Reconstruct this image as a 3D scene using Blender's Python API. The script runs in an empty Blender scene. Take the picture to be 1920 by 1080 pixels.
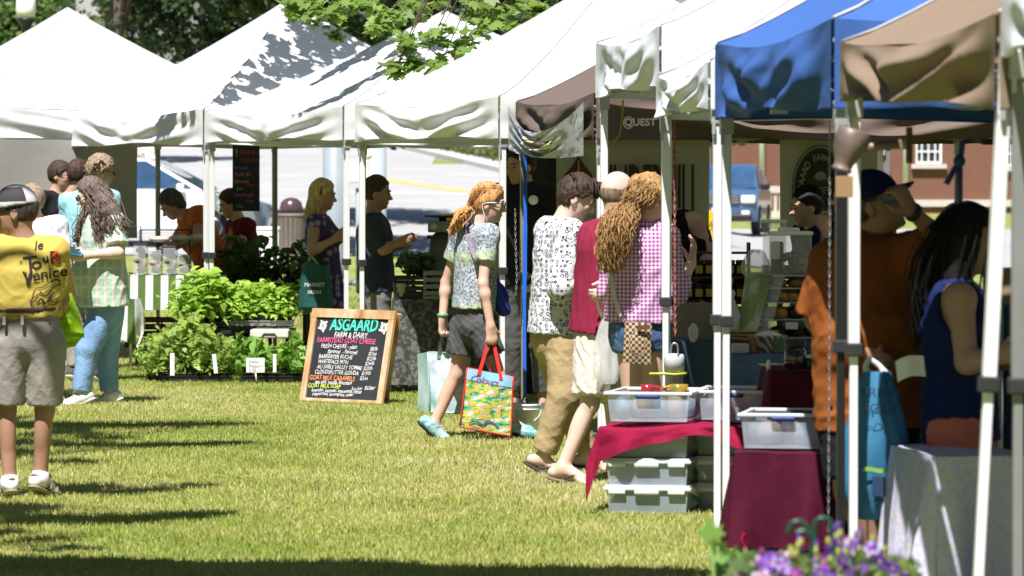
import bpy, bmesh, math, random
import numpy as np
from mathutils import Vector, Matrix, noise
from mathutils.bvhtree import BVHTree
R = math.radians
random.seed(7)
rng = np.random.default_rng(7)
C = bpy.context.scene.collection
scene = bpy.context.scene

# ---------------------------------------------------------------- camera
FPX = 8000.0            # focal length in pixels of the 1920 wide photograph
CAMH = 1.65
PITCH = math.atan(200.0 / FPX)
cd = bpy.data.cameras.new('camera'); cam = bpy.data.objects.new('camera', cd); C.objects.link(cam)
cam.location = (0, 0, CAMH); cam.rotation_euler = (math.pi/2 - PITCH, 0, 0)
cd.sensor_width = 36.0; cd.lens = 36.0 * FPX / 1920.0
cd.clip_start = 0.5; cd.clip_end = 3000
cd.dof.use_dof = True; cd.dof.focus_distance = 27.5; cd.dof.aperture_fstop = 6.3
scene.camera = cam

# ---------------------------------------------------------------- sky, sun, exposure
SUN_EL, SUN_AZ = R(61), (-0.30, -0.95)      # horizontal direction towards the sun: behind the camera, a little left
w = bpy.data.worlds.new('World'); scene.world = w; w.use_nodes = True
nt = w.node_tree; bg = nt.nodes['Background']
sky = nt.nodes.new('ShaderNodeTexSky'); sky.sky_type = 'NISHITA'; sky.sun_disc = False; sky.ozone_density = 4.0
sky.sun_elevation = SUN_EL; sky.sun_rotation = math.atan2(SUN_AZ[0], SUN_AZ[1])
nt.links.new(sky.outputs[0], bg.inputs[0]); bg.inputs[1].default_value = 0.05
sl = bpy.data.lights.new('sun', 'SUN'); sl.energy = 5.0; sl.angle = R(0.5); sl.color = (1.0, 0.955, 0.945)
so = bpy.data.objects.new('sun', sl); C.objects.link(so)
_h = math.hypot(*SUN_AZ)
SUNV = Vector((SUN_AZ[0]/_h*math.cos(SUN_EL), SUN_AZ[1]/_h*math.cos(SUN_EL), math.sin(SUN_EL)))
so.rotation_euler = SUNV.to_track_quat('Z', 'Y').to_euler(); so.location = (0, 0, 30)
scene.view_settings.view_transform = 'Standard'; scene.view_settings.look = 'None'
scene.view_settings.exposure = 0.92; scene.view_settings.gamma = 1.0
scene.render.engine = 'CYCLES'
scene.cycles.max_bounces = 8; scene.cycles.transparent_max_bounces = 24

# ---------------------------------------------------------------- where a pixel of the photograph stands at a distance
def W(px, py, d):
    """world point seen at (px, py) of the 1920x1080 photograph, d metres away"""
    cx = (px-960)/FPX; cy = (540-py)/FPX
    y = math.cos(PITCH) + cy*math.sin(PITCH); z = -math.sin(PITCH) + cy*math.cos(PITCH)
    k = d / y
    return Vector((cx*k, d, CAMH + z*k))
def G(px, py, z=0.0):
    """ground point seen at a pixel"""
    cx = (px-960)/FPX; cy = (540-py)/FPX
    y = math.cos(PITCH) + cy*math.sin(PITCH); zz = -math.sin(PITCH) + cy*math.cos(PITCH)
    k = (z-CAMH)/zz
    return Vector((cx*k, y*k, z))
def ss(a, b, x):
    t = min(1, max(0, (x-a)/(b-a))); return t*t*(3-2*t)

# ---------------------------------------------------------------- objects
OFF = {}
def tag(o, label=None, cat=None, group=None, kind=None):
    if label: o['label'] = label
    if cat: o['category'] = cat
    if group: o['group'] = group
    if kind: o['kind'] = kind
    return o
def thing(name, label, cat, loc=(0, 0, 0), group=None):
    o = bpy.data.objects.new(name, None); C.objects.link(o)
    o.location = loc; o.empty_display_size = .1
    OFF[o.name] = Vector(loc)
    return tag(o, label, cat, group)
def fastmesh(name, V, faces, smooth=True):
    """V (n,3) array; faces: (m,k) int array or list of tuples"""
    me = bpy.data.meshes.new(name)
    if isinstance(faces, np.ndarray):
        V = np.asarray(V, np.float32)
        me.vertices.add(len(V)); me.vertices.foreach_set('co', V.ravel())
        m, k = faces.shape
        me.loops.add(m*k); me.loops.foreach_set('vertex_index', faces.astype(np.int32).ravel())
        me.polygons.add(m); me.polygons.foreach_set('loop_start', np.arange(0, m*k, k, dtype=np.int32))
        me.update(calc_edges=True)
    else:
        me.from_pydata([tuple(v) for v in V], [], faces)
    if smooth: me.polygons.foreach_set('use_smooth', np.ones(len(me.polygons), bool))
    me.update()
    return me
def obj(name, mesh, m, parent=None, loc=None):
    """mesh in world coordinates unless it hangs under a parent (then it is shifted by the thing's base)"""
    o = bpy.data.objects.new(name, mesh); C.objects.link(o)
    off = Vector((0, 0, 0))
    if parent is not None: off = OFF.get(parent.name, off); o.parent = parent
    elif loc is not None: off = Vector(loc); o.location = off
    if off.length > 0: mesh.transform(Matrix.Translation(-off))
    OFF[o.name] = off
    for mm in (m if isinstance(m, (list, tuple)) else [m]): mesh.materials.append(mm)
    return o
class MB:
    def __init__(s): s.v = []; s.f = []; s.sm = []
    def add(s, V, F, smooth=False):
        n = len(s.v); s.v += [Vector(v) for v in V]; s.f += [tuple(i+n for i in f) for f in F]; s.sm += [smooth]*len(F); return s
    def box(s, c, size, rot=None, bev=0.0):
        c = Vector(c); hx, hy, hz = [q/2 for q in size]
        rm = rot if rot is not None else Matrix.Identity(3)
        if bev <= 0:
            P = [(x, y, z) for x in (-hx, hx) for y in (-hy, hy) for z in (-hz, hz)]
            F = [(0,1,3,2), (4,6,7,5), (0,4,5,1), (2,3,7,6), (0,2,6,4), (1,5,7,3)]
            return s.add([c + rm @ Vector(p) for p in P], F)
        bm = bmesh.new(); bmesh.ops.create_cube(bm, size=1)
        for v in bm.verts: v.co = Vector((v.co.x*size[0], v.co.y*size[1], v.co.z*size[2]))
        bmesh.ops.bevel(bm, geom=bm.edges[:], offset=bev, segments=2, affect='EDGES', profile=.5)
        bm.verts.index_update()
        V = [c + rm @ v.co for v in bm.verts]; F = [tuple(v.index for v in f.verts) for f in bm.faces]; bm.free()
        return s.add(V, F)
    def bar(s, a, b, w, h=None, up=(0, 0, 1)):
        a = Vector(a); b = Vector(b); h = h or w; z = (b-a); L = z.length; z.normalize()
        x = Vector(up).cross(z)
        if x.length < 1e-3: x = Vector((1, 0, 0)).cross(z) if abs(z.x) < .9 else Vector((0, 1, 0)).cross(z)
        x.normalize(); y = z.cross(x)
        return s.box((a+b)/2, (w, h, L), Matrix((x, y, z)).transposed())
    def tube(s, pts, r, n=8, cap=True):
        pts = [Vector(p) for p in pts]; m = len(pts)
        rr = r if isinstance(r, (list, tuple)) else [r]*m
        V = []; pn = None
        for i, p in enumerate(pts):
            t = (pts[min(i+1, m-1)] - pts[max(i-1, 0)])
            t = t.normalized() if t.length > 1e-9 else Vector((0, 0, 1))
            if pn is None:
                pn = t.orthogonal().normalized()
            else:
                pn = (pn - t*pn.dot(t)); pn = pn.normalized() if pn.length > 1e-6 else t.orthogonal().normalized()
            q = t.cross(pn)
            for k in range(n):
                a = 2*math.pi*k/n; V.append(p + (pn*math.cos(a) + q*math.sin(a))*rr[i])
        F = [(i*n+k, i*n+(k+1) % n, (i+1)*n+(k+1) % n, (i+1)*n+k) for i in range(m-1) for k in range(n)]
        if cap: F += [tuple(range(n))[::-1], tuple((m-1)*n+k for k in range(n))]
        return s.add(V, F, True)
    def lathe(s, c, prof, n=24, rot=None, sq=0):
        """prof [(r, z)]"""
        c = Vector(c); rm = rot if rot is not None else Matrix.Identity(3); V = []
        for r_, z in prof:
            for k in range(n):
                a = 2*math.pi*k/n; V.append(c + rm @ Vector((r_*math.cos(a), r_*math.sin(a), z)))
        F = [(i*n+k, i*n+(k+1) % n, (i+1)*n+(k+1) % n, (i+1)*n+k) for i in range(len(prof)-1) for k in range(n)]
        if prof[0][0] > 1e-4: F.append(tuple(range(n))[::-1])
        if prof[-1][0] > 1e-4: F.append(tuple((len(prof)-1)*n+k for k in range(n)))
        return s.add(V, F, True)
    def grid(s, fn, nu, nv, smooth=True, wrap=False):
        V = [fn(i/nu, j/nv) for i in range(nu+1) for j in range(nv+1)]
        F = [(i*(nv+1)+j, (i+1)*(nv+1)+j, (i+1)*(nv+1)+j+1, i*(nv+1)+j+1) for i in range(nu) for j in range(nv)]
        return s.add(V, F, smooth)
    def ball(s, c, r, n=12, m=8):
        rr = r if isinstance(r, (tuple, list)) else (r, r, r); c = Vector(c)
        V = []; F = []
        for i in range(m+1):
            th = math.pi*i/m
            for k in range(n):
                a = 2*math.pi*k/n
                V.append(c+Vector((rr[0]*math.sin(th)*math.cos(a), rr[1]*math.sin(th)*math.sin(a), rr[2]*math.cos(th))))
        F = [(i*n+k, (i+1)*n+k, (i+1)*n+(k+1) % n, i*n+(k+1) % n) for i in range(m) for k in range(n)]
        return s.add(V, F, True)
    def mesh(s, name):
        me = bpy.data.meshes.new(name); me.from_pydata([tuple(v) for v in s.v], [], s.f)
        me.polygons.foreach_set('use_smooth', s.sm); me.update(); return me
    def build(s, name, m, parent=None, loc=None): return obj(name, s.mesh(name), m, parent, loc)
def single(name, label, cat, mb, m, group=None, loc=None):
    if loc is None:
        xs = [v.x for v in mb.v]; ys = [v.y for v in mb.v]; zs = [v.z for v in mb.v]
        loc = ((min(xs)+max(xs))/2, (min(ys)+max(ys))/2, min(zs))
    return tag(mb.build(name, m, None, loc), label, cat, group)

# ---------------------------------------------------------------- materials
def nodes(name):
    m = bpy.data.materials.new(name); m.use_nodes = True
    t = m.node_tree; b = t.nodes['Principled BSDF']
    return m, t, b
def N(t, kind, **kw):
    n = t.nodes.new(kind)
    for k, v in kw.items():
        if k in n.inputs: n.inputs[k].default_value = v
        else: setattr(n, k, v)
    return n
def mapped(t, scale=(1, 1, 1), rot=(0, 0, 0)):
    tc = N(t, 'ShaderNodeTexCoord'); mp = N(t, 'ShaderNodeMapping')
    mp.inputs['Scale'].default_value = scale; mp.inputs['Rotation'].default_value = rot
    t.links.new(tc.outputs['Object'], mp.inputs[0]); return mp.outputs[0]
def col4(c): return (c[0], c[1], c[2], 1)
def mat(name, c, rough=.7, var=.12, vscale=6, bump=0, bscale=60, spec=.35, metal=0, c2=None, stretch=(1, 1, 1), transl=0, sheen=0, bd=.01, coat=0):
    m, t, b = nodes(name)
    b.inputs['Roughness'].default_value = rough; b.inputs['Specular IOR Level'].default_value = spec
    b.inputs['Metallic'].default_value = metal; b.inputs['Sheen Weight'].default_value = sheen
    b.inputs['Coat Weight'].default_value = coat
    vec = mapped(t, stretch)
    nz = N(t, 'ShaderNodeTexNoise', Scale=vscale, Detail=5); t.links.new(vec, nz.inputs['Vector'])
    mx = N(t, 'ShaderNodeMix', data_type='RGBA')
    cA = tuple(x*(1-var) for x in c); cB = c2 if c2 else tuple(min(1, x*(1+var)) for x in c)
    mx.inputs['A'].default_value = col4(cA); mx.inputs['B'].default_value = col4(cB)
    rp = N(t, 'ShaderNodeMapRange'); rp.inputs['From Min'].default_value = .3; rp.inputs['From Max'].default_value = .7
    t.links.new(nz.outputs['Fac'], rp.inputs['Value']); t.links.new(rp.outputs[0], mx.inputs['Factor'])
    t.links.new(mx.outputs['Result'], b.inputs['Base Color'])
    if bump > 0:
        n2 = N(t, 'ShaderNodeTexNoise', Scale=bscale, Detail=4); t.links.new(vec, n2.inputs['Vector'])
        bp = N(t, 'ShaderNodeBump', Strength=bump, Distance=bd); t.links.new(n2.outputs['Fac'], bp.inputs['Height'])
        t.links.new(bp.outputs[0], b.inputs['Normal'])
    if transl > 0:
        tr = N(t, 'ShaderNodeBsdfTranslucent'); t.links.new(mx.outputs['Result'], tr.inputs[0])
        ms = N(t, 'ShaderNodeMixShader'); ms.inputs[0].default_value = transl
        t.links.new(b.outputs[0], ms.inputs[1]); t.links.new(tr.outputs[0], ms.inputs[2])
        t.links.new(ms.outputs[0], t.nodes['Material Output'].inputs[0])
    return m
def fabric(name, c, var=.1, **kw):
    kw.setdefault('rough', .85); kw.setdefault('spec', .15); kw.setdefault('bump', .35); kw.setdefault('bscale', 22); kw.setdefault('vscale', 9)
    return mat(name, c, var=var, **kw)
def patt(name, colour, rough=.85, bump=.35, bscale=22, spec=.15, transl=0):
    """colour(t) -> colour socket"""
    m, t, b = nodes(name); b.inputs['Roughness'].default_value = rough; b.inputs['Specular IOR Level'].default_value = spec
    cs = colour(t); t.links.new(cs, b.inputs['Base Color'])
    n2 = N(t, 'ShaderNodeTexNoise', Scale=bscale, Detail=4); t.links.new(mapped(t), n2.inputs['Vector'])
    bp = N(t, 'ShaderNodeBump', Strength=bump, Distance=.01); t.links.new(n2.outputs['Fac'], bp.inputs['Height'])
    t.links.new(bp.outputs[0], b.inputs['Normal'])
    return m
def mixc(t, fac, a, b):
    mx = N(t, 'ShaderNodeMix', data_type='RGBA')
    for s, v in (('Factor', fac), ('A', a), ('B', b)):
        if isinstance(v, bpy.types.NodeSocket): t.links.new(v, mx.inputs[s])
        elif s == 'Factor': mx.inputs[s].default_value = v
        else: mx.inputs[s].default_value = col4(v)
    return mx.outputs['Result']
def ramp(t, sock, stops, interp='LINEAR'):
    r = N(t, 'ShaderNodeValToRGB'); r.color_ramp.interpolation = interp
    el = r.color_ramp.elements
    while len(el) < len(stops): el.new(.5)
    for e, (p, c) in zip(el, stops): e.position = p; e.color = col4(c) if not isinstance(c, (int, float)) else (c, c, c, 1)
    t.links.new(sock, r.inputs[0]); return r.outputs[0]
def noisef(t, scale, detail=4, stretch=(1, 1, 1)):
    n = N(t, 'ShaderNodeTexNoise', Scale=scale, Detail=detail); t.links.new(mapped(t, stretch), n.inputs['Vector']); return n.outputs['Fac']
def wavef(t, scale, axis='X', dist=0, rot=(0, 0, 0), stretch=(1, 1, 1)):
    n = N(t, 'ShaderNodeTexWave', wave_type='BANDS', bands_direction=axis, Scale=scale, Distortion=dist); t.links.new(mapped(t, stretch, rot), n.inputs['Vector']); return n.outputs['Fac']
def gingham(name, c1, c2, sc=14):
    def f(t):
        a = ramp(t, wavef(t, sc, 'X', .6), [(.42, 0.), (.58, 1.)]); b = ramp(t, wavef(t, sc, 'Z', .6), [(.42, 0.), (.58, 1.)])
        ad = N(t, 'ShaderNodeMath', operation='ADD'); t.links.new(a, ad.inputs[0]); t.links.new(b, ad.inputs[1])
        ml = N(t, 'ShaderNodeMath', operation='MULTIPLY'); t.links.new(ad.outputs[0], ml.inputs[0]); ml.inputs[1].default_value = .5
        return mixc(t, ml.outputs[0], c1, c2)
    return patt(name, f)
def glassy(name, c, alpha=.35, rough=.15):
    """thin clear plastic: part see-through, part glossy milky sheet"""
    m, t, b = nodes(name); b.inputs['Base Color'].default_value = col4(c); b.inputs['Roughness'].default_value = rough
    nz = noisef(t, 9)
    mr = N(t, 'ShaderNodeMapRange'); mr.inputs['To Min'].default_value = alpha*.7; mr.inputs['To Max'].default_value = min(1, alpha*1.3)
    t.links.new(nz, mr.inputs['Value']); t.links.new(mr.outputs[0], b.inputs['Alpha'])
    return m

# ---------------------------------------------------------------- signed distance modelling: smooth bodies and clothes
def _v(p): return np.array(p, np.float32)
def rc(a, b, ra, rb, ax=None, f=1.0, cap=False, capa=False):
    a = _v(a); b = _v(b); ba = b-a; L2 = max(float(ba @ ba), 1e-9); r_ = max(ra, rb)
    n = ba/math.sqrt(L2); axv = _v(ax)/np.linalg.norm(_v(ax)) if ax is not None else None
    def fn(P):
        q = P-a; t = np.clip((q @ ba)/L2, 0, 1)
        w_ = q - t[..., None]*ba
        if axv is not None: w_ = w_ + axv*((w_ @ axv)*(1/f-1))[..., None]
        d = np.sqrt((w_*w_).sum(-1)) - (ra+(rb-ra)*t)
        if axv is not None: d = d*(.5+.5*f)
        if cap: d = np.maximum(d, (P-b) @ n)
        if capa: d = np.maximum(d, -(q @ n))
        return d
    return fn, np.minimum(a, b)-r_, np.maximum(a, b)+r_
def ell(c, r3, fr=None):
    c = _v(c); r3 = _v(r3); M = np.eye(3, dtype=np.float32) if fr is None else np.array(fr, np.float32)
    def fn(P):
        q = (P-c) @ M.T; k0 = np.sqrt(((q/r3)**2).sum(-1))+1e-6; k1 = np.sqrt(((q/(r3*r3))**2).sum(-1))+1e-6
        return k0*(k0-1)/k1
    m_ = float(r3.max()); return fn, c-m_, c+m_
def sdf(prims, vox, k=.02, post=None):
    """prims: (prim, op, k) or prim ; returns V, quads"""
    P_ = []
    for p in prims:
        if callable(p[0]): P_.append((p, 'u', k))
        else: P_.append((p[0], p[1], p[2] if len(p) > 2 else k))
    lo = np.min([p[0][1] for p in P_ if p[1] == 'u'], 0)-vox*4-.02; hi = np.max([p[0][2] for p in P_ if p[1] == 'u'], 0)+vox*4+.02
    n = np.ceil((hi-lo)/vox).astype(int)+1
    D = np.full(n, .5, np.float32)
    ax = [lo[i]+np.arange(n[i], dtype=np.float32)*vox for i in range(3)]
    for (fn, l, h), op, kk in P_:
        mg = kk+vox*3
        i0 = np.maximum(((l-mg-lo)/vox).astype(int), 0); i1 = np.minimum(((h+mg-lo)/vox).astype(int)+2, n)
        if (i1 <= i0).any(): continue
        sl_ = tuple(slice(a, b) for a, b in zip(i0, i1))
        Pg = np.stack(np.meshgrid(*[ax[i][sl_[i]] for i in range(3)], indexing='ij'), -1)
        d = fn(Pg).astype(np.float32); S = D[sl_]
        if op == 'u':
            hh = np.maximum(kk-np.abs(S-d), 0)/max(kk, 1e-6); D[sl_] = np.minimum(S, d)-hh*hh*kk*.25
        elif op == 's':
            d = -d; hh = np.maximum(kk-np.abs(S-d), 0)/max(kk, 1e-6); D[sl_] = np.maximum(S, d)+hh*hh*kk*.25
        elif op == 'i':
            D[sl_] = np.maximum(S, d)
    if post is not None:
        act = np.abs(D) < .06
        idx = np.nonzero(act); Pp = np.stack([ax[i][idx[i]] for i in range(3)], -1).astype(np.float32)
        D[idx] = post(Pp, D[idx])
    return nets(D, lo, vox)
def nets(D, lo, vox):
    S = D < 0
    s8 = [S[a:S.shape[0]-1+a, b:S.shape[1]-1+b, c:S.shape[2]-1+c] for a in (0, 1) for b in (0, 1) for c in (0, 1)]
    cnt = sum(x.astype(np.int8) for x in s8); act = (cnt > 0) & (cnt < 8)
    I = np.stack(np.nonzero(act), -1)
    if len(I) == 0: return np.zeros((0, 3), np.float32), np.zeros((0, 4), np.int32)
    ids = np.full(act.shape, -1, np.int32); ids[act] = np.arange(len(I))
    acc = np.zeros((len(I), 3), np.float32); ct = np.zeros(len(I), np.float32)
    offs = [(a, b, c) for a in (0, 1) for b in (0, 1) for c in (0, 1)]
    val = {o: D[I[:, 0]+o[0], I[:, 1]+o[1], I[:, 2]+o[2]] for o in offs}
    for o in offs:
        for k in range(3):
            if o[k] == 0:
                o2 = tuple(o[j]+(1 if j == k else 0) for j in range(3))
                a = val[o]; b = val[o2]; cr = (a < 0) != (b < 0)
                t = np.where(cr, a/(a-b+1e-12), 0)
                p = np.tile(np.array(o, np.float32), (len(I), 1)); p[:, k] += t
                acc[cr] += p[cr]; ct += cr
    V = (I+acc/ct[:, None])*vox+lo
    Q = []
    for k in range(3):
        u, v = [(1, 2), (2, 0), (0, 1)][k]
        sa = [slice(0, S.shape[j]) for j in range(3)]; sb = list(sa); sa[k] = slice(0, S.shape[k]-1); sb[k] = slice(1, S.shape[k])
        A = S[tuple(sa)]; B = S[tuple(sb)]
        X = np.stack(np.nonzero(A != B), -1)
        ok = (X[:, u] > 0) & (X[:, v] > 0) & (X[:, u] < S.shape[u]-1) & (X[:, v] < S.shape[v]-1); X = X[ok]
        inside = A[X[:, 0], X[:, 1], X[:, 2]]
        def cell(du, dv):
            Y = X.copy(); Y[:, u] -= du; Y[:, v] -= dv; return ids[Y[:, 0], Y[:, 1], Y[:, 2]]
        q = np.stack([cell(1, 1), cell(0, 1), cell(0, 0), cell(1, 0)], -1)
        q[~inside] = q[~inside][:, ::-1]; Q.append(q)
    return V.astype(np.float32), np.concatenate(Q).astype(np.int32)
def folds(amp, seed=0, freq=1.0, stretch=(1, 1, .45)):
    rg = np.random.default_rng(seed+11)
    K = [(rg.normal(size=3)*np.array(stretch)*f_*freq, rg.uniform(0, 6.28), a_) for f_, a_ in ((14, .45), (18, .4), (28, .35), (38, .3), (55, .16), (80, .08))]
    K2 = [(rg.normal(size=3)*16*freq, rg.uniform(0, 6.28)) for _ in range(3)]
    def fn(P, D):
        w_ = sum(np.sin(P @ k.astype(np.float32)+ph) for k, ph in K2)*.8
        h = 0
        for k, ph, a in K:
            x_ = np.sin(P @ k.astype(np.float32)+ph+w_); h = h+a*(1-np.abs(x_))**1.5
        return D - amp*(h-.75)
    return fn
def sdfobj(name, prims, vox, m, parent, k=.02, post=None):
    V, Q = sdf(prims, vox, k, post); return obj(name, fastmesh(name, V, Q), m, parent)

# ---------------------------------------------------------------- writing
def textgeo(s, size=1.0, shear=0.0, align='LEFT', bold=0.0, space=1.0):
    cu = bpy.data.curves.new('writing', 'FONT'); cu.body = s; cu.size = size; cu.shear = shear; cu.align_x = align
    cu.offset = bold; cu.space_character = space; cu.resolution_u = 3
    o = bpy.data.objects.new('writing', cu); C.objects.link(o)
    dg = bpy.context.evaluated_depsgraph_get(); me = bpy.data.meshes.new_from_object(o.evaluated_get(dg))
    V = [Vector((v.co.x, v.co.y, 0)) for v in me.vertices]; F = [tuple(p.vertices) for p in me.polygons]
    bpy.data.objects.remove(o); bpy.data.curves.remove(cu); bpy.data.meshes.remove(me)
    return V, F
def write(mb, s, org, xa, ya, size, **kw):
    V, F = textgeo(s, size, **kw); org = Vector(org); xa = Vector(xa).normalized(); ya = Vector(ya).normalized()
    mb.add([org+xa*v.x+ya*v.y for v in V], F); return mb
def subdiv_tris(V, F, maxl):
    bm = bmesh.new(); vs = [bm.verts.new(v) for v in V]
    for f in F:
        try: bm.faces.new([vs[i] for i in f])
        except ValueError: pass
    bmesh.ops.triangulate(bm, faces=bm.faces[:])
    for _ in range(5):
        es = [e for e in bm.edges if e.calc_length() > maxl]
        if not es: break
        bmesh.ops.subdivide_edges(bm, edges=es, cuts=1); bmesh.ops.triangulate(bm, faces=[f for f in bm.faces if len(f.verts) > 3])
    bm.verts.index_update(); V = [v.co.copy() for v in bm.verts]; F = [tuple(v.index for v in f.verts) for f in bm.faces]; bm.free(); return V, F
def bvh_of(o):
    me = o.data; off = OFF[o.name]
    return BVHTree.FromPolygons([v.co+off for v in me.vertices], [tuple(p.vertices) for p in me.polygons])
def ontoshape(V, F, bvh, org, xa, ya, dr, lift=.004):
    """lay flat artwork onto a shape along direction dr"""
    org = Vector(org); xa = Vector(xa); ya = Vector(ya); dr = Vector(dr).normalized(); out = []; ok = []
    for v in V:
        p = org+xa*v.x+ya*v.y; h = bvh.ray_cast(p-dr*1.0, dr)
        if h[0] is None: out.append(p); ok.append(False)
        else: out.append(h[0]-dr*lift); ok.append(True)
    return out, [f for f in F if all(ok[i] for i in f)]
def ribbon(pts, w_):
    """flat brush stroke through 2D points"""
    P = [Vector((p[0], p[1], 0)) for p in pts]; V = []; n = len(P)
    for i, p in enumerate(P):
        t = (P[min(i+1, n-1)]-P[max(i-1, 0)]).normalized(); q = Vector((-t.y, t.x, 0)); ww = w_*(.55+.45*math.sin(math.pi*(i+.5)/n))
        V += [p+q*ww/2, p-q*ww/2]
    return V, [(2*i, 2*i+1, 2*i+3, 2*i+2) for i in range(n-1)]
def smooth_pts(pts, n=6):
    out = []
    P = [Vector((p[0], p[1], p[2] if len(p) > 2 else 0)) for p in pts]
    for i in range(len(P)-1):
        p0 = P[max(i-1, 0)]; p1 = P[i]; p2 = P[i+1]; p3 = P[min(i+2, len(P)-1)]
        for k in range(n):
            t = k/n; out.append(.5*((2*p1)+(p2-p0)*t+(2*p0-5*p1+4*p2-p3)*t*t+(3*p1-p0-3*p2+p3)*t**3))
    out.append(P[-1]); return out
# ================================================================= SETTING
def lerp(a, b, t): return a+(b-a)*t
def hz(x, y):
    """height of the land: level lawn, then a street climbing to the left"""
    s_ = lerp(.040, .006, ss(1.5, 6.0, x))
    return s_*max(0, y-65)**1.0 if y > 65 else 0.0
def T(px, py, lo=20, hi=300):
    """land point seen at a pixel"""
    d = lo
    while d < hi:
        p = W(px, py, d)
        if p.z <= hz(p.x, p.y): return Vector((p.x, p.y, hz(p.x, p.y)))
        d += .25
    return W(px, py, hi)
xs = [-160, -90, -50, -30, -20, -14, -10, -7, -5, -3, -1.5, 0, 1.5, 2.2, 3, 3.8, 4.5, 5.2, 6, 8, 11, 15, 20, 30, 50, 90, 160]
ys = [-40, -10, 5, 15, 25, 35, 45, 55, 65, 67, 72, 80, 90, 100, 120, 140, 170, 200, 260, 400, 700]
mb = MB(); V = [(x, y, hz(x, y) if y < 210 else hz(x, 210)) for x in xs for y in ys]; ny = len(ys)
mb.add(V, [(i*ny+j, (i+1)*ny+j, (i+1)*ny+j+1, i*ny+j+1) for i in range(len(xs)-1) for j in range(ny-1)], True)
mg, t, b = nodes('lawn soil'); b.inputs['Roughness'].default_value = .95
c_ = ramp(t, noisef(t, 1.1, 6), [(.32, (.15, .20, .03)), (.55, (.28, .30, .07)), (.72, (.36, .32, .13))])
c_ = mixc(t, noisef(t, 40, 3), c_, (.13, .17, .03)); t.links.new(c_, b.inputs['Base Color'])
tag(mb.build('ground', mg), 'mown lawn the market stands on', kind='structure')

# road sheet: foot of the lawn, then a street climbing away
m_road = mat('worn asphalt', (.33, .33, .32), rough=.9, var=.10, vscale=.6, bump=.3, bscale=14)
mb = MB()
def rp(u, v):
    y = 73.5+v*125; x = lerp(-40, 40, u)
    y2 = y if x < 3.2 else min(y, 118+ (y-118)*.02)
    return (x, y2, hz(x, y2)+.02)
rx = [-40, -20, -12, -8, -6, -4, -2, 0, 1.5, 2.2, 3, 3.8, 4.5, 5.2, 6, 8, 12, 20, 40]; ry = [74, 76, 80, 86, 92, 100, 108, 117.5]
mb.add([(x, y, hz(x, y)+.02) for x in rx for y in ry], [(i*8+j, (i+1)*8+j, (i+1)*8+j+1, i*8+j+1) for i in range(len(rx)-1) for j in range(7)], True)
tag(mb.build('road', m_road), 'pale asphalt street behind the stalls', kind='structure')
mb = MB(); rx2 = [-40, -20, -12, -8, -6, -4, -2.2]; ry = [117.5, 125, 140, 160, 198]
mb.add([(x, y, hz(x, y)+.02) for x in rx2 for y in ry], [(i*5+j, (i+1)*5+j, (i+1)*5+j+1, i*5+j+1) for i in range(len(rx2)-1) for j in range(4)], True)
tag(mb.build('road', m_road), 'upper stretch of the climbing street', kind='structure')
m_kerb = mat('kerb concrete', (.42, .41, .38), rough=.9, var=.08)
def strip(a, b, wd, z, m, name, kind='structure', label=None, n=8, h=0):
    """flat band on the land between two pixels"""
    A = T(*a); B = T(*b); q = (B-A).normalized(); s_ = Vector((-q.y, q.x, 0))*wd/2; mb = MB(); V = []
    for i in range(n+1):
        p = A.lerp(B, i/n)
        for sg in (1, -1):
            c = p+s_*sg; zz = hz(c.x, c.y); V += [(c.x, c.y, zz+z+h), (c.x, c.y, zz-.05)]
    F = []
    for i in range(n):
        k = i*4; F += [(k, k+4, k+6, k+2), (k, k+1, k+5, k+4), (k+2, k+6, k+7, k+3)]
    mb.add(V, F); return tag(mb.build(name, m), label, kind=kind)
m_yel = mat('road paint yellow', (.50, .36, .12), rough=.8, var=.15); m_wht = mat('road paint white', (.62, .62, .6), rough=.8, var=.1)
strip((640, 326), (935, 372), .45, .03, m_yel, 'lane_marking', label='worn yellow centre line on the street')
strip((655, 362), (880, 366), .28, .03, m_wht, 'lane_marking', label='worn white line on the street')
strip((725, 268), (1010, 335), .9, .05, m_kerb, 'pavement', label='pale pavement edge below the planted bank', h=.10)

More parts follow.
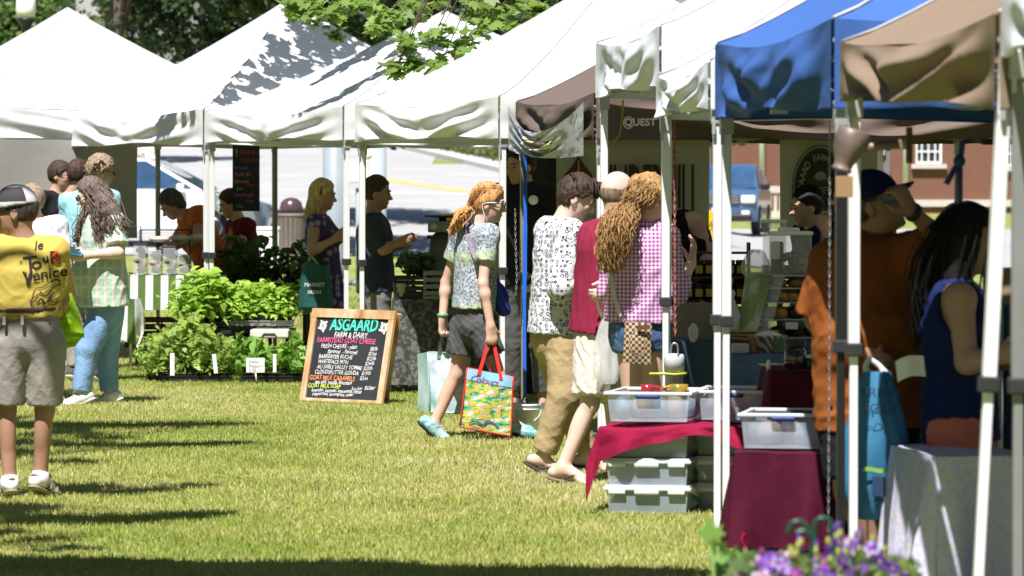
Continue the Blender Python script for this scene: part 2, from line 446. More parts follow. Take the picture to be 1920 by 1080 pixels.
# ----------------------------------------------------------------- grass: the lawn's blades, one mass
def blades(n, f, hmin, hmax, wd, seed, name):
    rg = np.random.default_rng(seed)
    d = f(rg.random(n)); hw = d*.125+.35; x = (rg.random(n)*2-1)*hw
    def nz(x, y, s, k=0):
        return (np.sin(x*s+1.3*np.sin(y*s*.8+k)+k)+np.sin(y*s*1.1+1.7*np.sin(x*s*.7+k*2)))*.5
    cl = nz(x, d, 2.1, 1)*.5+nz(x, d, 5.3, 2)*.3+nz(x, d, 13, 3)*.2
    h = (hmin+(hmax-hmin)*rg.random(n))*(1+.35*cl); tall = rg.random(n) < .02; h[tall] *= 1.5
    a = rg.random(n)*6.283; lean = rg.random(n)*.75+.1; la = rg.random(n)*6.283
    w_ = wd*(.6+.8*rg.random(n))
    ux, uy = np.cos(a)*w_/2, np.sin(a)*w_/2; tx, ty = np.cos(la)*h*lean, np.sin(la)*h*lean
    z0 = np.full(n, -.003)
    # base pair, mid pair, tip
    P = np.stack([
        np.stack([x-ux, d-uy, z0], 1), np.stack([x+ux, d+uy, z0], 1),
        np.stack([x+ux*.7+tx*.4, d+uy*.7+ty*.4, h*.62], 1), np.stack([x-ux*.7+tx*.4, d-uy*.7+ty*.4, h*.62], 1),
        np.stack([x+tx, d+ty, h*.98], 1)], 1).reshape(-1, 3)
    base = np.arange(n)*5
    q = np.stack([base, base+1, base+2, base+3], 1); 
    tr = np.stack([base+3, base+2, base+4, base+4], 1)[:, :3]
    me = bpy.data.meshes.new(name); me.vertices.add(len(P)); me.vertices.foreach_set('co', P.astype(np.float32).ravel())
    loops = np.concatenate([q.ravel(), tr.ravel()]); me.loops.add(len(loops)); me.loops.foreach_set('vertex_index', loops.astype(np.int32))
    st = np.concatenate([np.arange(n)*4, n*4+np.arange(n)*3]); me.polygons.add(2*n); me.polygons.foreach_set('loop_start', st.astype(np.int32))
    me.update(calc_edges=True)
    dry = np.clip(.5+.7*(nz(x+7, d*.6, 1.3, 4)*.6+nz(x, d, 4.1, 5)*.4)+rg.normal(size=n)*.28, 0, 1)
    # worn paler patch where people walk in front of the stalls
    dry = np.clip(dry+.55*np.exp(-((x-.05)/.7)**2-((d-24.3)/2.2)**2), 0, 1.2)
    g0 = np.array([.25, .33, .05]); g1 = np.array([.49, .49, .14]); g2 = np.array([.58, .53, .29])
    c = g0+(g1-g0)*np.clip(dry*1.5, 0, 1)[:, None]; k = np.clip(dry*1.7-1.0, 0, 1)[:, None]; c = c*(1-k)+g2*k
    straw = rg.random(n) < .07; c[straw] = np.array([.42, .38, .2])
    c = c*(.8+.4*rg.random((n, 1)))
    c5 = np.repeat(np.concatenate([c, np.ones((n, 1))], 1), 5, 0).reshape(n, 5, 4); 
    at = me.attributes.new('Col', 'FLOAT_COLOR', 'POINT'); at.data.foreach_set('color', c5.astype(np.float32).ravel()); return me
m_gr, t, b = nodes('grass blade'); b.inputs['Roughness'].default_value = .55; b.inputs['Specular IOR Level'].default_value = .3
at = N(t, 'ShaderNodeAttribute', attribute_name='Col'); t.links.new(at.outputs['Color'], b.inputs['Base Color'])
tr = N(t, 'ShaderNodeBsdfTranslucent'); t.links.new(at.outputs['Color'], tr.inputs[0]); ms = N(t, 'ShaderNodeMixShader'); ms.inputs[0].default_value = .35
t.links.new(b.outputs[0], ms.inputs[1]); t.links.new(tr.outputs[0], ms.inputs[2]); t.links.new(ms.outputs[0], t.nodes['Material Output'].inputs[0])
me = blades(560000, lambda u: 16.5+u*24, .012, .030, .005, 3, 'grass')
o = obj('grass', me, m_gr); tag(o, 'short sunlit lawn grass with dry yellowish patches', 'grass', kind='stuff')
me = blades(80000, lambda u: 40+u*33, .03, .06, .014, 5, 'far_grass')
o = obj('far_grass', me, m_gr); tag(o, 'lawn grass beyond the stalls up to the street', 'grass', kind='stuff')

# ----------------------------------------------------------------- trees
def leafmesh(name, P, size, seed, shape='quad', up=.6, cols=((.03, .07, .012), (.09, .15, .03)), szvar=.35):
    rg = np.random.default_rng(seed); n = len(P)
    if shape == 'maple':
        half = [(0, -.5), (.06, -.22), (.30, -.38), (.26, -.18), (.52, -.08), (.36, .04), (.44, .26), (.20, .17), (.17, .34), (0, .58)]
        t2 = half+[(-x, y) for x, y in half[1:-1]][::-1]; t2 = np.array(t2)
        tz = -np.abs(t2[:, 0])*.22-np.maximum(t2[:, 1], 0)**2*.35
    elif shape == 'oval':
        t2 = np.array([(0, -.5), (.2, -.28), (.26, 0), (.16, .3), (0, .55), (-.16, .3), (-.26, 0), (-.2, -.28)]); tz = np.abs(t2[:, 0])*.45-(t2[:, 1]+.5)**2*.28
    elif shape == 'serr':
        t2 = np.array([(0, -.5), (.12, -.36), (.3, -.34), (.2, -.12), (.34, -.02), (.18, .12), (.22, .28), (0, .55), (-.22, .28), (-.18, .12), (-.34, -.02), (-.2, -.12), (-.3, -.34), (-.12, -.36)]); tz = -(t2[:, 1]+.5)**2*.3+np.abs(t2[:, 0])*.2
    else:
        t2 = np.array([(-.05, -.5), (.34, -.05), (.05, .5), (-.34, .08)]); tz = np.array([0, -.1, 0, -.1])
    k = len(t2); tpl = np.concatenate([t2, tz[:, None]], 1)
    nrm = rg.normal(size=(n, 3)); nrm /= np.linalg.norm(nrm, axis=1)[:, None]; nrm = nrm*(1-up)+np.array([0, -.25, .95])*up; nrm /= np.linalg.norm(nrm, axis=1)[:, None]
    r = rg.normal(size=(n, 3)); a = np.cross(nrm, r); a /= np.linalg.norm(a, axis=1)[:, None]; b_ = np.cross(nrm, a)
    sz = size*(1-szvar+2*szvar*rg.random(n))
    V = P[:, None, :]+sz[:, None, None]*(tpl[None, :, 0:1]*a[:, None, :]+tpl[None, :, 1:2]*b_[:, None, :]+tpl[None, :, 2:3]*nrm[:, None, :])
    F = np.arange(n*k).reshape(n, k); me = fastmesh(name, V.reshape(-1, 3), F, False)
    c0, c1 = np.array(cols[0]), np.array(cols[1]); c = c0+(c1-c0)*rg.random((n, 1)); c = np.concatenate([c, np.ones((n, 1))], 1)
    at = me.attributes.new('Col', 'FLOAT_COLOR', 'POINT'); at.data.foreach_set('color', np.repeat(c, k, 0).astype(np.float32).ravel()); return me
m_leaf, t, b = nodes('leaf'); b.inputs['Roughness'].default_value = .45; b.inputs['Specular IOR Level'].default_value = .35
at = N(t, 'ShaderNodeAttribute', attribute_name='Col'); t.links.new(at.outputs['Color'], b.inputs['Base Color'])
hs = N(t, 'ShaderNodeHueSaturation', Value=1.6, Hue=.485); t.links.new(at.outputs['Color'], hs.inputs['Color'])
tr = N(t, 'ShaderNodeBsdfTranslucent'); t.links.new(hs.outputs[0], tr.inputs[0]); ms = N(t, 'ShaderNodeMixShader'); ms.inputs[0].default_value = .38
t.links.new(b.outputs[0], ms.inputs[1]); t.links.new(tr.outputs[0], ms.inputs[2]); t.links.new(ms.outputs[0], t.nodes['Material Output'].inputs[0])
m_bark = mat('bark', (.10, .075, .055), rough=.95, var=.3, bump=.8, bscale=20, stretch=(1, 1, .25))
def clumps(cs, per, seed, jit=1.0):
    """cs: list of (centre, radius, weight)"""
    rg = np.random.default_rng(seed); out = []
    for c, r_, w_ in cs:
        n = int(per*w_); q = rg.normal(size=(n, 3)); q /= np.linalg.norm(q, axis=1)[:, None]; q *= (rg.random((n, 1))**.45)*r_
        q[:, 2] *= .6; out.append(np.array(c)[None]+q)
    return np.concatenate(out)
def tree(name, label, cat, base, h, cr, ch, leaf, nclump, per, cols, seed, shape='quad', group=None, trunk_r=.16, up=.5, shift=0):
    rg = random.Random(seed); base = Vector(base); t = thing(name, label, cat, base, group)
    top = base+Vector((0, 0, h)); cz = h-ch/2; tb = MB()
    tb.tube([base-Vector((0, 0, .1)), base+Vector((.05, 0, h*.3)), base+Vector((-.05, .05, h*.6)), base+Vector((0, 0, h*.85))], [trunk_r*1.3, trunk_r, trunk_r*.6, trunk_r*.2], 9)
    cs = []
    for i in range(nclump):
        u = rg.uniform(-1, 1); a = rg.uniform(0, 6.283); q = math.sqrt(1-u*u); rr = rg.uniform(.55, 1.0)
        c = base+Vector((shift+math.cos(a)*q*cr*rr, math.sin(a)*q*cr*rr, cz+u*ch/2*rr)); cs.append((c, cr*rg.uniform(.22, .40), rg.uniform(.6, 1.4)))
        if i % 3 == 0:
            st = base+Vector((0, 0, h*rg.uniform(.3, .7))); md = st.lerp(c, .5)+Vector((0, 0, .15*cr)); tb.tube([st, md, c], [trunk_r*.4, trunk_r*.25, trunk_r*.08], 6)
    tb.build('trunk', m_bark, t)
    obj('crown', leafmesh('crown', clumps(cs, per, seed), leaf, seed, shape, up, cols), m_leaf, t); return t
G_D = ((.014, .036, .008), (.045, .08, .016)); G_M = ((.05, .10, .02), (.11, .18, .035)); G_L = ((.10, .17, .03), (.18, .27, .06))
def tb_(px, d): x = (px-960)/FPX*d; return (x, d, hz(x, d))
tree('shade_tree', 'dark dense tree rising behind the gap between the first two white tents', 'tree', tb_(225, 84), 10.5, 3.4, 7.8, .17, 95, 260, G_D, 21, shift=2.6)
tree('park_tree', 'yellow green tree behind the peak of the leftmost white tent', 'tree', tb_(205, 118), 11, 2.3, 8.5, .26, 60, 110, G_L, 22, group='trees across the street')
tree('park_tree', 'mid green tree behind the lamp at the far left', 'tree', tb_(-20, 110), 5.0, 2.0, 2.6, .24, 50, 100, G_M, 23, group='trees across the street')
tree('shade_tree', 'dark tree seen through maple leaves above the third white tent', 'tree', tb_(690, 74), 10, 3.0, 8.2, .18, 75, 220, G_D, 24)
tree('park_tree', 'dark green tree above the long white tent roof', 'tree', tb_(960, 82), 11, 3.0, 9.2, .2, 75, 200, G_D, 25, group='trees across the street')
tree('park_tree', 'bright green tree beside the blue car, partly behind a white post', 'tree', tb_(1345, 140), 8, 1.5, 6, .25, 35, 90, G_L, 26, group='trees across the street')
tree('park_tree', 'broad green tree high on the bank behind the tents', 'tree', tb_(520, 150), 14, 4.2, 9, .34, 60, 110, G_M, 27, group='trees across the street')

rg = random.Random(5)
# two trees left of and behind the viewpoint: out of the picture, their limbs reach over the lawn and shade it
def offtree(base, spots, hub, seed, label):
    t = thing('shade_tree', label, 'tree', base, 'trees that shade the lawn'); tb = MB(); base = Vector(base)
    tb.tube([base-Vector((0, 0, .1)), base+Vector((0, .1, 2)), Vector(hub)], [.3, .24, .16], 10); cs = []
    for x, y, hh, r_, w_ in spots:
        c = Vector((x, y, 0))+SUNV*(hh/SUNV.z); cs.append((c, r_, w_)); tb.tube([Vector(hub), c.lerp(Vector(hub), .5)+Vector((0, 0, .4)), c], [.09, .05, .02], 6)
    tb.build('trunk', m_bark, t); obj('crown', leafmesh('crown', clumps(cs, 230, seed), .15, seed, 'serr', .6, G_M), m_leaf, t)
def gs(px, py): p = G(px, py); return p.x, p.y
sp = []
for px, py, r_, w_ in [(60, 797, .45, 1), (160, 800, .5, 1.3), (250, 800, .42, 1.2), (340, 799, .45, 1.3), (430, 797, .3, .6), (150, 836, .3, .5), (240, 838, .3, .5), (330, 835, .36, .8), (420, 832, .25, .5), (130, 868, .25, .3), (20, 800, .4, 1), (-60, 830, .5, 1),
                       (30, 955, .3, 1.2), (90, 975, .3, 1.2), (160, 978, .3, 1.2), (230, 976, .3, 1.2), (300, 972, .3, 1.1), (370, 966, .22, .6), (210, 925, .2, .4), (290, 920, .18, .4), (360, 912, .16, .3), (-40, 960, .4, 1)]:
    x, y = gs(px, py); sp.append((x, y, 5.2+rg.random()*1.2, r_*.8, w_*(1.0)))
offtree((-6.5, 20, 0), sp, (-5.6, 20.2, 4.6), 41, 'leafy tree just left of the view shading the lawn in streaks')
sp = []
for i in range(34):
    px = -100+i*44; y0 = lerp(18.5, 17.7, i/33.0); x = (px-960)/430
    for dy in (0.15, .9, 1.7): sp.append((x+rg.uniform(-.1, .1), y0-dy+rg.uniform(-.12, .08), 5.2+rg.random()*1.3, .42, 1.3))
offtree((-5.2, 12, 0), [s_ for s_ in sp if s_[0] < 1.0], (-3.6, 13, 4.8), 42, 'leafy tree behind the viewpoint shading the near edge of the lawn')

# trees added out of view round the market to cut sky light and lawn bounce
for k, (x, y, h_, r_) in enumerate(((-15, 24, 11, 4.2), (-14, 36, 12, 4.5), (-15, 14, 11, 4.0), (-8.6, 30, 11, 3.4), (-8.4, 22.5, 11, 3.6), (-8.0, 14.5, 11, 3.8), (-6.2, 7, 11, 3.8), (-8, -1, 11, 4.4), (2.5, -4, 12, 4.8), (10, -1, 11, 4.5), (8.8, 7, 12, 4.0), (9, 15, 12, 4.2), (9.4, 23, 11, 4.2), (9.6, 31, 12, 4.2), (15, 12, 12, 4.6), (16, 24, 11, 4.4), (15, 38, 11, 4.2))):
    tree('shade_tree', 'tall leafy tree added out of view to keep sky light off the stalls', 'tree', (x, y, 0), h_, r_, h_*.68, .42, 80, 75, G_M, 140+k, group='trees added out of view around the market', trunk_r=.22)
# ----------------------------------------------------------------- far background
m_brick, t, b = nodes('red brick'); b.inputs['Roughness'].default_value = .9
br = N(t, 'ShaderNodeTexBrick', Scale=1.0); br.inputs['Color1'].default_value = (.14, .05, .03, 1); br.inputs['Color2'].default_value = (.18, .07, .043, 1); br.inputs['Mortar'].default_value = (.15, .10, .08, 1)
br.inputs['Mortar Size'].default_value = .008; br.inputs['Brick Width'].default_value = .22; br.inputs['Row Height'].default_value = .075
mpn = N(t, 'ShaderNodeMapping'); mpn.inputs['Rotation'].default_value = (math.pi/2, 0, 0); tc = N(t, 'ShaderNodeTexCoord'); t.links.new(tc.outputs['Object'], mpn.inputs[0]); t.links.new(mpn.outputs[0], br.inputs['Vector'])
t.links.new(mixc(t, noisef(t, .7, 4), br.outputs['Color'], (.18, .08, .05)), b.inputs['Base Color'])
m_trim = mat('pale stone trim', (.5, .47, .42), rough=.8, var=.08); m_white = mat('white paint', (.78, .78, .77), rough=.5, var=.04); m_dglass = mat('dark window glass', (.03, .04, .05), rough=.08, var=.2, spec=.6)
D0 = 150.0; hzB = .45
B = thing('brick_building', 'red brick building with tall white barred windows and stone sills', 'building', ((1700-960)/FPX*D0, D0, hzB))
def bx(px): return (px-960)/FPX*D0
def bzz(py): return W(960, py, D0).z
wins = [(1716, 1766, 215, 307), (1870, 1905, 215, 312), (1560, 1600, 215, 307), (1480, 1515, 215, 307)]
xs_ = sorted([bx(1352), bx(2150)]+[bx(w_[0]) for w_ in wins]+[bx(w_[1]) for w_ in wins]); mb = MB()
zb, zt = hzB, 9.0
for i in range(len(xs_)-1):
    a, c = xs_[i], xs_[i+1]; w_ = [q for q in wins if abs(bx(q[0])-a) < 1e-6]
    if w_:
        q = w_[0]; mb.box(((a+c)/2, D0+.2, (zb+bzz(q[3]))/2), (c-a, .4, bzz(q[3])-zb)); mb.box(((a+c)/2, D0+.2, (zt+bzz(q[2]))/2), (c-a, .4, zt-bzz(q[2])))
    else: mb.box(((a+c)/2, D0+.2, (zb+zt)/2), (c-a, .4, zt-zb))
mb.box((xs_[0]+.2, D0+4.4, (zb+zt)/2), (.4, 8, zt-zb)); mb.box((xs_[-1]-.2, D0+4.4, (zb+zt)/2), (.4, 8, zt-zb))
mb.build('wall', m_brick, B)
MB().box(((xs_[0]+xs_[-1])/2, D0+4.2, zt+.15), (xs_[-1]-xs_[0]+.6, 9, .3)).build('roof', m_trim, B)
MB().box(((bx(1600)+bx(2150))/2, D0-.05, bzz(381)), (bx(2150)-bx(1600), .12, .24)).build('stone_band', m_trim, B)
for q in wins:
    a, c, z0, z1 = bx(q[0]), bx(q[1]), bzz(q[3]), bzz(q[2]); mb = MB(); y = D0+.12
    mb.box(((a+c)/2, y, z0+.04), (c-a, .08, .08)); mb.box(((a+c)/2, y, z1-.04), (c-a, .08, .08)); mb.box((a+.04, y, (z0+z1)/2), (.08, .081, z1-z0)); mb.box((c-.04, y, (z0+z1)/2), (.08, .081, z1-z0))
    for k in (1, 2, 3): mb.box((lerp(a, c, k/4), y, (z0+z1)/2), (.045, .06, z1-z0-.1))
    for k in range(1, 4): mb.box(((a+c)/2, y+.002, lerp(z0, z1, k/4)), (c-a-.1, .05, .05))
    fr = mb.build('window', m_white, B); MB().box(((a+c)/2, y+.06, (z0+z1)/2), (c-a, .02, z1-z0)).build('pane', m_dglass, fr)
    MB().box(((a+c)/2, D0-.06, z0-.09), (c-a+.3, .25, .16)).build('sill', m_trim, fr)
for px in (1428, 1697): MB().tube([(bx(px), D0-.12, zb), (bx(px), D0-.12, zt)], .11, 10).build('downpipe', m_white, B)
# balustrade by the street
mb = MB(); y = 128; s_ = FPX/y
x0, x1 = (1395-960)/s_, (1480-960)/s_; zt_ = W(960, 352, y).z; zb_ = W(960, 402, y).z
mb.box(((x0+x1)/2, y, zt_-.05), (x1-x0, .3, .2)); mb.box(((x0+x1)/2, y, zb_), (x1-x0, .3, .2))
for k in range(8): mb.box((lerp(x0, x1, (k+.5)/8), y, (zt_+zb_)/2), (.09, .2, zt_-zb_-.12))
single('balustrade', 'pale stone balustrade beside the blue car', 'balustrade', mb, m_trim)
tree('clipped_shrub', 'low green shrub growing behind the stone balustrade', 'shrub', (5.9, 132, .4), 1.7, .9, 1.2, .12, 14, 60, G_M, 61, trunk_r=.04)
# planted bank with dark posts
m_fence = mat('dark brown timber', (.06, .035, .03), rough=.9)
F_ = thing('timber_fence', 'dark timber posts and rails in the hedge above the street', 'fence', T(860, 300)); mb = MB(); A = T(752, 276); Bp = T(1040, 335)
for k in range(13):
    p = A.lerp(Bp, k/12)+Vector((0, 1.2, 0)); p.z = hz(p.x, p.y); MB().box(p+Vector((0, 0, .35)), (.16, .16, .85)).build('post', m_fence, F_)
for z in (.25, .6): MB().bar(A+Vector((0, 1.25, z)), Bp+Vector((0, 1.25, z)), .05, .12).build('rail', m_fence, F_)
hp = []
for k in range(40):
    p = A.lerp(Bp, k/39)+Vector((0, 2.0, 0)); p.z = hz(p.x, p.y)+.35; hp.append((p, .5, 1))
h_ = thing('hedge', 'low olive green hedge growing behind dark posts above the street', 'hedge', A)
obj('foliage', leafmesh('foliage', clumps(hp, 90, 71), .13, 71, 'quad', .5, ((.07, .10, .02), (.16, .19, .05))), m_leaf, h_)
tb = MB()
for p, _, _2 in hp: tb.tube([p-Vector((0, 0, .5)), p+Vector((0, 0, .2))], .03, 5)
tb.build('stems', m_bark, h_)
# building and railing high at the far left
m_conc = mat('grey concrete', (.32, .32, .31), rough=.85, var=.12, vscale=1.5, bump=.2)
mb = MB(); y = 150; s_ = FPX/y; Lx = lambda px: (px-960)/s_; Zy = lambda py: W(960, py, y).z
Bb = thing('terrace_building', 'pale concrete building with a railed terrace behind the far left tent', 'building', (Lx(0), y, hz(-18, y)))
g0 = hz(-18, y)
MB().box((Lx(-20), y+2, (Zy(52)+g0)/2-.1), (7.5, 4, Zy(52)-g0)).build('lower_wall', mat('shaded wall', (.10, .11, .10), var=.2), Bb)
MB().box((Lx(-20), y-.2, Zy(42)), (7.9, 5, .38)).build('terrace_slab', m_trim, Bb)
MB().box((Lx(-20), y+3, Zy(-120)), (7.5, 2, 5.6)).build('upper_wall', m_conc, Bb)
for py in (4, 20, 32): MB().bar((Lx(-150), y-2.5, Zy(py)), (Lx(128), y-2.5, Zy(py)), .07).build('rail', m_white, Bb)
for px in range(-140, 130, 26): MB().box((Lx(px), y-2.5, Zy(18)), (.07, .07, Zy(2)-Zy(38))).build('baluster', m_white, Bb)
for px in (-60, 25, 105): MB().box((Lx(px), y+1.97, Zy(-15)), (1.0, .06, 1.3)).build('window', m_dglass, Bb)
# street lamp far left
m_black = mat('black painted metal', (.02, .02, .022), rough=.4, var=.1); m_globe = mat('white lamp glass', (.8, .8, .78), rough=.3, var=.03)
y = 70; s_ = FPX/y; p0 = Vector(((50-960)/s_, y, hz(-8, y))); zt_ = W(960, 38, y).z
L_ = thing('street_lamp', 'black lamp post with a white glass top behind the far left tent', 'lamp', p0)
MB().lathe(p0, [(.14, 0), (.14, .1), (.07, .2), (.05, .5), (.045, zt_-p0.z-.35), (.07, zt_-p0.z-.33), (.08, zt_-p0.z-.1), (.15, zt_-p0.z), (.15, zt_-p0.z+.03)], 14).build('post', m_black, L_)
MB().lathe(p0+Vector((0, 0, zt_-p0.z+.03)), [(.12, 0), (.17, .12), (.16, .3), (.1, .42), (.02, .46)], 16).build('globe', m_globe, L_)
# two thick grey columns and a white meter box
m_col = mat('blue grey steel', (.24, .28, .31), rough=.5, var=.1, vscale=2); m_col2 = mat('pale blue grey steel', (.40, .46, .50), rough=.5, var=.08, vscale=2)
for px, wpx, m_, lb, zt in ((628, 46, m_col, 'darker thick grey column behind the blonde woman', 3.3), (697, 56, m_col2, 'paler thick steel column behind the man in the dark shirt', 3.3)):
    y = 66; s_ = FPX/y; r_ = wpx/s_/2; p = Vector(((px-960)/s_, y, hz(-2, y))); t_ = thing('steel_column', lb, 'column', p)
    MB().lathe(p, [(r_*1.02, -.1), (r_, .3), (r_*.98, zt-.4)], 24).build('shaft', m_, t_)
    MB().lathe(p, [(r_*1.35, 0), (r_*1.35, .06), (r_*1.05, .1)], 24).build('base_flange', m_col, t_); MB().lathe(p+Vector((0, 0, zt-.4)), [(r_*1.1, 0), (r_*1.1, .08), (r_*.5, .2), (0, .22)], 24).build('cap', m_col, t_)
y = 62; s_ = FPX/y; p = Vector(((672-960)/s_, y, 0)); t_ = thing('meter_post', 'white meter box with a round white light between the two steel columns', 'meter', p)
MB().tube([p, p+Vector((0, 0, 1.55))], .04, 10).build('post', m_col, t_); z1 = W(960, 343, y).z; z2 = W(960, 300, y).z
MB().box(p+Vector((0, -.02, (z1+z2)/2)), (.3, .2, z2-z1), bev=.02).build('box', m_white, t_); MB().ball(p+Vector((.11, -.03, z2+.06)), (.09, .09, .07)).build('globe', m_globe, t_)
# litter bin with domed lid
y = 72; p = Vector(((546-960)/FPX*y, y, hz(-3.7, y))); t_ = thing('litter_bin', 'brown slatted litter bin with a shiny domed lid on the lawn edge', 'litter bin', p)
m_slat = mat('taupe slats', (.17, .135, .12), rough=.6, var=.12); m_dome = mat('brown dome', (.07, .045, .045), rough=.22, var=.1, spec=.6)
MB().lathe(p, [(.20, .03), (.2, .74), (.18, .74)], 20).build('liner', m_black, t_)
mb = MB()
for k in range(20):
    a = 2*math.pi*k/20; q = Vector((math.cos(a), math.sin(a), 0)); mb.bar(p+q*.215+Vector((0, 0, .02)), p+q*.25+Vector((0, 0, .78)), .066, .02, up=q)
mb.build('slats', m_slat, t_); MB().lathe(p, [(.25, .76), (.27, .78), (.27, .82), (.2, .83)], 24).build('rim', m_slat, t_)
MB().lathe(p, [(.2, .83), (.2, .92), (.17, 1.02), (.10, 1.08), (0, 1.1)], 24).build('lid', m_dome, t_)
# white chest beside it
y = 70; s_ = FPX/y; p = Vector(((500-960)/s_, y, hz(-4, y))); t_ = thing('white_chest', 'plain white chest between the boy and the litter bin', 'chest', p)
MB().box(p+Vector((0, 0, .33)), (.42, .4, .62), bev=.02).build('body', m_white, t_); MB().box(p+Vector((0, 0, .675)), (.44, .42, .06), bev=.015).build('lid', m_white, t_)

# ----------------------------------------------------------------- vehicles
m_tyre = mat('tyre rubber', (.02, .02, .02), rough=.85); m_rim = mat('alloy', (.5, .5, .5), rough=.3, metal=.8)
def car(name, label, pos, yaw, L, prof_body, prof_roof, wd, m_paint, m_gl, wheels, wr, front=None):
    """profiles in (x along the car, z); x=0 at the rear; nose towards +x local"""
    t_ = thing(name, label, 'car', pos); rm = Matrix.Rotation(yaw, 3, 'Z'); P = Vector(pos)
    def tw(v): v = Vector(v); return P + rm @ Vector((v.x-L/2, v.y, v.z))
    def ext(prof, wf, nm, m_, ins=0):
        bm = bmesh.new(); n = len(prof); rows = []
        for k, yy in enumerate((-1, -.86, -.5, 0, .5, .86, 1)):
            sh = (1, .0)[0]; inset = .05*abs(yy)**6
            rows.append([bm.verts.new((lerp(x, L/2, inset), yy*wf(z)*wd/2, z-(.03 if abs(yy) == 1 and z > .9 else 0))) for x, z in prof])
        for a, b_ in zip(rows[:-1], rows[1:]):
            for i in range(n): bm.faces.new((a[i], a[(i+1) % n], b_[(i+1) % n], b_[i]))
        bm.faces.new(rows[0][::-1]); bm.faces.new(rows[-1])
        bmesh.ops.recalc_face_normals(bm, faces=bm.faces[:]); bm.verts.index_update()
        o_ = MB().add([tw(v.co) for v in bm.verts], [tuple(v.index for v in f.verts) for f in bm.faces]).build(nm, m_, t_); bm.free()
        for p_ in o_.data.polygons: p_.use_smooth = True
        o_.data.set_sharp_from_angle(angle=R(38)); return o_
    ext(prof_body, lambda z: 1.0-.10*max(0, .45-z)-.05*max(0, z-.8), 'body', m_paint)
    zr = max(z for x, z in prof_roof); zl = min(z for x, z in prof_roof)
    ext(prof_roof, lambda z: .93-.17*(z-zl)/(zr-zl), 'cabin', m_paint)
    # glass laid over the cabin: side strip, windscreen
    def wy(z, s_=1): return s_*(.93-.17*(z-zl)/(zr-zl))*wd/2+s_*.012
    xf = [x for x, z in prof_roof]; 
    for sgn in (1, -1):
        q0, q1 = zl+.06, zr-.09
        def edge(z, f):
            # front and rear cabin x at height z
            pts = sorted([(zz, x) for x, zz in prof_roof], key=lambda a: a[0]); fr = [p_ for p_ in pts if (p_[1] > sum(xf)/len(xf)) == f]
            for a, b_ in zip(fr[:-1], fr[1:]):
                if a[0] <= z <= b_[0]: return lerp(a[1], b_[1], (z-a[0])/max(1e-6, b_[0]-a[0]))
            return fr[-1][1]
        r0, f0, r1, f1 = edge(q0, False)+.12, edge(q0, True)-.16, edge(q1, False)+.12, edge(q1, True)-.14
        mid = (r0+f0)/2; 
        for a0, a1, b0, b1 in ((r0, mid-.05, r1, mid-.05), (mid+.05, f0, mid+.05, f1)):
            MB().add([tw((a0, wy(q0, sgn), q0)), tw((a1, wy(q0, sgn), q0)), tw((b1, wy(q1, sgn), q1)), tw((b0, wy(q1, sgn), q1))], [(0, 1, 2, 3)]).build('side_window', m_gl, t_)
    f0, f1 = edge(zl+.05, True)+.015, edge(zr-.07, True)+.02
    y0, y1 = wy(zl+.05)-.06, wy(zr-.07)-.06
    MB().add([tw((f0, -y0, zl+.05)), tw((f0, y0, zl+.05)), tw((f1, y1, zr-.07)), tw((f1, -y1, zr-.07))], [(0, 1, 2, 3)]).build('windscreen', m_gl, t_)
    for wx in wheels:
        for sgn in (1, -1):
            rr = Matrix.Rotation(yaw, 3, 'Z') @ Matrix.Rotation(math.pi/2, 3, 'X')
            wh = MB().lathe(tw((wx, sgn*(wd/2-.1), wr)), [(wr*.6, -.11), (wr*.95, -.11), (wr, -.07), (wr, .07), (wr*.95, .11), (wr*.6, .11)], 24, rr).build('wheel', m_tyre, t_)
            MB().lathe(tw((wx, sgn*(wd/2-.1), wr)), [(wr*.1, -.115), (wr*.35, -.09), (wr*.6, -.12), (wr*.6, .12), (wr*.35, .09), (wr*.1, .115)], 16, rr).build('rim', m_rim, wh)
    return t_, tw
m_carw = mat('white car paint', (.78, .79, .80), rough=.2, var=.02, coat=.6, spec=.5); m_gl = mat('car glass', (.03, .07, .14), rough=.05, var=.2, spec=.8)
m_carb = mat('steel blue car paint', (.055, .11, .20), rough=.25, var=.05, coat=.6, spec=.5); m_lite = mat('headlight lens', (.75, .77, .8), rough=.1, var=.05, spec=.8)
y = 77; cx = (275-960)/FPX*y
ct, tw = car('parked_car', 'white car parked on the street behind the second white tent', (cx, y, hz(cx, y)+.02), R(-6), 4.5,
    [(.05, .35), (.0, .6), (.12, .98), (1.2, 1.02), (2.9, 1.02), (3.9, .92), (4.4, .74), (4.5, .5), (4.4, .28), (.3, .25)],
    [(.25, .97), (.5, 1.45), (1.0, 1.58), (2.0, 1.60), (2.5, 1.52), (3.45, 1.0)], 1.78, m_carw, m_gl, (.85, 3.6), .32)
for sg in (1, -1): MB().ball(tw((4.32, sg*.62, .66)), (.16, .16, .09)).build('headlight', m_lite, ct)
MB().box(tw((3.05, -.98, 1.05)), (.14, .12, .12), bev=.03).build('mirror', m_carw, ct)
y = 108; cx = (1366-960)/FPX*y
ct, tw = car('parked_car', 'steel blue off-road car facing the market between two tent posts', (cx, y, hz(cx, y)+.02), R(-98), 4.4,
    [(.0, .45), (.0, 1.1), (1.2, 1.15), (3.1, 1.15), (4.2, 1.05), (4.36, .9), (4.4, .5), (4.3, .32), (.2, .32)],
    [(.1, 1.1), (.3, 1.68), (.7, 1.74), (2.2, 1.75), (2.6, 1.68), (3.3, 1.13)], 1.83, m_carb, m_gl, (.8, 3.55), .37)
rm_ = Matrix.Rotation(R(-98), 3, 'Z')
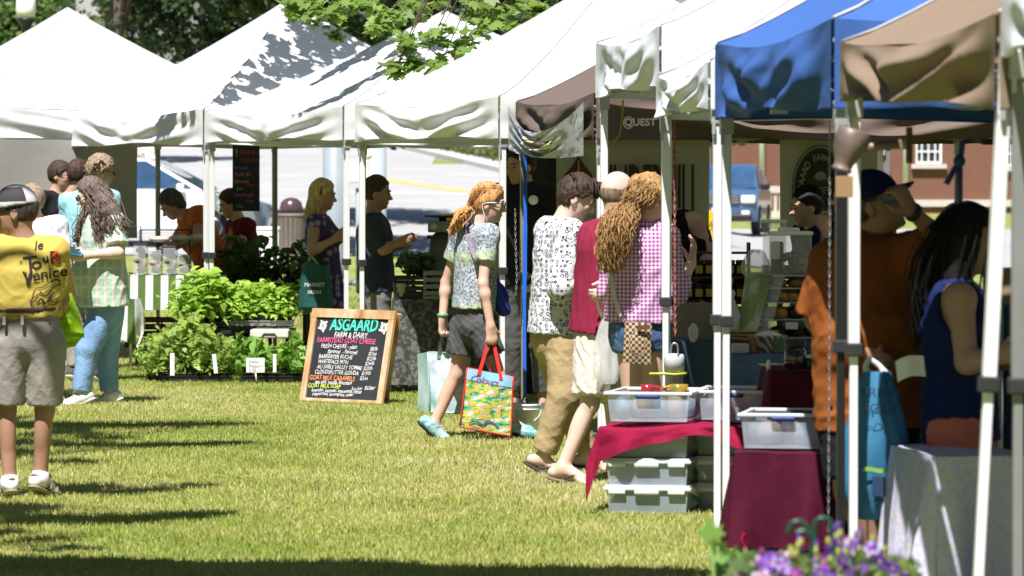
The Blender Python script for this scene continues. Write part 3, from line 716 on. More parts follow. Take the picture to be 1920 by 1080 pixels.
for sg in (1, -1):
    MB().box(tw((4.37, sg*.68, .87)), (.12, .36, .2), rm_, bev=.04).build('headlight', m_lite, ct)
    MB().box(tw((3.05, sg*1.0, 1.2)), (.12, .24, .18), rm_, bev=.04).build('mirror', m_black, ct); MB().box(tw((4.42, sg*.62, .55)), (.04, .2, .09), rm_).build('fog_light', m_lite, ct)
mb = MB()
for z in (.80, .87, .94): mb.box(tw((4.42, 0, z)), (.05, .92, .035), rm_)
mb.build('grille', m_rim, ct); MB().box(tw((4.39, 0, .87)), (.04, .94, .22), rm_).build('grille_backing', m_black, ct)
MB().box(tw((4.40, 0, .42)), (.12, 1.55, .16), rm_, bev=.03).build('bumper', m_black, ct); MB().box(tw((4.47, 0, .60)), (.03, .42, .14), rm_).build('number_plate', m_white, ct)
# yellow wheeled-out sign board beside it
y = 60; s_ = FPX/y; p = Vector(((1331-960)/s_, y, hz(3, y))); m_sy = mat('bright yellow plastic', (.75, .48, .02), rough=.4, var=.05)
t_ = thing('yellow_sign', 'tall yellow sign board with black letters in front of the blue car', 'sign', p)
zt_ = W(960, 395, y).z
MB().box(p+Vector((0, 0, zt_/2)), (.34, .06, zt_), Matrix.Rotation(R(4), 3, 'X'), bev=.01).build('panel', m_sy, t_); mbt = MB()
write(mbt, 'CAFE', p+Vector((-.12, -.07-.02, zt_-.24)), (1, 0, 0), (0, 0, 1), .13); mbt.build('lettering', m_black, t_)
MB().box(p+Vector((0, .2, .3)), (.3, .03, .6), Matrix.Rotation(R(-12), 3, 'X')).build('rear_leg', m_sy, t_)
# ================================================================= TENTS
def canvas(name, c, transl=.05, bump=.25):
    return mat(name, c, rough=.75, var=.035, vscale=2.5, bump=bump, bscale=9, spec=.25, transl=transl, bd=.012)
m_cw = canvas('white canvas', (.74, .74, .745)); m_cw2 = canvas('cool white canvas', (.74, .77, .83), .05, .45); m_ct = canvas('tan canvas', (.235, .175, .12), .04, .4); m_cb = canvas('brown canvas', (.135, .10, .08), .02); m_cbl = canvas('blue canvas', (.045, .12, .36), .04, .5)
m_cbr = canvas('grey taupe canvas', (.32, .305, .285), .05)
m_leg = mat('white enamelled steel', (.74, .75, .76), rough=.35, var=.04, spec=.5); m_legs = mat('grey steel', (.42, .43, .44), rough=.4, var=.08, metal=.3); m_legt = mat('olive tan steel', (.22, .19, .12), rough=.5, var=.1); m_legb = mat('black steel', (.015, .015, .015), rough=.4)
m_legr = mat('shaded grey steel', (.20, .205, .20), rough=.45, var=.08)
m_seam = mat('seam tape', (.45, .46, .48), rough=.8)
m_dk = mat('dark plastic', (.03, .03, .032), rough=.5)
def corners(fl, fr, depth=3.05):
    A = Vector(((fl[0]-960)/FPX*fl[1], fl[1], 0)); Bq = Vector(((fr[0]-960)/FPX*fr[1], fr[1], 0)); u = (Bq-A).normalized(); v = Vector((-u.y, u.x, 0))
    return A, Bq, Bq+v*depth, A+v*depth, u, v
def tent(label, fl, fr, ze, zv, zp, m_can, m_l, seed, legs='FFBB', sag=.10, wr=.02, leg_lean=0, swag=1.0, group='pop-up tents in the market row', zv2=None, legmats=None):
    A, Bq, Cq, Dq, u, v = corners(fl, fr); cn = [A, Bq, Cq, Dq]; ctr = (A+Bq+Cq+Dq)/4
    t_ = thing('market_tent', label, 'tent', A, group)
    rg = np.random.default_rng(seed); ph = rg.uniform(0, 6.28, 12)
    zv2 = zv if zv2 is None else zv2
    mb = MB()
    for k in range(4):
        P, Q = cn[k], cn[(k+1) % 4]; nrm = -((Q-P).cross(Vector((0, 0, -1)))).normalized()
        if nrm.dot(P-ctr) < 0: nrm = -nrm
        L = (Q-P).length
        def roof(i, j, P=P, Q=Q, k=k):
            b_ = j; a = i; e = P.lerp(Q, a); p = e.lerp(ctr, b_)
            z = ze+(zp-ze)*(b_**1.22) - sag*math.sin(math.pi*a)*(1-b_)*.55
            z += .012*math.sin(7*a+3*b_+ph[k])*math.sin(math.pi*a)*(1-b_)
            return Vector((p.x, p.y, z))
        mb.grid(roof, 24, 20)
        def val(i, j, P=P, Q=Q, k=k, nrm=nrm):
            a = i; q = j; p = P.lerp(Q, a); zt = ze - sag*math.sin(math.pi*a)*.55
            zb = lerp(zv, zv2, a) if k == 0 else (zv2 if k == 1 else zv)
            m2 = abs(a-.5)*2; env = (1-m2**6)*min(1, q*3)
            # drapes pulled from the truss joint in the middle out to the corners
            sw = .055*swag*(1-m2)**1.5*(1-.4*q) + .03*swag*math.sin(7.5*(m2*1.3+q*1.4)+ph[k]*.5)*math.exp(-((m2-.5)/.42)**2)*(.35+q)
            fine = wr*.22*(math.sin(15*a+5*q+ph[4+k])+.6*math.sin(27*a-7*q+ph[8+k]+1.5*math.sin(8*a)))
            cr = noise.noise(Vector((a*4.6+seed, k*7.3, q*1.25)))*wr*2.6+noise.noise(Vector((a*11+q*2, k*3+seed, q*3.1)))*wr*.75
            out = (sw+fine*.6+cr)*env+.012
            z = lerp(zt, zb+.018*math.sin(math.pi*a)*(1 if k == 0 else 0), q) + .010*math.sin(11*a+ph[k])*q*(1-m2**8)
            return Vector((p.x, p.y, z)) + nrm*out
        mb.grid(val, 64, 16)
        def hem(i, j, val=val, nrm=nrm):
            p = val(i, 1.0); return p-nrm*.012*j + Vector((0, 0, .006*(1-j)))+nrm*.002
        mb.grid(hem, 64, 1)
    mb.build('canopy', m_can, t_)
    for k in range(4): mb = MB(); mb.tube([Vector((lerp(cn[k].x, ctr.x, q/14), lerp(cn[k].y, ctr.y, q/14), ze+(zp-ze)*((q/14)**1.22)+.004)) for q in range(15)], .007, 5); mb.build('ridge_seam', m_seam, t_)
    # crossed trusses, one object per side
    zt = zv+.12
    for k in range(4):
        P, Q = cn[k], cn[(k+1) % 4]; mb = MB(); n = 2; ins = (ctr-(P+Q)/2).normalized()*.035
        for j in range(n):
            a0 = P.lerp(Q, j/n)+ins; a1 = P.lerp(Q, (j+1)/n)+ins
            up0, up1 = (ze-.05, zv+.03) if j % 2 == 0 else (zv+.03, ze-.05)
            hi_ = ze-.08; lo_ = zv-.015
            mb.bar(Vector((a0.x, a0.y, hi_)), Vector((a1.x, a1.y, lo_ if j == 0 else hi_-.0)), .022, .012) if False else None
            mb.bar(Vector((a0.x, a0.y, hi_)), Vector((a1.x, a1.y, lo_+.04)), .026, .014); mb.bar(Vector((a0.x, a0.y, lo_+.04))+ins*.5, Vector((a1.x, a1.y, hi_))+ins*.5, .026, .014)
        md = (P+Q)/2+ins; mb.box((md.x, md.y, lo_+.05), (.07, .07, .06)); mb.box((md.x, md.y, hi_), (.05, .05, .05))
        mb.build('truss', m_legs, t_)
    mb = MB(); mb.tube([(ctr.x, ctr.y, zp-.75), (ctr.x, ctr.y, zp-.02)], .02, 8); mb.build('centre_pole', m_legs, t_)
    for k in range(4):
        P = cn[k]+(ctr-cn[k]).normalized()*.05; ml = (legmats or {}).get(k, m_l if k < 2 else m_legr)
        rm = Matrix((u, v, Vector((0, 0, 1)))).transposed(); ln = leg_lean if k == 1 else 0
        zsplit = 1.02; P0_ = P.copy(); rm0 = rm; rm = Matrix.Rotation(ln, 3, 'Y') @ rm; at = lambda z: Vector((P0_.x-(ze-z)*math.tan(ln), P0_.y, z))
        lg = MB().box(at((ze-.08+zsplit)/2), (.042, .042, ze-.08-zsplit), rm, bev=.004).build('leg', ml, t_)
        P2 = P-u*.004
        MB().box(at(zsplit/2+.02)-u*.004, (.030, .030, zsplit-.02), rm, bev=.003).build('inner_tube', ml, lg)
        MB().box((at(.006).x, P2.y, .006), (.11, .11, .012), rm0).build('foot_plate', m_legs, lg)
        MB().box(at(zsplit), (.062, .062, .05), rm, bev=.006).box(at(zsplit)-u*.045, (.03, .03, .03), rm).build('height_latch', m_dk, lg)
        MB().box((P.x, P.y, zv-.02), (.06, .06, .09), rm, bev=.006).box((P.x-.02, P.y-.04, zv-.08), (.014, .014, .06), rm).build('slider', m_legs, lg)
    return t_, cn, u, v
TT = {}
TT[1] = tent('leftmost white pop-up tent with its peak in view', (-255, 41.2), (-63, 38.4), 2.34, 2.03, 3.29, m_cw, m_leg, 1, swag=.6, wr=.012)
TT[2] = tent('second white pop-up tent from the left, leaf shade on its roof', (130, 38.9), (383, 36.45), 2.27, 1.96, 3.28, m_cw, m_leg, 2, swag=.75, wr=.013)
TT[3] = tent('white pop-up tent left of the chalkboard, partly under maple leaves', (387, 36.35), (645, 33.35), 2.24, 1.97, 3.06, m_cw, m_leg, 3, wr=.011, swag=.7)
TT[4] = tent('white pop-up tent over the produce stall, long clear roof and deep drapes', (668, 33.0), (937, 30.0), 2.25, 1.95, 3.24, m_cw, m_leg, 4, swag=1.35)
TT[5] = tent('tan brown pop-up tent with a drooping printed banner across its front', (970, 28.45), (1117, 25.5), 2.18, 1.90, 3.2, m_cb, m_leg, 5, legmats={0: m_legt})
TT[6] = tent('tall white pop-up tent whose short grey front flap hangs by the curly haired woman', (1120, 25.3), (1240, 22.4), 2.47, 2.14, 3.4, m_cw2, m_leg, 6, wr=.019, swag=.6)
TT[7] = tent('lower white pop-up tent with crumpled flap, left of the blue tent', (1234, 22.35), (1332, 19.4), 2.20, 1.975, 3.3, m_cw2, m_leg, 7, wr=.019, swag=.7)
TT[8] = tent('bright blue pop-up tent', (1345, 19.25), (1563, 16.25), 2.27, 1.925, 3.35, m_cbl, m_leg, 8, wr=.026, swag=.8, legmats={1: m_legb})
TT[9] = tent('tan pop-up tent near the right edge with a slumping flap', (1580, 16.0), (1872, 13.2), 2.17, 1.95, 3.25, m_ct, m_leg, 9, wr=.026, swag=1.5, leg_lean=.05, zv2=1.87)
TT[10] = tent('nearest white pop-up tent cut off by the right edge', (1884, 13.18), (2150, 10.6), 2.30, 2.03, 3.3, m_cw2, m_leg, 10, wr=.015, swag=.5, legmats={0: m_legr})

# name on the brown tent's side flap
A, Bq, Cq, Dq, u, v = corners((970, 28.45), (1117, 25.5))
mb = MB(); nrm = u
org = Bq+v*.155+u*.10; V, F = textgeo('QUEST', .060, bold=.0018, space=1.05); sgn = v
mb.add([Vector((org.x, org.y, W(960, 236, 25.6).z))+sgn*(p.x*1.0)+Vector((0, 0, p.y)) for p in V], F)
mb.add([Vector((org.x, org.y, W(960, 240, 25.6).z))+sgn*q.x+Vector((0, 0, q.y)) for q in ribbon([(.025+.03*math.cos(a), .03+.035*math.sin(a)) for a in [k*.5 for k in range(13)]], .007)[0]], ribbon([(0, 0)]*13, .007)[1])
mb.build('lettering', m_white, TT[5][0])

# half wall of the leftmost tent
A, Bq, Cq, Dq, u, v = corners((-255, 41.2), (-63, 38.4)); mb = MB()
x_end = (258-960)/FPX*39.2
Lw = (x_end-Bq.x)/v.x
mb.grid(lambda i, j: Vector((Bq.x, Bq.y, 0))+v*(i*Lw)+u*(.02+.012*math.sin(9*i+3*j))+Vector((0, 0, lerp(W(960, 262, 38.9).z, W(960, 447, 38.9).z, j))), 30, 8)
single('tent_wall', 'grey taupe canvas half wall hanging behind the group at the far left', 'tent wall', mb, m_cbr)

# second leg beside the front corner of the blue tent etc. are part of neighbouring tents; loose straps and ropes follow
m_bstr = mat('blue webbing', (.01, .12, .62), rough=.6, var=.08); m_rope = mat('red flecked rope', (.28, .10, .08), rough=.9, var=.5, vscale=80); m_chain = mat('steel chain', (.35, .34, .36), rough=.35, metal=.7)
d = 28.0; mb = MB(); pts = [W(984, 285, d), W(985, 420, d), W(983, 560, d), W(984, 745, d)]
for k, (a, b_) in enumerate(zip(pts[:-1], pts[1:])): mb.bar(a, b_, .022 if k != 1 else .026, .004, up=(0, 1, 0))
o = single('tie_down_strap', 'long blue webbing strap hanging from the brown tent by a black hook', 'strap', mb, m_bstr, loc=W(984, 752, d))
MB().tube([W(984, 742, d), W(978, 752, d), W(984, 764, d), W(991, 756, d), W(985, 748, d)], .006, 6).build('hook', m_dk, o); OFF[o.name] = W(984, 752, d)
def chain(pts, name, label, m, r_=.006, step=.03, lw=.02, cat='chain'):
    mb = MB(); P = smooth_pts(pts, 8) if len(pts) > 2 else pts; tot = 0
    L = [(b_-a).length for a, b_ in zip(P[:-1], P[1:])]; n = int(sum(L)/step)
    for k in range(n):
        s_ = k*step; i = 0
        while i < len(L)-1 and s_ > L[i]: s_ -= L[i]; i += 1
        c = P[i].lerp(P[i+1], min(1, s_/L[i])); t = (P[i+1]-P[i]).normalized(); q = t.cross(Vector((0, 1, 0)) if k % 2 else Vector((1, 0, 0))).normalized()
        ring = [c+t*(step*.62*math.cos(a))+q*(lw/2*math.sin(a)) for a in [j*math.pi/3 for j in range(7)]]; mb.tube(ring, r_/2, 4, cap=False)
    return single(name, label, cat, mb, m)
chain([W(966, 395, 28.3), W(967, 470, 28.3), W(969, 520, 28.3), W(966, 560, 28.3)], 'chain', 'thin steel chain hanging beside the tan tent leg', m_chain, .006, .022, .012)
chain([W(1556, 232, 16.6), W(1555, 600, 16.6), W(1553, 1005, 16.6)], 'chain', 'long steel chain hanging left of the black tent leg', m_chain, .0045, .020, .008)
chain([W(1265, 232, 21.9), W(1265, 430, 21.9), W(1266, 640, 21.9)], 'twisted_cord', 'red flecked twisted cord hanging right of a white tent leg', m_rope, .008, .02, .010, 'cord')
mb = MB(); mb.tube(smooth_pts([W(1168, 188, 25.2), W(1167, 215, 25.2), W(1162, 250, 25.2), W(1150, 268, 25.2)]), .006, 6)
single('cord', 'short yellow flecked cord over the brown flap', 'cord', mb, mat('yellow cord', (.3, .22, .06), var=.4, vscale=60))
mb = MB(); mb.tube(smooth_pts([W(1805, 262, 15.0), W(1800, 300, 15.0), W(1788, 320, 15.0), W(1774, 345, 15.0)]), .011, 6); mb.ball(W(1799, 302, 15.0), .022); mb.tube([W(1800, 290, 15.0), W(1800, 380, 15.0)], .010, 6)
single('tie_strap', 'dark navy strap knotted round the rear post on the right', 'strap', mb, mat('navy webbing', (.01, .03, .14), rough=.7))

# printed banners
m_ban = mat('cream banner cloth', (.40, .385, .33), rough=.7, var=.06, vscale=3, transl=.15, bump=.3, bscale=6); m_ink = mat('dark banner ink', (.06, .045, .035), rough=.7); m_inkg = mat('charcoal ink', (.035, .04, .04), rough=.7); m_inkr = mat('maroon ink', (.11, .03, .03), rough=.7); m_inkw = mat('cream ink', (.45, .43, .37), rough=.7)
A, Bq, Cq, Dq, u, v = corners((970, 28.45), (1117, 25.5))
def onfar(px, off=0.0):     # point on the far side line of the brown tent at a pixel column
    k = (px-960)/FPX; s_ = (k*A.y-A.x)/(v.x-k*v.y); return A+v*s_+u*(.06+off)
def hung(name, label, px0, px1, py0, py1, bow=.015):
    P, Q = onfar(px0), onfar(px1); z1, z0 = W(960, py0, P.y).z, W(960, py1, P.y).z; mb = MB()
    mb.grid(lambda i, j: Vector((lerp(P.x, Q.x, i), lerp(P.y, Q.y, i), lerp(z1, z0, j)))+u*(bow*math.sin(8*i+2*j)), 30, 10)
    t_ = thing(name, label, 'banner', (P+Q)/2+Vector((0, 0, z0))); mb.build('cloth', m_ban, t_); return t_, P, Q, z1, z0
t_, P, Q, z1, z0 = hung('banner', 'cream banner lettered UNDERHILL behind the boy and the bald man', 1040, 1326, 262, 436)
fx = (Q-P).normalized(); mb = MB()
s28 = FPX/P.y
def bp(px, py, off=.035): p = onfar(px, off); return Vector((p.x, p.y, W(960, py, p.y).z))
V, F = textgeo('UNDERHILL', .30, bold=.006, space=.92)
o0 = bp(1118, 418); wmax = max(p.x for p in V); kx = (194/s28)/wmax; ky = 1.95
mb.add([o0+fx*(p.x*kx)+Vector((0, 0, p.y*ky*.95)) for p in V], F); mb.build('lettering', m_ink, t_)
mb = MB(); dm = [(1080, 292), (1092, 312), (1106, 328), (1100, 368), (1080, 378), (1060, 368), (1054, 328), (1068, 312)]
mb.add([bp(*q, .035) for q in dm], [tuple(range(8))]); mb.build('emblem', m_inkr, t_)
V, F = ribbon([(q[0], -q[1]) for q in [(1080+(a-1080)*1.22, 334+(b_-334)*1.2) for a, b_ in dm+dm[:1]]], 2.4); mb = MB(); mb.add([bp(p.x, -p.y, .035) for p in V], F)
V, F = ribbon([(1080, -300), (1080, -335), (1070, -360)], 3); mb.add([bp(p.x, -p.y, .040) for p in V], F); mb.build('emblem_outline', m_inkw, t_)
t_, P, Q, z1, z0 = hung('banner', 'cream banner with the round dark farm emblem behind the vendors', 1458, 1640, 262, 432)
mb = MB(); cc = (1532, 352)
def ringp(cx, cy, ra, rb, n=48): return [(cx+ra*math.cos(2*math.pi*k/n), -(cy)+rb*math.sin(2*math.pi*k/n)) for k in range(n+1)]
for ra, rb, w_ in ((52, 80, 1.8), (47, 73, 3.2), (27, 44, 1.5)):
    V, F = ribbon(ringp(cc[0], cc[1], ra, rb), w_)
    V = []; RP = ringp(cc[0], cc[1], ra, rb)
    for k, (x, y) in enumerate(RP):
        dx, dy = x-cc[0], y+cc[1]; l = math.hypot(dx, dy); V += [(x+dx/l*w_/2, y+dy/l*w_/2), (x-dx/l*w_/2, y-dy/l*w_/2)]
    mb.add([bp(x, -y, .035) for x, y in V], F)
mb.build('emblem_ring', m_inkg, t_)
mb = MB(); RP = ringp(cc[0], cc[1], 45, 71)[:-1]; mb.add([bp(x, -y, .030) for x, y in RP], [tuple(range(len(RP)))]); mb.build('emblem_disc', m_inkg, t_)
mb = MB(); word = 'ASGAARD FARM & DAIRY'; n = len(word)
for k, ch in enumerate(word):
    if ch == ' ': continue
    a = R(205-k*(230/(n-1))); cx, cy = cc[0]+36*math.cos(a), cc[1]-57*math.sin(a); V, F = textgeo(ch, 15, bold=.25, align='CENTER')
    th = a-math.pi/2; mb.add([bp(cx+(p.x*math.cos(th)-(p.y-5)*math.sin(th)), cy-(p.x*math.sin(th)+(p.y-5)*math.cos(th))*1.25, .042) for p in V], F)
for k in range(9):
    a = R(20+k*17.5); V, F = ribbon([(0, 0), (7*math.cos(a), 9*math.sin(a)), (13*math.cos(a), 17*math.sin(a))], 3.4); mb.add([bp(cc[0]+p.x, cc[1]-14-p.y, .042) for p in V], F)
for k in range(4):
    V, F = ribbon([(-14+k*3, -6*k), (0, -6*k-3), (14-k*3, -6*k)], 2.0); mb.add([bp(cc[0]+p.x, cc[1]-2-p.y, .042) for p in V], F)
mb.build('emblem_lettering', m_ban, t_)
# drooping vinyl banner across the brown tent's front
def fb(i, j):
    p = A.lerp(Bq, .02+i*.97)-v*.07; s_ = FPX/p.y; top = lerp(197, 190, i)+55*math.sin(math.pi*i)**.8; bot = lerp(280, 292, i)+10*math.sin(math.pi*i)
    py = lerp(top, bot, j); fold = .028*math.sin(22*j+9*abs(i-.5)+2*math.sin(11*i))*math.sin(math.pi*min(1, i*1.3))*(.4+j)
    q = Vector((p.x, p.y, W(960, py, p.y).z)); return q-v*(fold+.05*math.sin(math.pi*i)*(1-j))
def bcol(t):
    w_ = wavef(t, 2.2, 'DIAGONAL', 6, stretch=(3, 1, 2)); return mixc(t, ramp(t, noisef(t, 7, 5, (1, .4, 2)), [(.44, 0.), (.50, 1.)]), ramp(t, w_, [(.0, (.05, .06, .05)), (.35, (.20, .21, .14)), (.5, (.50, .49, .42)), (.62, (.11, .13, .05)), (.8, (.06, .09, .17)), (1, (.48, .48, .47))]), (.33, .34, .34))
m_vin = patt('printed vinyl', bcol, rough=.35, bump=.5, bscale=14, spec=.5)
mb = MB().grid(fb, 50, 24); bn = thing('banner', 'crumpled printed vinyl banner drooping across the front of the brown tent', 'banner', A+Vector((0, 0, 1.8)))
mb.build('sheet', m_vin, bn); mb = MB()
for k, pts in enumerate([[(.30, .62), (.36, .25), (.42, .55), (.46, .2)], [(.40, .62), (.50, .66), (.60, .6), (.72, .2)], [(.28, .55), (.34, .66), (.44, .7)], [(.50, .5), (.54, .66), (.58, .45), (.62, .62), (.66, .4)], [(.46, .72), (.6, .74), (.74, .45)]]):
    P2 = smooth_pts(pts, 6); V, F = ribbon(P2, .07); mb.add([fb(max(0, min(1, p.x)), max(0, min(1, p.y)))-v*.012 for p in V], F)
mb.build('script_lettering', mat('cream print', (.62, .58, .42), rough=.5), bn)
# dark cloth walling the back of the two middle stalls
mb = MB(); m_dkc = mat('black backdrop cloth', (.012, .012, .013), rough=.95, var=.2)
P, Q = Vector((-.06, 32.0, 0)), Vector(((1046-960)/FPX*31.7, 31.7, 0))
mb.grid(lambda i, j: Vector((lerp(P.x, Q.x, i)+.0, lerp(P.y, Q.y, i)+.03*math.sin(14*i), lerp(2.0, .06, j))), 24, 8)
single('backdrop', 'black backdrop cloth behind the vendor in black', 'backdrop', mb, m_dkc)
# the maple over the tents: its low sprays hang into view, the rest throws the leaf shade on the roofs
mp = thing('maple_tree', 'maple with bright lobed leaves hanging low over the white tent roofs', 'tree', (3.05, 35.5, 0))
tbk = MB(); tbk.tube([(3.05, 35.5, -.1), (3.0, 35.6, 1.6), (2.6, 35.8, 3.4), (1.4, 35.8, 5.4), (.6, 34.6, 6.6)], [.24, .19, .16, .12, .07], 10)
low = [((560, 8), 32.6, .20, 1.2), ((600, 30), 32.6, .17, 1.1), ((628, 66), 32.7, .10, .5), ((640, 12), 32.8, .15, .9), ((735, 35), 32.2, .15, .9), ((770, 20), 32.3, .2, 1.1), ((715, 50), 32.1, .1, .5), ((760, 75), 32.0, .15, .9),
       ((820, 62), 32.1, .15, .9), ((745, 122), 31.95, .13, .9), ((790, 118), 31.95, .13, .9), ((735, 140), 31.85, .08, .4), ((850, 90), 32.2, .15, 1.0), ((885, 70), 32.3, .13, .7), ((825, 118), 32.1, .12, .6), ((880, 20), 32.5, .2, 1.0), ((930, 22), 32.5, .18, 1.2), ((965, 45), 32.4, .12, .7),
       ((1000, 12), 32.4, .16, 1.2), ((1030, 20), 32.4, .1, .6), ((905, 45), 32.3, .13, .9), ((800, 5), 32.6, .17, .8), ((690, 5), 32.8, .15, .7)]
cs = []
for (px, py), d, r_, w_ in low:
    c = W(px, py, d+1.3); cs.append((c, r_*1.05, w_))
    hub = Vector((c.x+.5, c.y+.6, max(c.z+.5, 3.6))); tbk.tube([hub, c.lerp(hub, .5)+Vector((0, 0, .05)), c+Vector((0, 0, -.02))], [.012, .008, .003], 5)
lowP = clumps(cs, 26, 31)
rg = random.Random(5)
shade = []
bvT = [bvh_of([c for c in TT[k][0].children if c.name.startswith('canopy')][0]) for k in (1, 2, 3, 4)]
def hitroof(px, py):
    o_ = Vector((0, 0, CAMH)); dr = (W(px, py, 30)-o_).normalized(); best = None
    for b_ in bvT:
        h = b_.ray_cast(o_, dr)
        if h[0] is not None and (best is None or h[3] < best[1]): best = (h[0], h[3])
    return best[0] if best else None
for px, py, r_ in [(540, 105, .26), (580, 85, .28), (610, 70, .28), (640, 60, .24), (560, 130, .22), (600, 100, .26), (515, 130, .24), (480, 145, .2), (500, 160, .17), (455, 165, .17), (435, 180, .14), (418, 188, .10), (525, 90, .12), (505, 70, .09), (550, 50, .14), (580, 45, .2), (470, 120, .07), (445, 140, .06), (335, 105, .09), (325, 95, .05),
                     (300, 235, .05), (312, 228, .05), (322, 240, .05), (305, 250, .04), (320, 222, .045), (345, 218, .03), (362, 210, .03),
                     (615, 140, .14), (640, 128, .2), (670, 112, .22), (700, 96, .22), (725, 82, .2), (655, 100, .14), (690, 80, .14), (598, 152, .09), (740, 100, .16), (770, 95, .18), (800, 80, .2), (720, 120, .08)]:
    q = hitroof(px, py)
    if q is None: continue
    shade.append((q+SUNV*(1.5+rg.random()*.8), r_*.8, r_/.2))
shP = clumps(shade, 17, 32)
hi = [(Vector((rg.uniform(-1.6, 3.2), rg.uniform(35.0, 39), rg.uniform(5.5, 9))), rg.uniform(.4, .8), 1) for _ in range(26)]
hiP = clumps(hi, 22, 33)
for c, _, _2 in shade[::3]+hi[::2]:
    hub = Vector((1.4, 35.8, 5.4)); tbk.tube([hub, c.lerp(hub, .5)+Vector((0, 0, .3)), c], [.05, .03, .008], 5)
tbk.build('trunk', m_bark, mp)
MC = ((.10, .19, .028), (.20, .30, .06))
obj('crown', leafmesh('crown', np.concatenate([lowP, shP, hiP]), .125, 34, 'maple', .62, MC, .3), m_leaf, mp)

# ================================================================= PEOPLE
def vn(v): v = Vector(v); return v.normalized()
def skinmat(name, c): return mat(name, c, rough=.5, var=.08, vscale=7, bump=.08, bscale=40, spec=.35)
SK_F = skinmat('fair skin', (.56, .36, .27)); SK_P = skinmat('pale skin', (.62, .43, .34)); SK_T = skinmat('tanned skin', (.36, .20, .13)); SK_M = skinmat('medium skin', (.46, .28, .20))
m_eye = mat('eye', (.04, .03, .025), rough=.2); m_lip = mat('lip', (.36, .14, .12), rough=.5); m_brow = mat('brow', (.10, .06, .035), rough=.8)
def hairmat(name, c, st=(6, 6, .6)):
    m, t, b = nodes(name); b.inputs['Roughness'].default_value = .6; b.inputs['Specular IOR Level'].default_value = .2
    f = noisef(t, 12, 5, st); cs = ramp(t, f, [(.3, tuple(x*.45 for x in c)), (.55, c), (.75, tuple(min(1, x*1.6) for x in c))]); t.links.new(cs, b.inputs['Base Color'])
    bp = N(t, 'ShaderNodeBump', Strength=.8, Distance=.008); t.links.new(f, bp.inputs['Height']); t.links.new(bp.outputs[0], b.inputs['Normal']); return m
H_STRAW = hairmat('strawberry blond hair', (.52, .27, .10)); H_CURL = hairmat('golden curly hair', (.36, .21, .085)); H_DB = hairmat('dark brown hair', (.055, .035, .025)); H_BK = hairmat('black hair', (.012, .010, .011))
H_GB = hairmat('grey brown hair', (.15, .11, .09)); H_SG = hairmat('short dark grey hair', (.07, .055, .045)); H_LB = hairmat('light brown curly hair', (.30, .22, .15)); H_BL = hairmat('blond hair', (.50, .36, .17)); H_BR = hairmat('brown hair', (.12, .075, .05))

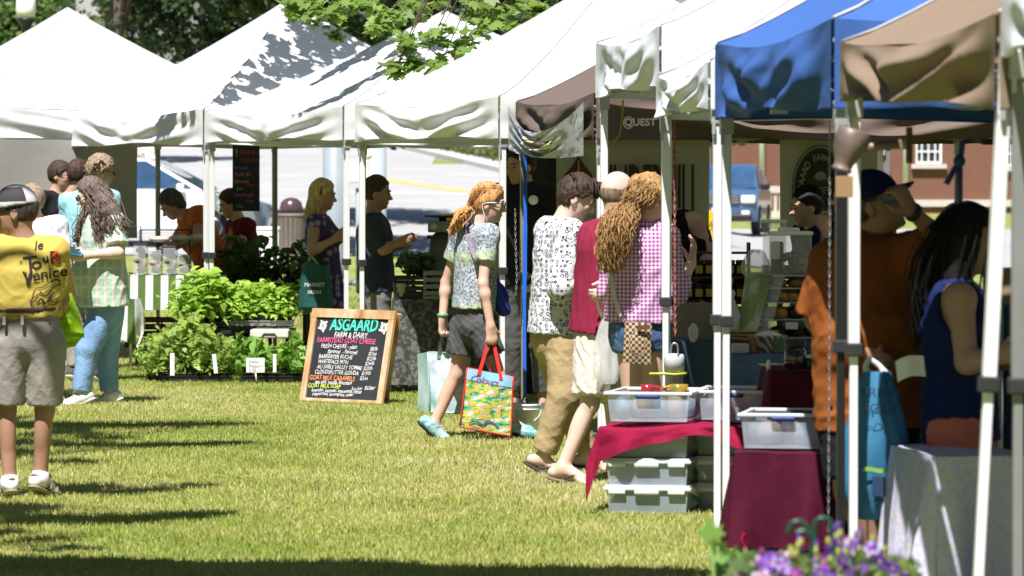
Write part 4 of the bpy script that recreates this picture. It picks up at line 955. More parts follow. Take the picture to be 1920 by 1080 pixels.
class Person: pass
def person(label, s, J, tf, hf, m=1.0, skin=SK_F, shirt=None, pants=None, shoes=None, belly=0.0, wide=1.0, vox=.0085, hands=(.45, .45), handdir=(None, None), handn=(None, None), group=None, face=True, dd=0, eyes=True, thin=1.0, neckl=1.0, hem_tilt=0):
    """J: joints as (px, py, metres nearer(-)/farther(+)); s: pixels per metre at the person"""
    D = FPX/s
    def w(j):
        return W(j[0], j[1], D+(j[2] if len(j) > 2 else 0)+dd)
    p = Person(); p.D = D; p.m = m
    J = dict(J); head = w(J['head']); neck = w(J['neck']); pel = w(J['pel'])
    up = (neck-pel).normalized(); f = vn(tf); f = (f-up*f.dot(up)).normalized(); left = up.cross(f).normalized()
    hu = Vector((0, 0, 1)); hfv = vn(hf); hl = hu.cross(hfv).normalized(); hu = hfv.cross(hl).normalized()
    p.head, p.neck, p.pel, p.f, p.left, p.up, p.hf, p.hl, p.hu = head, neck, pel, f, left, up, hfv, hl, hu
    base = Vector((pel.x, pel.y, hz(pel.x, pel.y))); gz = base.z
    sh = {}
    for k, sg in (('L', 1), ('R', -1)):
        sh[k] = w(J['sh'+k]) if 'sh'+k in J else neck+left*sg*.165*m*wide-up*.045*m
    el, wr, hip, kn, an, toe = {}, {}, {}, {}, {}, {}
    for k, sg in (('L', 1), ('R', -1)):
        el[k] = w(J['el'+k]) if 'el'+k in J else sh[k]+left*sg*.05-up*.29*m-f*.02
        wr[k] = w(J['wr'+k]) if 'wr'+k in J else el[k]+f*.12-Vector((0, 0, .23*m))
        hip[k] = w(J['hip'+k]) if 'hip'+k in J else pel+left*sg*.085*m*wide-up*.06*m
        kn[k] = w(J['kn'+k]) if 'kn'+k in J else Vector((hip[k].x, hip[k].y, 0)).lerp(Vector((hip[k].x, hip[k].y, 0))+f*.03, 1)+Vector((0, 0, gz+(hip[k].z-gz)*.53))
        an[k] = w(J['an'+k]) if 'an'+k in J else Vector((kn[k].x, kn[k].y, gz+.085))-f*.03
        ft = vn(J['ft'+k]) if 'ft'+k in J else vn((f.x, f.y, 0)); toe[k] = an[k]+ft*.15*m; 
        if 'ft'+k not in J: toe[k].z = gz+.03
    p.sh, p.el, p.wr, p.hip, p.kn, p.an, p.toe = sh, el, wr, hip, kn, an, toe
    P = []; a = P.append
    chest = neck-up*.17*m+f*.0; waist = pel.lerp(neck, .38)
    a(rc(pel-up*.03, waist, .150*m*wide, .128*m*wide, f, .72)); a(rc(waist, chest, .128*m*wide, .150*m*wide, f, .70)); a(rc(sh['L'], sh['R'], .058*m, .058*m)); a(rc(chest, neck-up*.05, .12*m*wide, .06*m, f, .8))
    hb = head-hu*.075*m-hfv*.02*m
    a((rc(neck-up*.03, hb, .060*m, .054*m), 'u', .03))
    if belly: a(ell(waist+f*.06*m-up*.03, (.15*m*wide, .13+belly, .17), (left, f, up)))
    fr = (hl, hfv, hu)
    # head
    a((ell(head-hfv*.012*m+hu*.022*m, (.076*m, .096*m, .102*m), fr), 'u', .03))
    a((ell(head+hfv*.030*m-hu*.045*m, (.056*m, .058*m, .068*m), fr), 'u', .035)); a((ell(head+hfv*.062*m-hu*.096*m, (.022*m, .018*m, .016*m)), 'u', .02))
    if face:
        for sg in (1, -1):
            a((ell(head+hfv*.083*m+hl*sg*.031*m+hu*.004*m, (.015*m, .011*m, .010*m), fr), 's', .010))
            a((ell(head+hfv*.076*m+hl*sg*.031*m+hu*.002*m, (.014*m, .011*m, .011*m), fr), 'u', .004))
            a((ell(head+hfv*.068*m+hl*sg*.036*m-hu*.026*m, (.016*m, .014*m, .014*m), fr), 'u', .02))
        a((rc(head+hfv*.084*m+hu*.008*m, head+hfv*.109*m-hu*.032*m, .007*m, .0115*m), 'u', .010)); a((ell(head+hfv*.096*m-hu*.037*m, (.016*m, .010*m, .008*m), fr), 'u', .008))
        a((ell(head+hfv*.082*m-hu*.060*m, (.023*m, .010*m, .006*m), fr), 'u', .006)); a((ell(head+hfv*.080*m-hu*.072*m, (.020*m, .010*m, .006*m), fr), 'u', .006))
        a((rc(head+hfv*.086*m+hl*.03*m+hu*.022*m, head+hfv*.086*m-hl*.03*m+hu*.022*m, .008*m, .008*m), 'u', .014))
    for sg in (1, -1):
        e = head+hl*sg*.076*m-hfv*.008*m-hu*.012*m
        a((ell(e, (.008*m, .019*m, .031*m), fr), 'u', .006)); a((ell(e+hl*sg*.009+hu*.004, (.006*m, .010*m, .016*m), fr), 's', .004))
    # arms, hands
    p.hand = {}
    for i, (k, sg) in enumerate((('L', 1), ('R', -1))):
        a((rc(sh[k], el[k], .053*m*thin, .040*m*thin), 'u', .03)); a((rc(el[k], wr[k], .040*m*thin, .026*m), 'u', .02)); a((ell(el[k].lerp(wr[k], .25), (.041*m*thin,)*3), 'u', .03))
        hd = vn(handdir[i]) if handdir[i] is not None else (wr[k]-el[k]).normalized()
        n = vn(handn[i]) if handn[i] is not None else vn(-left*sg+f*.3); n = (n-hd*n.dot(hd)).normalized(); sd = hd.cross(n).normalized()
        # thumb side: towards the front of the body
        if sd.dot(f+Vector((0, 0, .3))) < 0: sd = -sd
        pm = wr[k]+hd*.078*m; a((rc(wr[k], wr[k]+hd*.03*m, .026*m, .027*m, n, .75), 'u', .02)); a((rc(wr[k]+hd*.03*m, pm, .034*m, .039*m, n, .42), 'u', .016))
        cu = hands[i]
        for q, (o_, L_) in enumerate(((.027, .92), (.009, 1.0), (-.009, .95), (-.026, .78))):
            st = pm+sd*o_*m; a0 = cu*1.0+.08*q*cu; pp = st; ang = a0*.55; r0 = .0096*m
            for seg, ln in enumerate((.036, .024, .020)):
                dr = hd*math.cos(ang)+n*math.sin(ang)+sd*o_*1.2*(1-cu); q2 = pp+dr.normalized()*ln*L_*m
                a((rc(pp, q2, r0, r0*.9), 'u', .005)); pp = q2; ang += a0*1.15; r0 *= .9
        tb_0 = wr[k]+hd*.025*m+sd*.026*m+n*.006; t1 = tb_0+(hd*.55+sd*.65+n*.35).normalized()*.040*m; t2 = t1+(hd*.75+sd*(.25-.5*cu)+n*(.3+.5*cu)).normalized()*.032*m
        a((rc(tb_0, t1, .0135*m, .0115*m), 'u', .012)); a((rc(t1, t2, .011*m, .009*m), 'u', .005))
        p.hand[k] = pm+n*.018; 
    # legs, feet
    for k, sg in (('L', 1), ('R', -1)):
        a((rc(hip[k], kn[k], .085*m*wide**.5*thin, .055*m*thin), 'u', .03)); a((rc(kn[k], an[k], .051*m*thin, .034*m), 'u', .02))
        ld = (an[k]-kn[k]).normalized(); ff = (toe[k]-an[k]).normalized(); cb = (ff-ld*ff.dot(ld)).normalized()
        a((ell(kn[k].lerp(an[k], .30)-cb*.018*m, (.049*m*thin, .051*m*thin, .10*m), (ld.orthogonal(), ld.cross(ld.orthogonal()), ld)), 'u', .03))
        upf = ff.cross(Vector((-ff.y, ff.x, 0)).normalized()); upf = upf if upf.z > 0 else -upf; sdf_ = upf.cross(ff)
        bl = an[k]+ff*.115*m-upf*.052*m; hl_ = an[k]-ff*.045*m-upf*.045*m
        a((rc(an[k]-upf*.01, bl+upf*.012, .037*m, .030*m, sdf_, 1.0), 'u', .02)); a((rc(hl_, an[k]-upf*.03, .030*m, .034*m), 'u', .02)); a((rc(bl+sdf_*.018, bl-sdf_*.018, .022*m, .020*m), 'u', .02))
        p.__dict__.setdefault('foot', {})[k] = (hl_, bl, ff, upf, sdf_)
        for q in range(5):
            o_ = (.031-.0155*q)*(1 if sdf_.dot(left*sg) < 0 else -1); r0 = .0125*m if q == 0 else .0085*m
            a((rc(bl+sdf_*o_*m, bl+sdf_*o_*1.15*m+ff*(.048-.006*q)*m-upf*.004, r0, r0*.95), 'u', .006))
    body = None
    V, Q = sdf(P, vox, .03); me = fastmesh('person', V, Q)
    t_ = bpy.data.objects.new('person', me); C.objects.link(t_); me.transform(Matrix.Translation(-base)); t_.location = base; me.materials.append(skin); OFF[t_.name] = base
    tag(t_, label, 'person', group); p.o = t_; p.base = base
    if face and eyes:
        mb = MB()
        for sg in (1, -1): mb.ball(head+hfv*.0835*m+hl*sg*.031*m+hu*.002*m, (.0085*m, .0085*m, .006*m), 8, 6)
        mb.build('eyes', m_eye, t_)
        mb = MB()
        for sg in (1, -1): mb.tube([head+hfv*.094*m+hl*sg*.014*m+hu*.021*m, head+hfv*.093*m+hl*sg*.034*m+hu*.027*m, head+hfv*.082*m+hl*sg*.050*m+hu*.021*m], .0036*m, 5)
        mb.build('eyebrows', m_brow, t_)
        mb = MB(); mb.tube([head+hfv*.083*m+hl*.019*m-hu*.066*m, head+hfv*.0905*m-hu*.064*m, head+hfv*.083*m-hl*.019*m-hu*.066*m], .0042*m, 5); mb.build('lips', m_lip, t_)
    gsd = sum(ord(c) for c in label)
    if shirt:
        inf = shirt.get('inf', .016); S = []; hemz = shirt.get('hem', .06); sl = shirt.get('sleeve', .62); fl = shirt.get('flare', 1.06)
        hp = pel-up*(.0+hemz); dx = 1.0
        tp = neck-up*.045
        S.append(rc(chest, hp, (.150+inf)*m*wide, (.152+inf)*m*wide*fl, f, .74, cap=True)); S.append((rc(chest, tp, (.135+inf)*m*wide, .072*m, f, .78, cap=True), 'u', .03))
        S.append((rc(sh['L'], sh['R'], .055*m+inf, .055*m+inf), 'u', .04))
        S.append((rc(waist, chest, (.135+inf)*m*wide, (.15+inf)*m*wide, f, .74), 'u', .04))
        if belly: S.append((ell(waist+f*.06*m-up*.03, ((.15+inf)*m*wide, .13+belly+inf, .19), (left, f, up)), 'u', .05))
        if shirt.get('bust'):
            for sg in (1, -1): S.append((ell(chest+f*(.085*m)+left*sg*.07*m-up*.02, (.075*m, .07*m, .075*m)), 'u', .05))
        V = None
        for k in 'LR':
            if sl > 0:
                sw = shirt.get('sw', .020)
                if sl <= 1: S.append((rc(sh[k], sh[k].lerp(el[k], sl), .052*m+inf, .046*m+sw, cap=True), 'u', .035))
                else:
                    S.append((rc(sh[k], el[k], .052*m+inf, .042*m+inf+.004), 'u', .035)); S.append((rc(el[k], el[k].lerp(wr[k], sl-1), .042*m+inf+.004, .034*m+inf+.006, cap=True), 'u', .02))
        fo = folds(shirt.get('fold', .009), gsd+1, shirt.get('ff', 1.0))
        if shirt.get('tank'):      # cut armholes
            for k, sg in (('L', 1), ('R', -1)): S.append((ell(sh[k]+left*sg*.035*m, (.062*m, .09*m, .115*m), (left, f, up)), 's', .01))
        p.shirt = sdfobj(shirt.get('name', 'shirt'), S, vox, shirt['mat'], t_, .05, fo)
        if shirt.get('collar'):
            mb = MB(); n_ = 20; cf = (up*.3+f*.1)
            mb.grid(lambda i, j: neck-up*.018+up*(.030*(1-j*.9)*(1+.0*i))+(f*math.cos(i*6.283)*(1.05)+left*math.sin(i*6.283))*(.066+.022*j)*m - f*.004, 24, 3)
            mb.build('collar', shirt['mat'], t_)
    if pants:
        S = []; r_ = pants.get('r', .024); ln = pants.get('len', 1.9); top = pel+up*.07
        S.append(rc(top, pel-up*.07, .146*m*wide, .158*m*wide, f, .76, capa=True))
        for k in 'LR':
            hj = hip[k]; w1 = .092*m*wide**.5+r_*.6; w2 = .060*m+r_
            if ln <= 1: S.append((rc(hj, hj.lerp(kn[k], ln), w1, lerp(w1, w2+.006, ln), cap=True), 'u', .018))
            else:
                S.append((rc(hj, kn[k], w1, w2), 'u', .03)); e_ = kn[k].lerp(an[k], ln-1); S.append((rc(kn[k], e_, w2, pants.get('cuff', .048)*m+r_*.75, cap=True), 'u', .02))
        p.pants = sdfobj(pants.get('name', 'trousers'), S, vox, pants['mat'], t_, .03, folds(pants.get('fold', .010), gsd+2, pants.get('ff', 1.0), (1, 1, pants.get('fz', .9))))
    if shoes:
        kind = shoes['kind']
        for k in 'LR':
            hl_, bl, ff, upf, sd_ = p.foot[k]; tip = bl+ff*.055*m
            if kind == 'trainer':
                S = [rc(hl_+upf*.012, bl+upf*.006, .044*m, .047*m, upf, .95), (rc(bl+upf*.004, tip, .046*m, .034*m, upf, .75), 'u', .03), (rc(an[k]-upf*.035, an[k]+upf*.0, .045*m, .045*m, cap=True), 'u', .03)]
                pl = hl_-upf*.026; 
                def cut(pl=pl, upf=upf):
                    P0 = _v(pl); n0 = _v(upf)
                    return (lambda P: -((P-P0) @ n0)), P0-.5, P0+.5
                S.append((cut(), 'i')); so_ = sdfobj('shoe', S, .007, shoes['mat'], t_, .02, folds(.003, gsd+5, 2))
                b2 = [(p_, 'u') for p_ in ()]; S = [rc(hl_-upf*.018, bl-upf*.020, .046*m, .050*m, upf, .35), (rc(bl-upf*.018, tip-upf*.008, .048*m, .036*m, upf, .35), 'u', .01)]
                sdfobj('sole', S, .007, shoes.get('sole', m_wsole), so_, .01)
                if shoes.get('lace'):
                    mb = MB()
                    for q in range(4):
                        c = an[k]+ff*(.045+.02*q)*m+upf*(.006-.0085*q)*m; mb.tube([c-sd_*.025, c+upf*.012, c+sd_*.025], .0035, 5)
                    mb.build('laces', shoes['lace'], so_)
            else:
                S = [rc(hl_-upf*.034, bl-upf*.026, .038*m, .048*m, upf, .30), (rc(bl-upf*.026, tip+ff*.012-upf*.020, .048*m, .036*m, upf, .32), 'u', .01)]
                so_ = sdfobj('sandal' if kind == 'sandal' else 'flip_flop', S, .007, shoes['sole'], t_, .01)
                mb = MB(); br_ = bl+upf*.028
                if kind == 'flip':
                    for sg in (1, -1): mb.tube(smooth_pts([bl+ff*.035*m+upf*.014, br_+sd_*sg*.022-ff*.02+upf*.004, hl_.lerp(bl, .45)+sd_*sg*.043-upf*.012], 5), .0065, 6)
                else:
                    for o_, rr in ((.0, .036), (-.075, .042)):
                        mb.tube(smooth_pts([bl+ff*o_-sd_*.047-upf*.015, bl+ff*o_+upf*(.034-o_*.35)-sd_*.022, bl+ff*o_+upf*(.036-o_*.35)+sd_*.022, bl+ff*o_+sd_*.052-upf*.015], 5), .015, 6)
                    mb.tube(smooth_pts([hl_+ff*.06-sd_*.04, hl_-ff*.030+upf*.03, hl_+ff*.06+sd_*.04], 5), .009, 6)
                mb.build('strap', shoes['mat'], so_)
        if shoes.get('sock'):
            for k in 'LR':
                hl_, bl, ff, upf, sd_ = p.foot[k]; sdfobj('sock', [rc(an[k]+upf*.012, an[k]-upf*.02, .042*m, .042*m, capa=True), (rc(an[k]-upf*.02, bl+upf*.012, .041*m, .036*m), 'u', .02), (rc(hl_, an[k]-upf*.03, .034*m, .038*m), 'u', .02), (rc(bl, bl+ff*.04*m, .036*m, .028*m, upf, .6), 'u', .02)], .007, shoes['sock'], t_, .02)
    return p
m_wsole = mat('white rubber sole', (.6, .6, .58), rough=.7); m_ksole = mat('black rubber sole', (.03, .03, .03), rough=.7)

def hair(p, m_, style='short', thick=.014, noise_=.006, vox=.0075, extra=(), cut=-.012, nm='hair', nape=.0, freq=2.2):
    h, f, l, u, m = p.head, p.hf, p.hl, p.hu, p.m; fr = (l, f, u)
    S = [ell(h-f*.014*m+u*.026*m, (.076*m+thick, .096*m+thick, .102*m+thick), fr)]
    # remove the face: everything ahead of a slanted plane
    P0 = _v(h+f*.040*m+u*.02*m); n0 = _v((f*.80-u*.60).normalized())
    S.append((((lambda P: (P-P0) @ n0), P0-.5, P0+.5), 'i'))
    P1 = _v(h-u*(.055+nape)*m); n1 = _v(-u); S.append((((lambda P: (P-P1) @ n1), P1-.5, P1+.5), 'i'))
    for sg in (1, -1): S.append((ell(h+l*sg*.085*m+f*.012*m-u*.03*m, (.030*m, .036*m, .042*m), fr), 's', .01)) if style == 'short' else None
    S = [q for q in S if q]
    for e in extra: S.append((e, 'u', .02))
    return sdfobj(nm, S, vox, m_, p.o, .02, folds(noise_, 77, freq, (1, 1, .5)))
def curls(p, m_, paths, n, turns, rad, thick, spread, seed, nm='curls'):
    """many small helical locks along guide paths"""
    rg = random.Random(seed); mb = MB()
    for k in range(n):
        path = paths[k % len(paths)]; pts = smooth_pts(path, 5); off = Vector((rg.gauss(0, 1), rg.gauss(0, 1), rg.gauss(0, .5)))*spread
        ph = rg.uniform(0, 6.28); tn = turns*rg.uniform(.7, 1.3); rd = rad*rg.uniform(.6, 1.4); a = rg.uniform(0, .35); b_ = rg.uniform(.65, 1.0); out = []
        for i in range(int(12*tn/2)+6):
            t = a+(b_-a)*i/(int(12*tn/2)+5); x = t*(len(pts)-1); j = min(int(x), len(pts)-2); c = pts[j].lerp(pts[j+1], x-j)
            sc = .45+.75*math.sin(math.pi*min(1, .12+t*.8)); out.append(c+off*sc+Vector((math.cos(ph+t*tn*6.28)*rd, math.sin(ph+t*tn*6.28)*rd, math.sin(ph*2+t*tn*6.28)*rd*.5)))
        mb.tube(out, [thick*(1-.6*abs(i/len(out)-.4)) for i in range(len(out))], 5)
    return mb.build(nm, m_, p.o)
def strands(p, m_, paths, n, seed, thick=.0028, spread=.022, nm='strands'): return curls(p, m_, paths, n, .5, .006, thick, spread, seed, nm)
def glasses(p, dark=True, frame=None, nm='glasses'):
    h, f, l, u, m = p.head, p.hf, p.hl, p.hu, p.m; mb = MB()
    for sg in (1, -1):
        mb.tube([h+f*.100*m+l*sg*.054*m+u*.008*m, h+f*.02*m+l*sg*.079*m+u*.010*m, h-f*.02*m+l*sg*.080*m+u*.004*m], .0028, 5)
        mb.tube([h+f*.104*m+l*sg*(.032+.022*math.cos(a))*m+u*(.003+.016*math.sin(a))*m for a in [k*math.pi/6 for k in range(13)]], .0026, 5)
    mb.tube([h+f*.106*m+l*.01*m+u*.006*m, h+f*.106*m-l*.01*m+u*.006*m], .0026, 5)
    g = mb.build(nm, frame or m_dk, p.o); mb = MB()
    for sg in (1, -1):
        c = h+f*.103*m+l*sg*.032*m+u*.003*m; mb.add([c+l*(.021*math.cos(a))*m+u*(.015*math.sin(a))*m for a in [k*math.pi/6 for k in range(12)]], [tuple(range(12))])
    if dark: mb.build('lens', m_glassd, g)
    return g
m_glassd = mat('dark lens', (.015, .013, .012), rough=.1, spec=.7)
def cap_hat(p, m1, m2, bd, back=False):
    h, l, u, m = p.head, p.hl, p.hu, p.m; f = vn(bd); f = (f-u*f.dot(u)).normalized(); l = u.cross(f); fr = (l, f, u)
    P0 = _v(h+u*.030*m); n0 = _v((-u-f*.12).normalized()); S = [ell(h-f*.004+u*.026*m, (.096*m, .112*m, .116*m), fr), (((lambda P: (P-P0) @ n0), P0-.5, P0+.5), 'i')]
    o = sdfobj('cap', S, .008, m1, p.o, .02, folds(.002, 3, 1))
    mb = MB(); mb.grid(lambda i, j: h+u*(.036-.018*j-.022*abs(2*i-1)**2)*m+f*((.085+.085*j*math.sin(math.pi*(.12+.76*i)))*m*(1-.25*abs(2*i-1)**2))+l*((2*i-1)*.082*m), 14, 6)
    b_ = mb.build('peak', m2, o); md = b_.modifiers.new('thick', 'SOLIDIFY'); md.thickness = .006
    return o, f, l

# ----------------------------------------------------------------- fabrics
F_yel = fabric('mustard yellow cotton', (.52, .40, .085), var=.06); F_khs = fabric('stone grey canvas cotton', (.30, .28, .245), var=.10, bump=.5, bscale=30); F_bey = fabric('pale beige cotton', (.55, .50, .42), var=.08, bump=.5); F_kha = fabric('khaki cotton', (.36, .27, .145), var=.12, bump=.6, bscale=26)
F_mar = fabric('wine red jersey', (.22, .018, .045), var=.08); F_marb = fabric('dark maroon jersey', (.12, .012, .018)); F_ora = fabric('orange linen', (.40, .10, .02), var=.1); F_orab = fabric('burnt orange shirt cotton', (.25, .075, .016), var=.1); F_nav = fabric('navy jersey', (.010, .018, .085)); F_black = fabric('black jersey', (.014, .014, .016))
F_cyan = fabric('pale cyan cotton', (.30, .60, .66)); F_khg = fabric('sage khaki cotton', (.20, .20, .13)); F_dkb = fabric('dark slate cotton', (.035, .045, .06)); F_gry = fabric('grey cotton', (.18, .18, .17)); F_coral = fabric('coral cotton', (.60, .17, .11)); F_dgry = fabric('charcoal cotton', (.075, .075, .078), var=.12, bump=.5); F_wht = fabric('white cotton', (.7, .7, .7), var=.04)
def denim(name, c):
    def f(t): return mixc(t, ramp(t, noisef(t, 4, 4, (1, 1, .4)), [(.35, 0.), (.65, 1.)]), c, tuple(min(1, x*1.9) for x in c))
    return patt(name, f, bump=.5, bscale=40)
F_jea = denim('washed blue denim', (.13, .22, .36)); F_jes = denim('dark blue denim', (.05, .09, .17))
def plaid(t):
    a = ramp(t, wavef(t, 2.6, 'X', .8), [(.25, 0.), (.4, 1.), (.6, 1.), (.75, 0.)]); c = mixc(t, a, (.36, .47, .36), (.56, .62, .50))
    b2 = ramp(t, wavef(t, 4.5, 'Z', .8), [(.82, 0.), (.92, 1.)]); c = mixc(t, b2, c, (.45, .58, .50)); d_ = ramp(t, wavef(t, 5.1, 'X', .6), [(.86, 0.), (.95, 1.)]); return mixc(t, d_, c, (.62, .48, .46))
F_plaid = patt('pale green plaid cotton', plaid, bump=.45)
def motif(t):
    v = N(t, 'ShaderNodeTexVoronoi', Scale=36, Randomness=.55); t.links.new(mapped(t), v.inputs['Vector']); r1 = ramp(t, v.outputs['Distance'], [(.20, 0.), (.26, 1.), (.40, 1.), (.48, 0.)])
    n_ = ramp(t, noisef(t, 60, 3), [(.34, 0.), (.46, 1.)]); ml = N(t, 'ShaderNodeMath', operation='MULTIPLY'); t.links.new(r1, ml.inputs[0]); t.links.new(n_, ml.inputs[1]); ad = N(t, 'ShaderNodeMath', operation='MAXIMUM'); dd_ = ramp(t, v.outputs['Distance'], [(.07, 1.), (.10, 0.)]); t.links.new(ml.outputs[0], ad.inputs[0]); t.links.new(dd_, ad.inputs[1])
    return mixc(t, ad.outputs[0], (.60, .60, .62), (.05, .055, .09))
F_motif = patt('white cotton with small dark flower print', motif, bump=.4)
F_ging = gingham('magenta gingham', (.68, .60, .68), (.30, .02, .25), 15)
def floral(t):
    v = N(t, 'ShaderNodeTexVoronoi', Scale=13); t.links.new(mapped(t), v.inputs['Vector']); return mixc(t, ramp(t, v.outputs['Distance'], [(.25, 0.), (.4, 1.)]), (.26, .20, .36), (.055, .035, .11))
F_floral = patt('violet flowered cotton', floral)
def teep(t):
    a = ramp(t, noisef(t, 75, 4), [(.42, 0.), (.60, 1.)]); c = mixc(t, a, (.46, .50, .53), (.12, .15, .19))
    z = wavef(t, .95, 'Z', 2.0); b2 = ramp(t, z, [(.80, 0.), (.93, 1.)]); n_ = ramp(t, noisef(t, 40, 2), [(.40, 0.), (.55, 1.)]); ml = N(t, 'ShaderNodeMath', operation='MULTIPLY'); t.links.new(b2, ml.inputs[0]); t.links.new(n_, ml.inputs[1]); return mixc(t, ml.outputs[0], c, (.38, .46, .26))
F_tee = patt('mottled blue grey jersey with lime bands', teep)
def trn(t): return mixc(t, ramp(t, noisef(t, 30, 3, (1, 1, 2.5)), [(.42, 0.), (.58, 1.)]), (.10, .36, .38), (.40, .58, .58))
F_teal = patt('teal mesh shoe', trn, rough=.6)
F_whs = fabric('white leather shoe', (.62, .60, .57), bump=.2)

# ================================================================= the people, far to near
# -- far street walker
p = person('person in white shirt walking up the street beyond the white car', 73, {'head': (283, 258), 'neck': (283, 272), 'pel': (282, 314), 'anL': (278, 376, .15), 'anR': (286, 374, -.1)}, (-.2, 1, 0), (-.2, 1, 0), skin=SK_M, shirt=dict(mat=F_wht, hem=.05), pants=dict(mat=F_black, len=.9), shoes=dict(kind='trainer', mat=F_dgry), vox=.016, face=False, eyes=False)
hair(p, H_BR, vox=.014)
# -- group at the far left, in front of the grey wall
p = person('person in a black shirt and dark sunglasses beside the second tent leg', 215, {'head': (114, 330), 'neck': (103, 362), 'pel': (100, 505)}, (.8, -.6, 0), (.9, -.35, -.05), m=1.03, skin=SK_M, shirt=dict(mat=F_black, sleeve=.6), pants=dict(mat=F_jes), shoes=dict(kind='trainer', mat=F_dgry), vox=.011)
hair(p, H_DB); glasses(p)
p = person('person with dark hair and sage green shirt, back turned, left of the curly haired one', 215, {'head': (149, 328), 'neck': (130, 362), 'pel': (125, 515), 'shL': (100, 385)}, (.5, .85, 0), (.7, .7, 0), m=1.05, skin=SK_M, shirt=dict(mat=F_khg, sleeve=.7), pants=dict(mat=F_khs), shoes=dict(kind='trainer', mat=F_dgry), vox=.011, wide=1.1)
hair(p, H_DB)
p = person('person with light curly hair, sunglasses and a pale cyan shirt', 228, {'head': (190, 322), 'neck': (170, 360), 'pel': (160, 515), 'elL': (122, 440, .1), 'wrL': (118, 500, -.1), 'shL': (128, 380, .05)}, (.4, .9, 0), (.92, .3, -.15), m=1.06, skin=SK_T, shirt=dict(mat=F_cyan, sleeve=.75, inf=.022), pants=dict(mat=F_khs), shoes=dict(kind='trainer', mat=F_dgry), vox=.010, wide=1.1)
hair(p, H_LB, thick=.024, noise_=.012, freq=3.0); glasses(p)
cp = [[p.head+p.hl*a+p.hu*b_-p.hf*c for a, b_, c in ((.05*sx, .09, .02*k), (.09*sx, .05, .05), (.085*sx, -.02, .07))] for sx in (-1, 1) for k in (-1, 1, 2)]
curls(p, H_LB, cp, 60, 3, .012, .007, .022, 5)
p = person('person with grey blond hair and a white flowered blouse behind the man in yellow', 250, {'head': (60, 378), 'neck': (72, 412), 'pel': (80, 545)}, (.3, .9, 0), (-.4, .9, 0), m=.98, skin=SK_F, shirt=dict(mat=patt('white flowered cotton', lambda t: mixc(t, ramp(t, noisef(t, 16, 3), [(.56, 0.), (.64, 1.)]), (.72, .70, .72), (.42, .34, .5))), sleeve=.8), pants=dict(mat=F_khs, len=.9), shoes=dict(kind='trainer', mat=F_whs), vox=.011)
hair(p, H_LB, 'long', thick=.02)
# -- woman in the plaid shirt
p = person('person with long wavy grey hair, green plaid shirt and jeans holding a teal folder', 253, {'head': (170, 366), 'neck': (188, 402), 'pel': (195, 560), 'shL': (214, 418, -.12), 'shR': (172, 418, .17), 'elL': (222, 474, -.22), 'wrL': (165, 479, -.30), 'elR': (165, 475, .18), 'wrR': (138, 472, -.05),
    'hipL': (200, 580, -.05), 'knL': (165, 655, -.12), 'anL': (152, 738, -.12), 'ftL': (-.94, -.1, -.32), 'hipR': (205, 580, .10), 'knR': (200, 660, .12), 'anR': (205, 738, .12), 'ftR': (-.92, -.15, -.35)}, (-.88, -.42, 0), (-.93, -.22, -.28), m=1.02, wide=1.16, belly=.02, skin=SK_P,
    shirt=dict(mat=F_plaid, sleeve=.78, hem=.06, inf=.032, sw=.042, flare=1.16, bust=1, fold=.012, collar=1), pants=dict(mat=F_jea, len=1.95, r=.030, fold=.007, fz=.5), shoes=dict(kind='trainer', mat=F_whs, lace=m_dk), vox=.008, hands=(.55, .5))
hp = p.head; hair(p, H_GB, 'long', thick=.016, nape=.04, noise_=.006, extra=(rc(hp-p.hf*.06+p.hu*.02, W(212, 402, p.D-.12), .07, .065), rc(W(206, 395, p.D-.14), W(222, 432, p.D-.16), .062, .045), rc(W(196, 380, p.D-.15), W(192, 425, p.D-.2), .042, .030)))
cp = [[hp-p.hf*.03+p.hu*.10-p.left*0+Vector((0, 0, 0)), hp-p.hf*.10+p.hu*.0+Vector((.0, -.05, 0)), W(212+a, 415, p.D-.17-b_), W(c, d_, p.D-.20-b_)] for a, b_, c, d_ in ((8, .0, 238, 440), (0, .02, 222, 452), (-8, .03, 208, 446), (14, 0, 244, 425))]
cp += [[hp+p.hu*.08-Vector((0, .06, 0)), W(188, 385, p.D-.17), W(190, 415, p.D-.2), W(189, 455, p.D-.22)], [hp+p.hu*.02+Vector((0, .07, 0)), W(160, 405, p.D-.05), W(150, 440, p.D-.05), W(142, 455, p.D-.05)], [hp+p.hu*.06-Vector((0, .07, 0)), W(180, 390, p.D-.16), W(186, 420, p.D-.2), W(184, 452, p.D-.22)]]
curls(p, H_GB, cp, 330, 4.2, .008, .0042, .021, 8)
glasses(p, dark=False)
tl = thing('folder', 'flat teal folder open in the hands of the woman with long hair', 'folder', W(128, 465, p.D-.25)); m_teal = mat('teal card', (.01, .22, .30), rough=.5)
q0 = W(132, 472, p.D-.30); mb = MB(); rr = Matrix.Rotation(R(12), 3, 'Y') @ Matrix.Rotation(R(8), 3, 'X')
MB().box(q0+Vector((-.01, 0, .012)), (.22, .26, .008), rr, bev=.002).build('cover', m_teal, tl); MB().box(q0+Vector((-.01, 0, .02)), (.19, .23, .006), rr).build('pages', mat('navy page', (.01, .05, .09), rough=.4), tl)
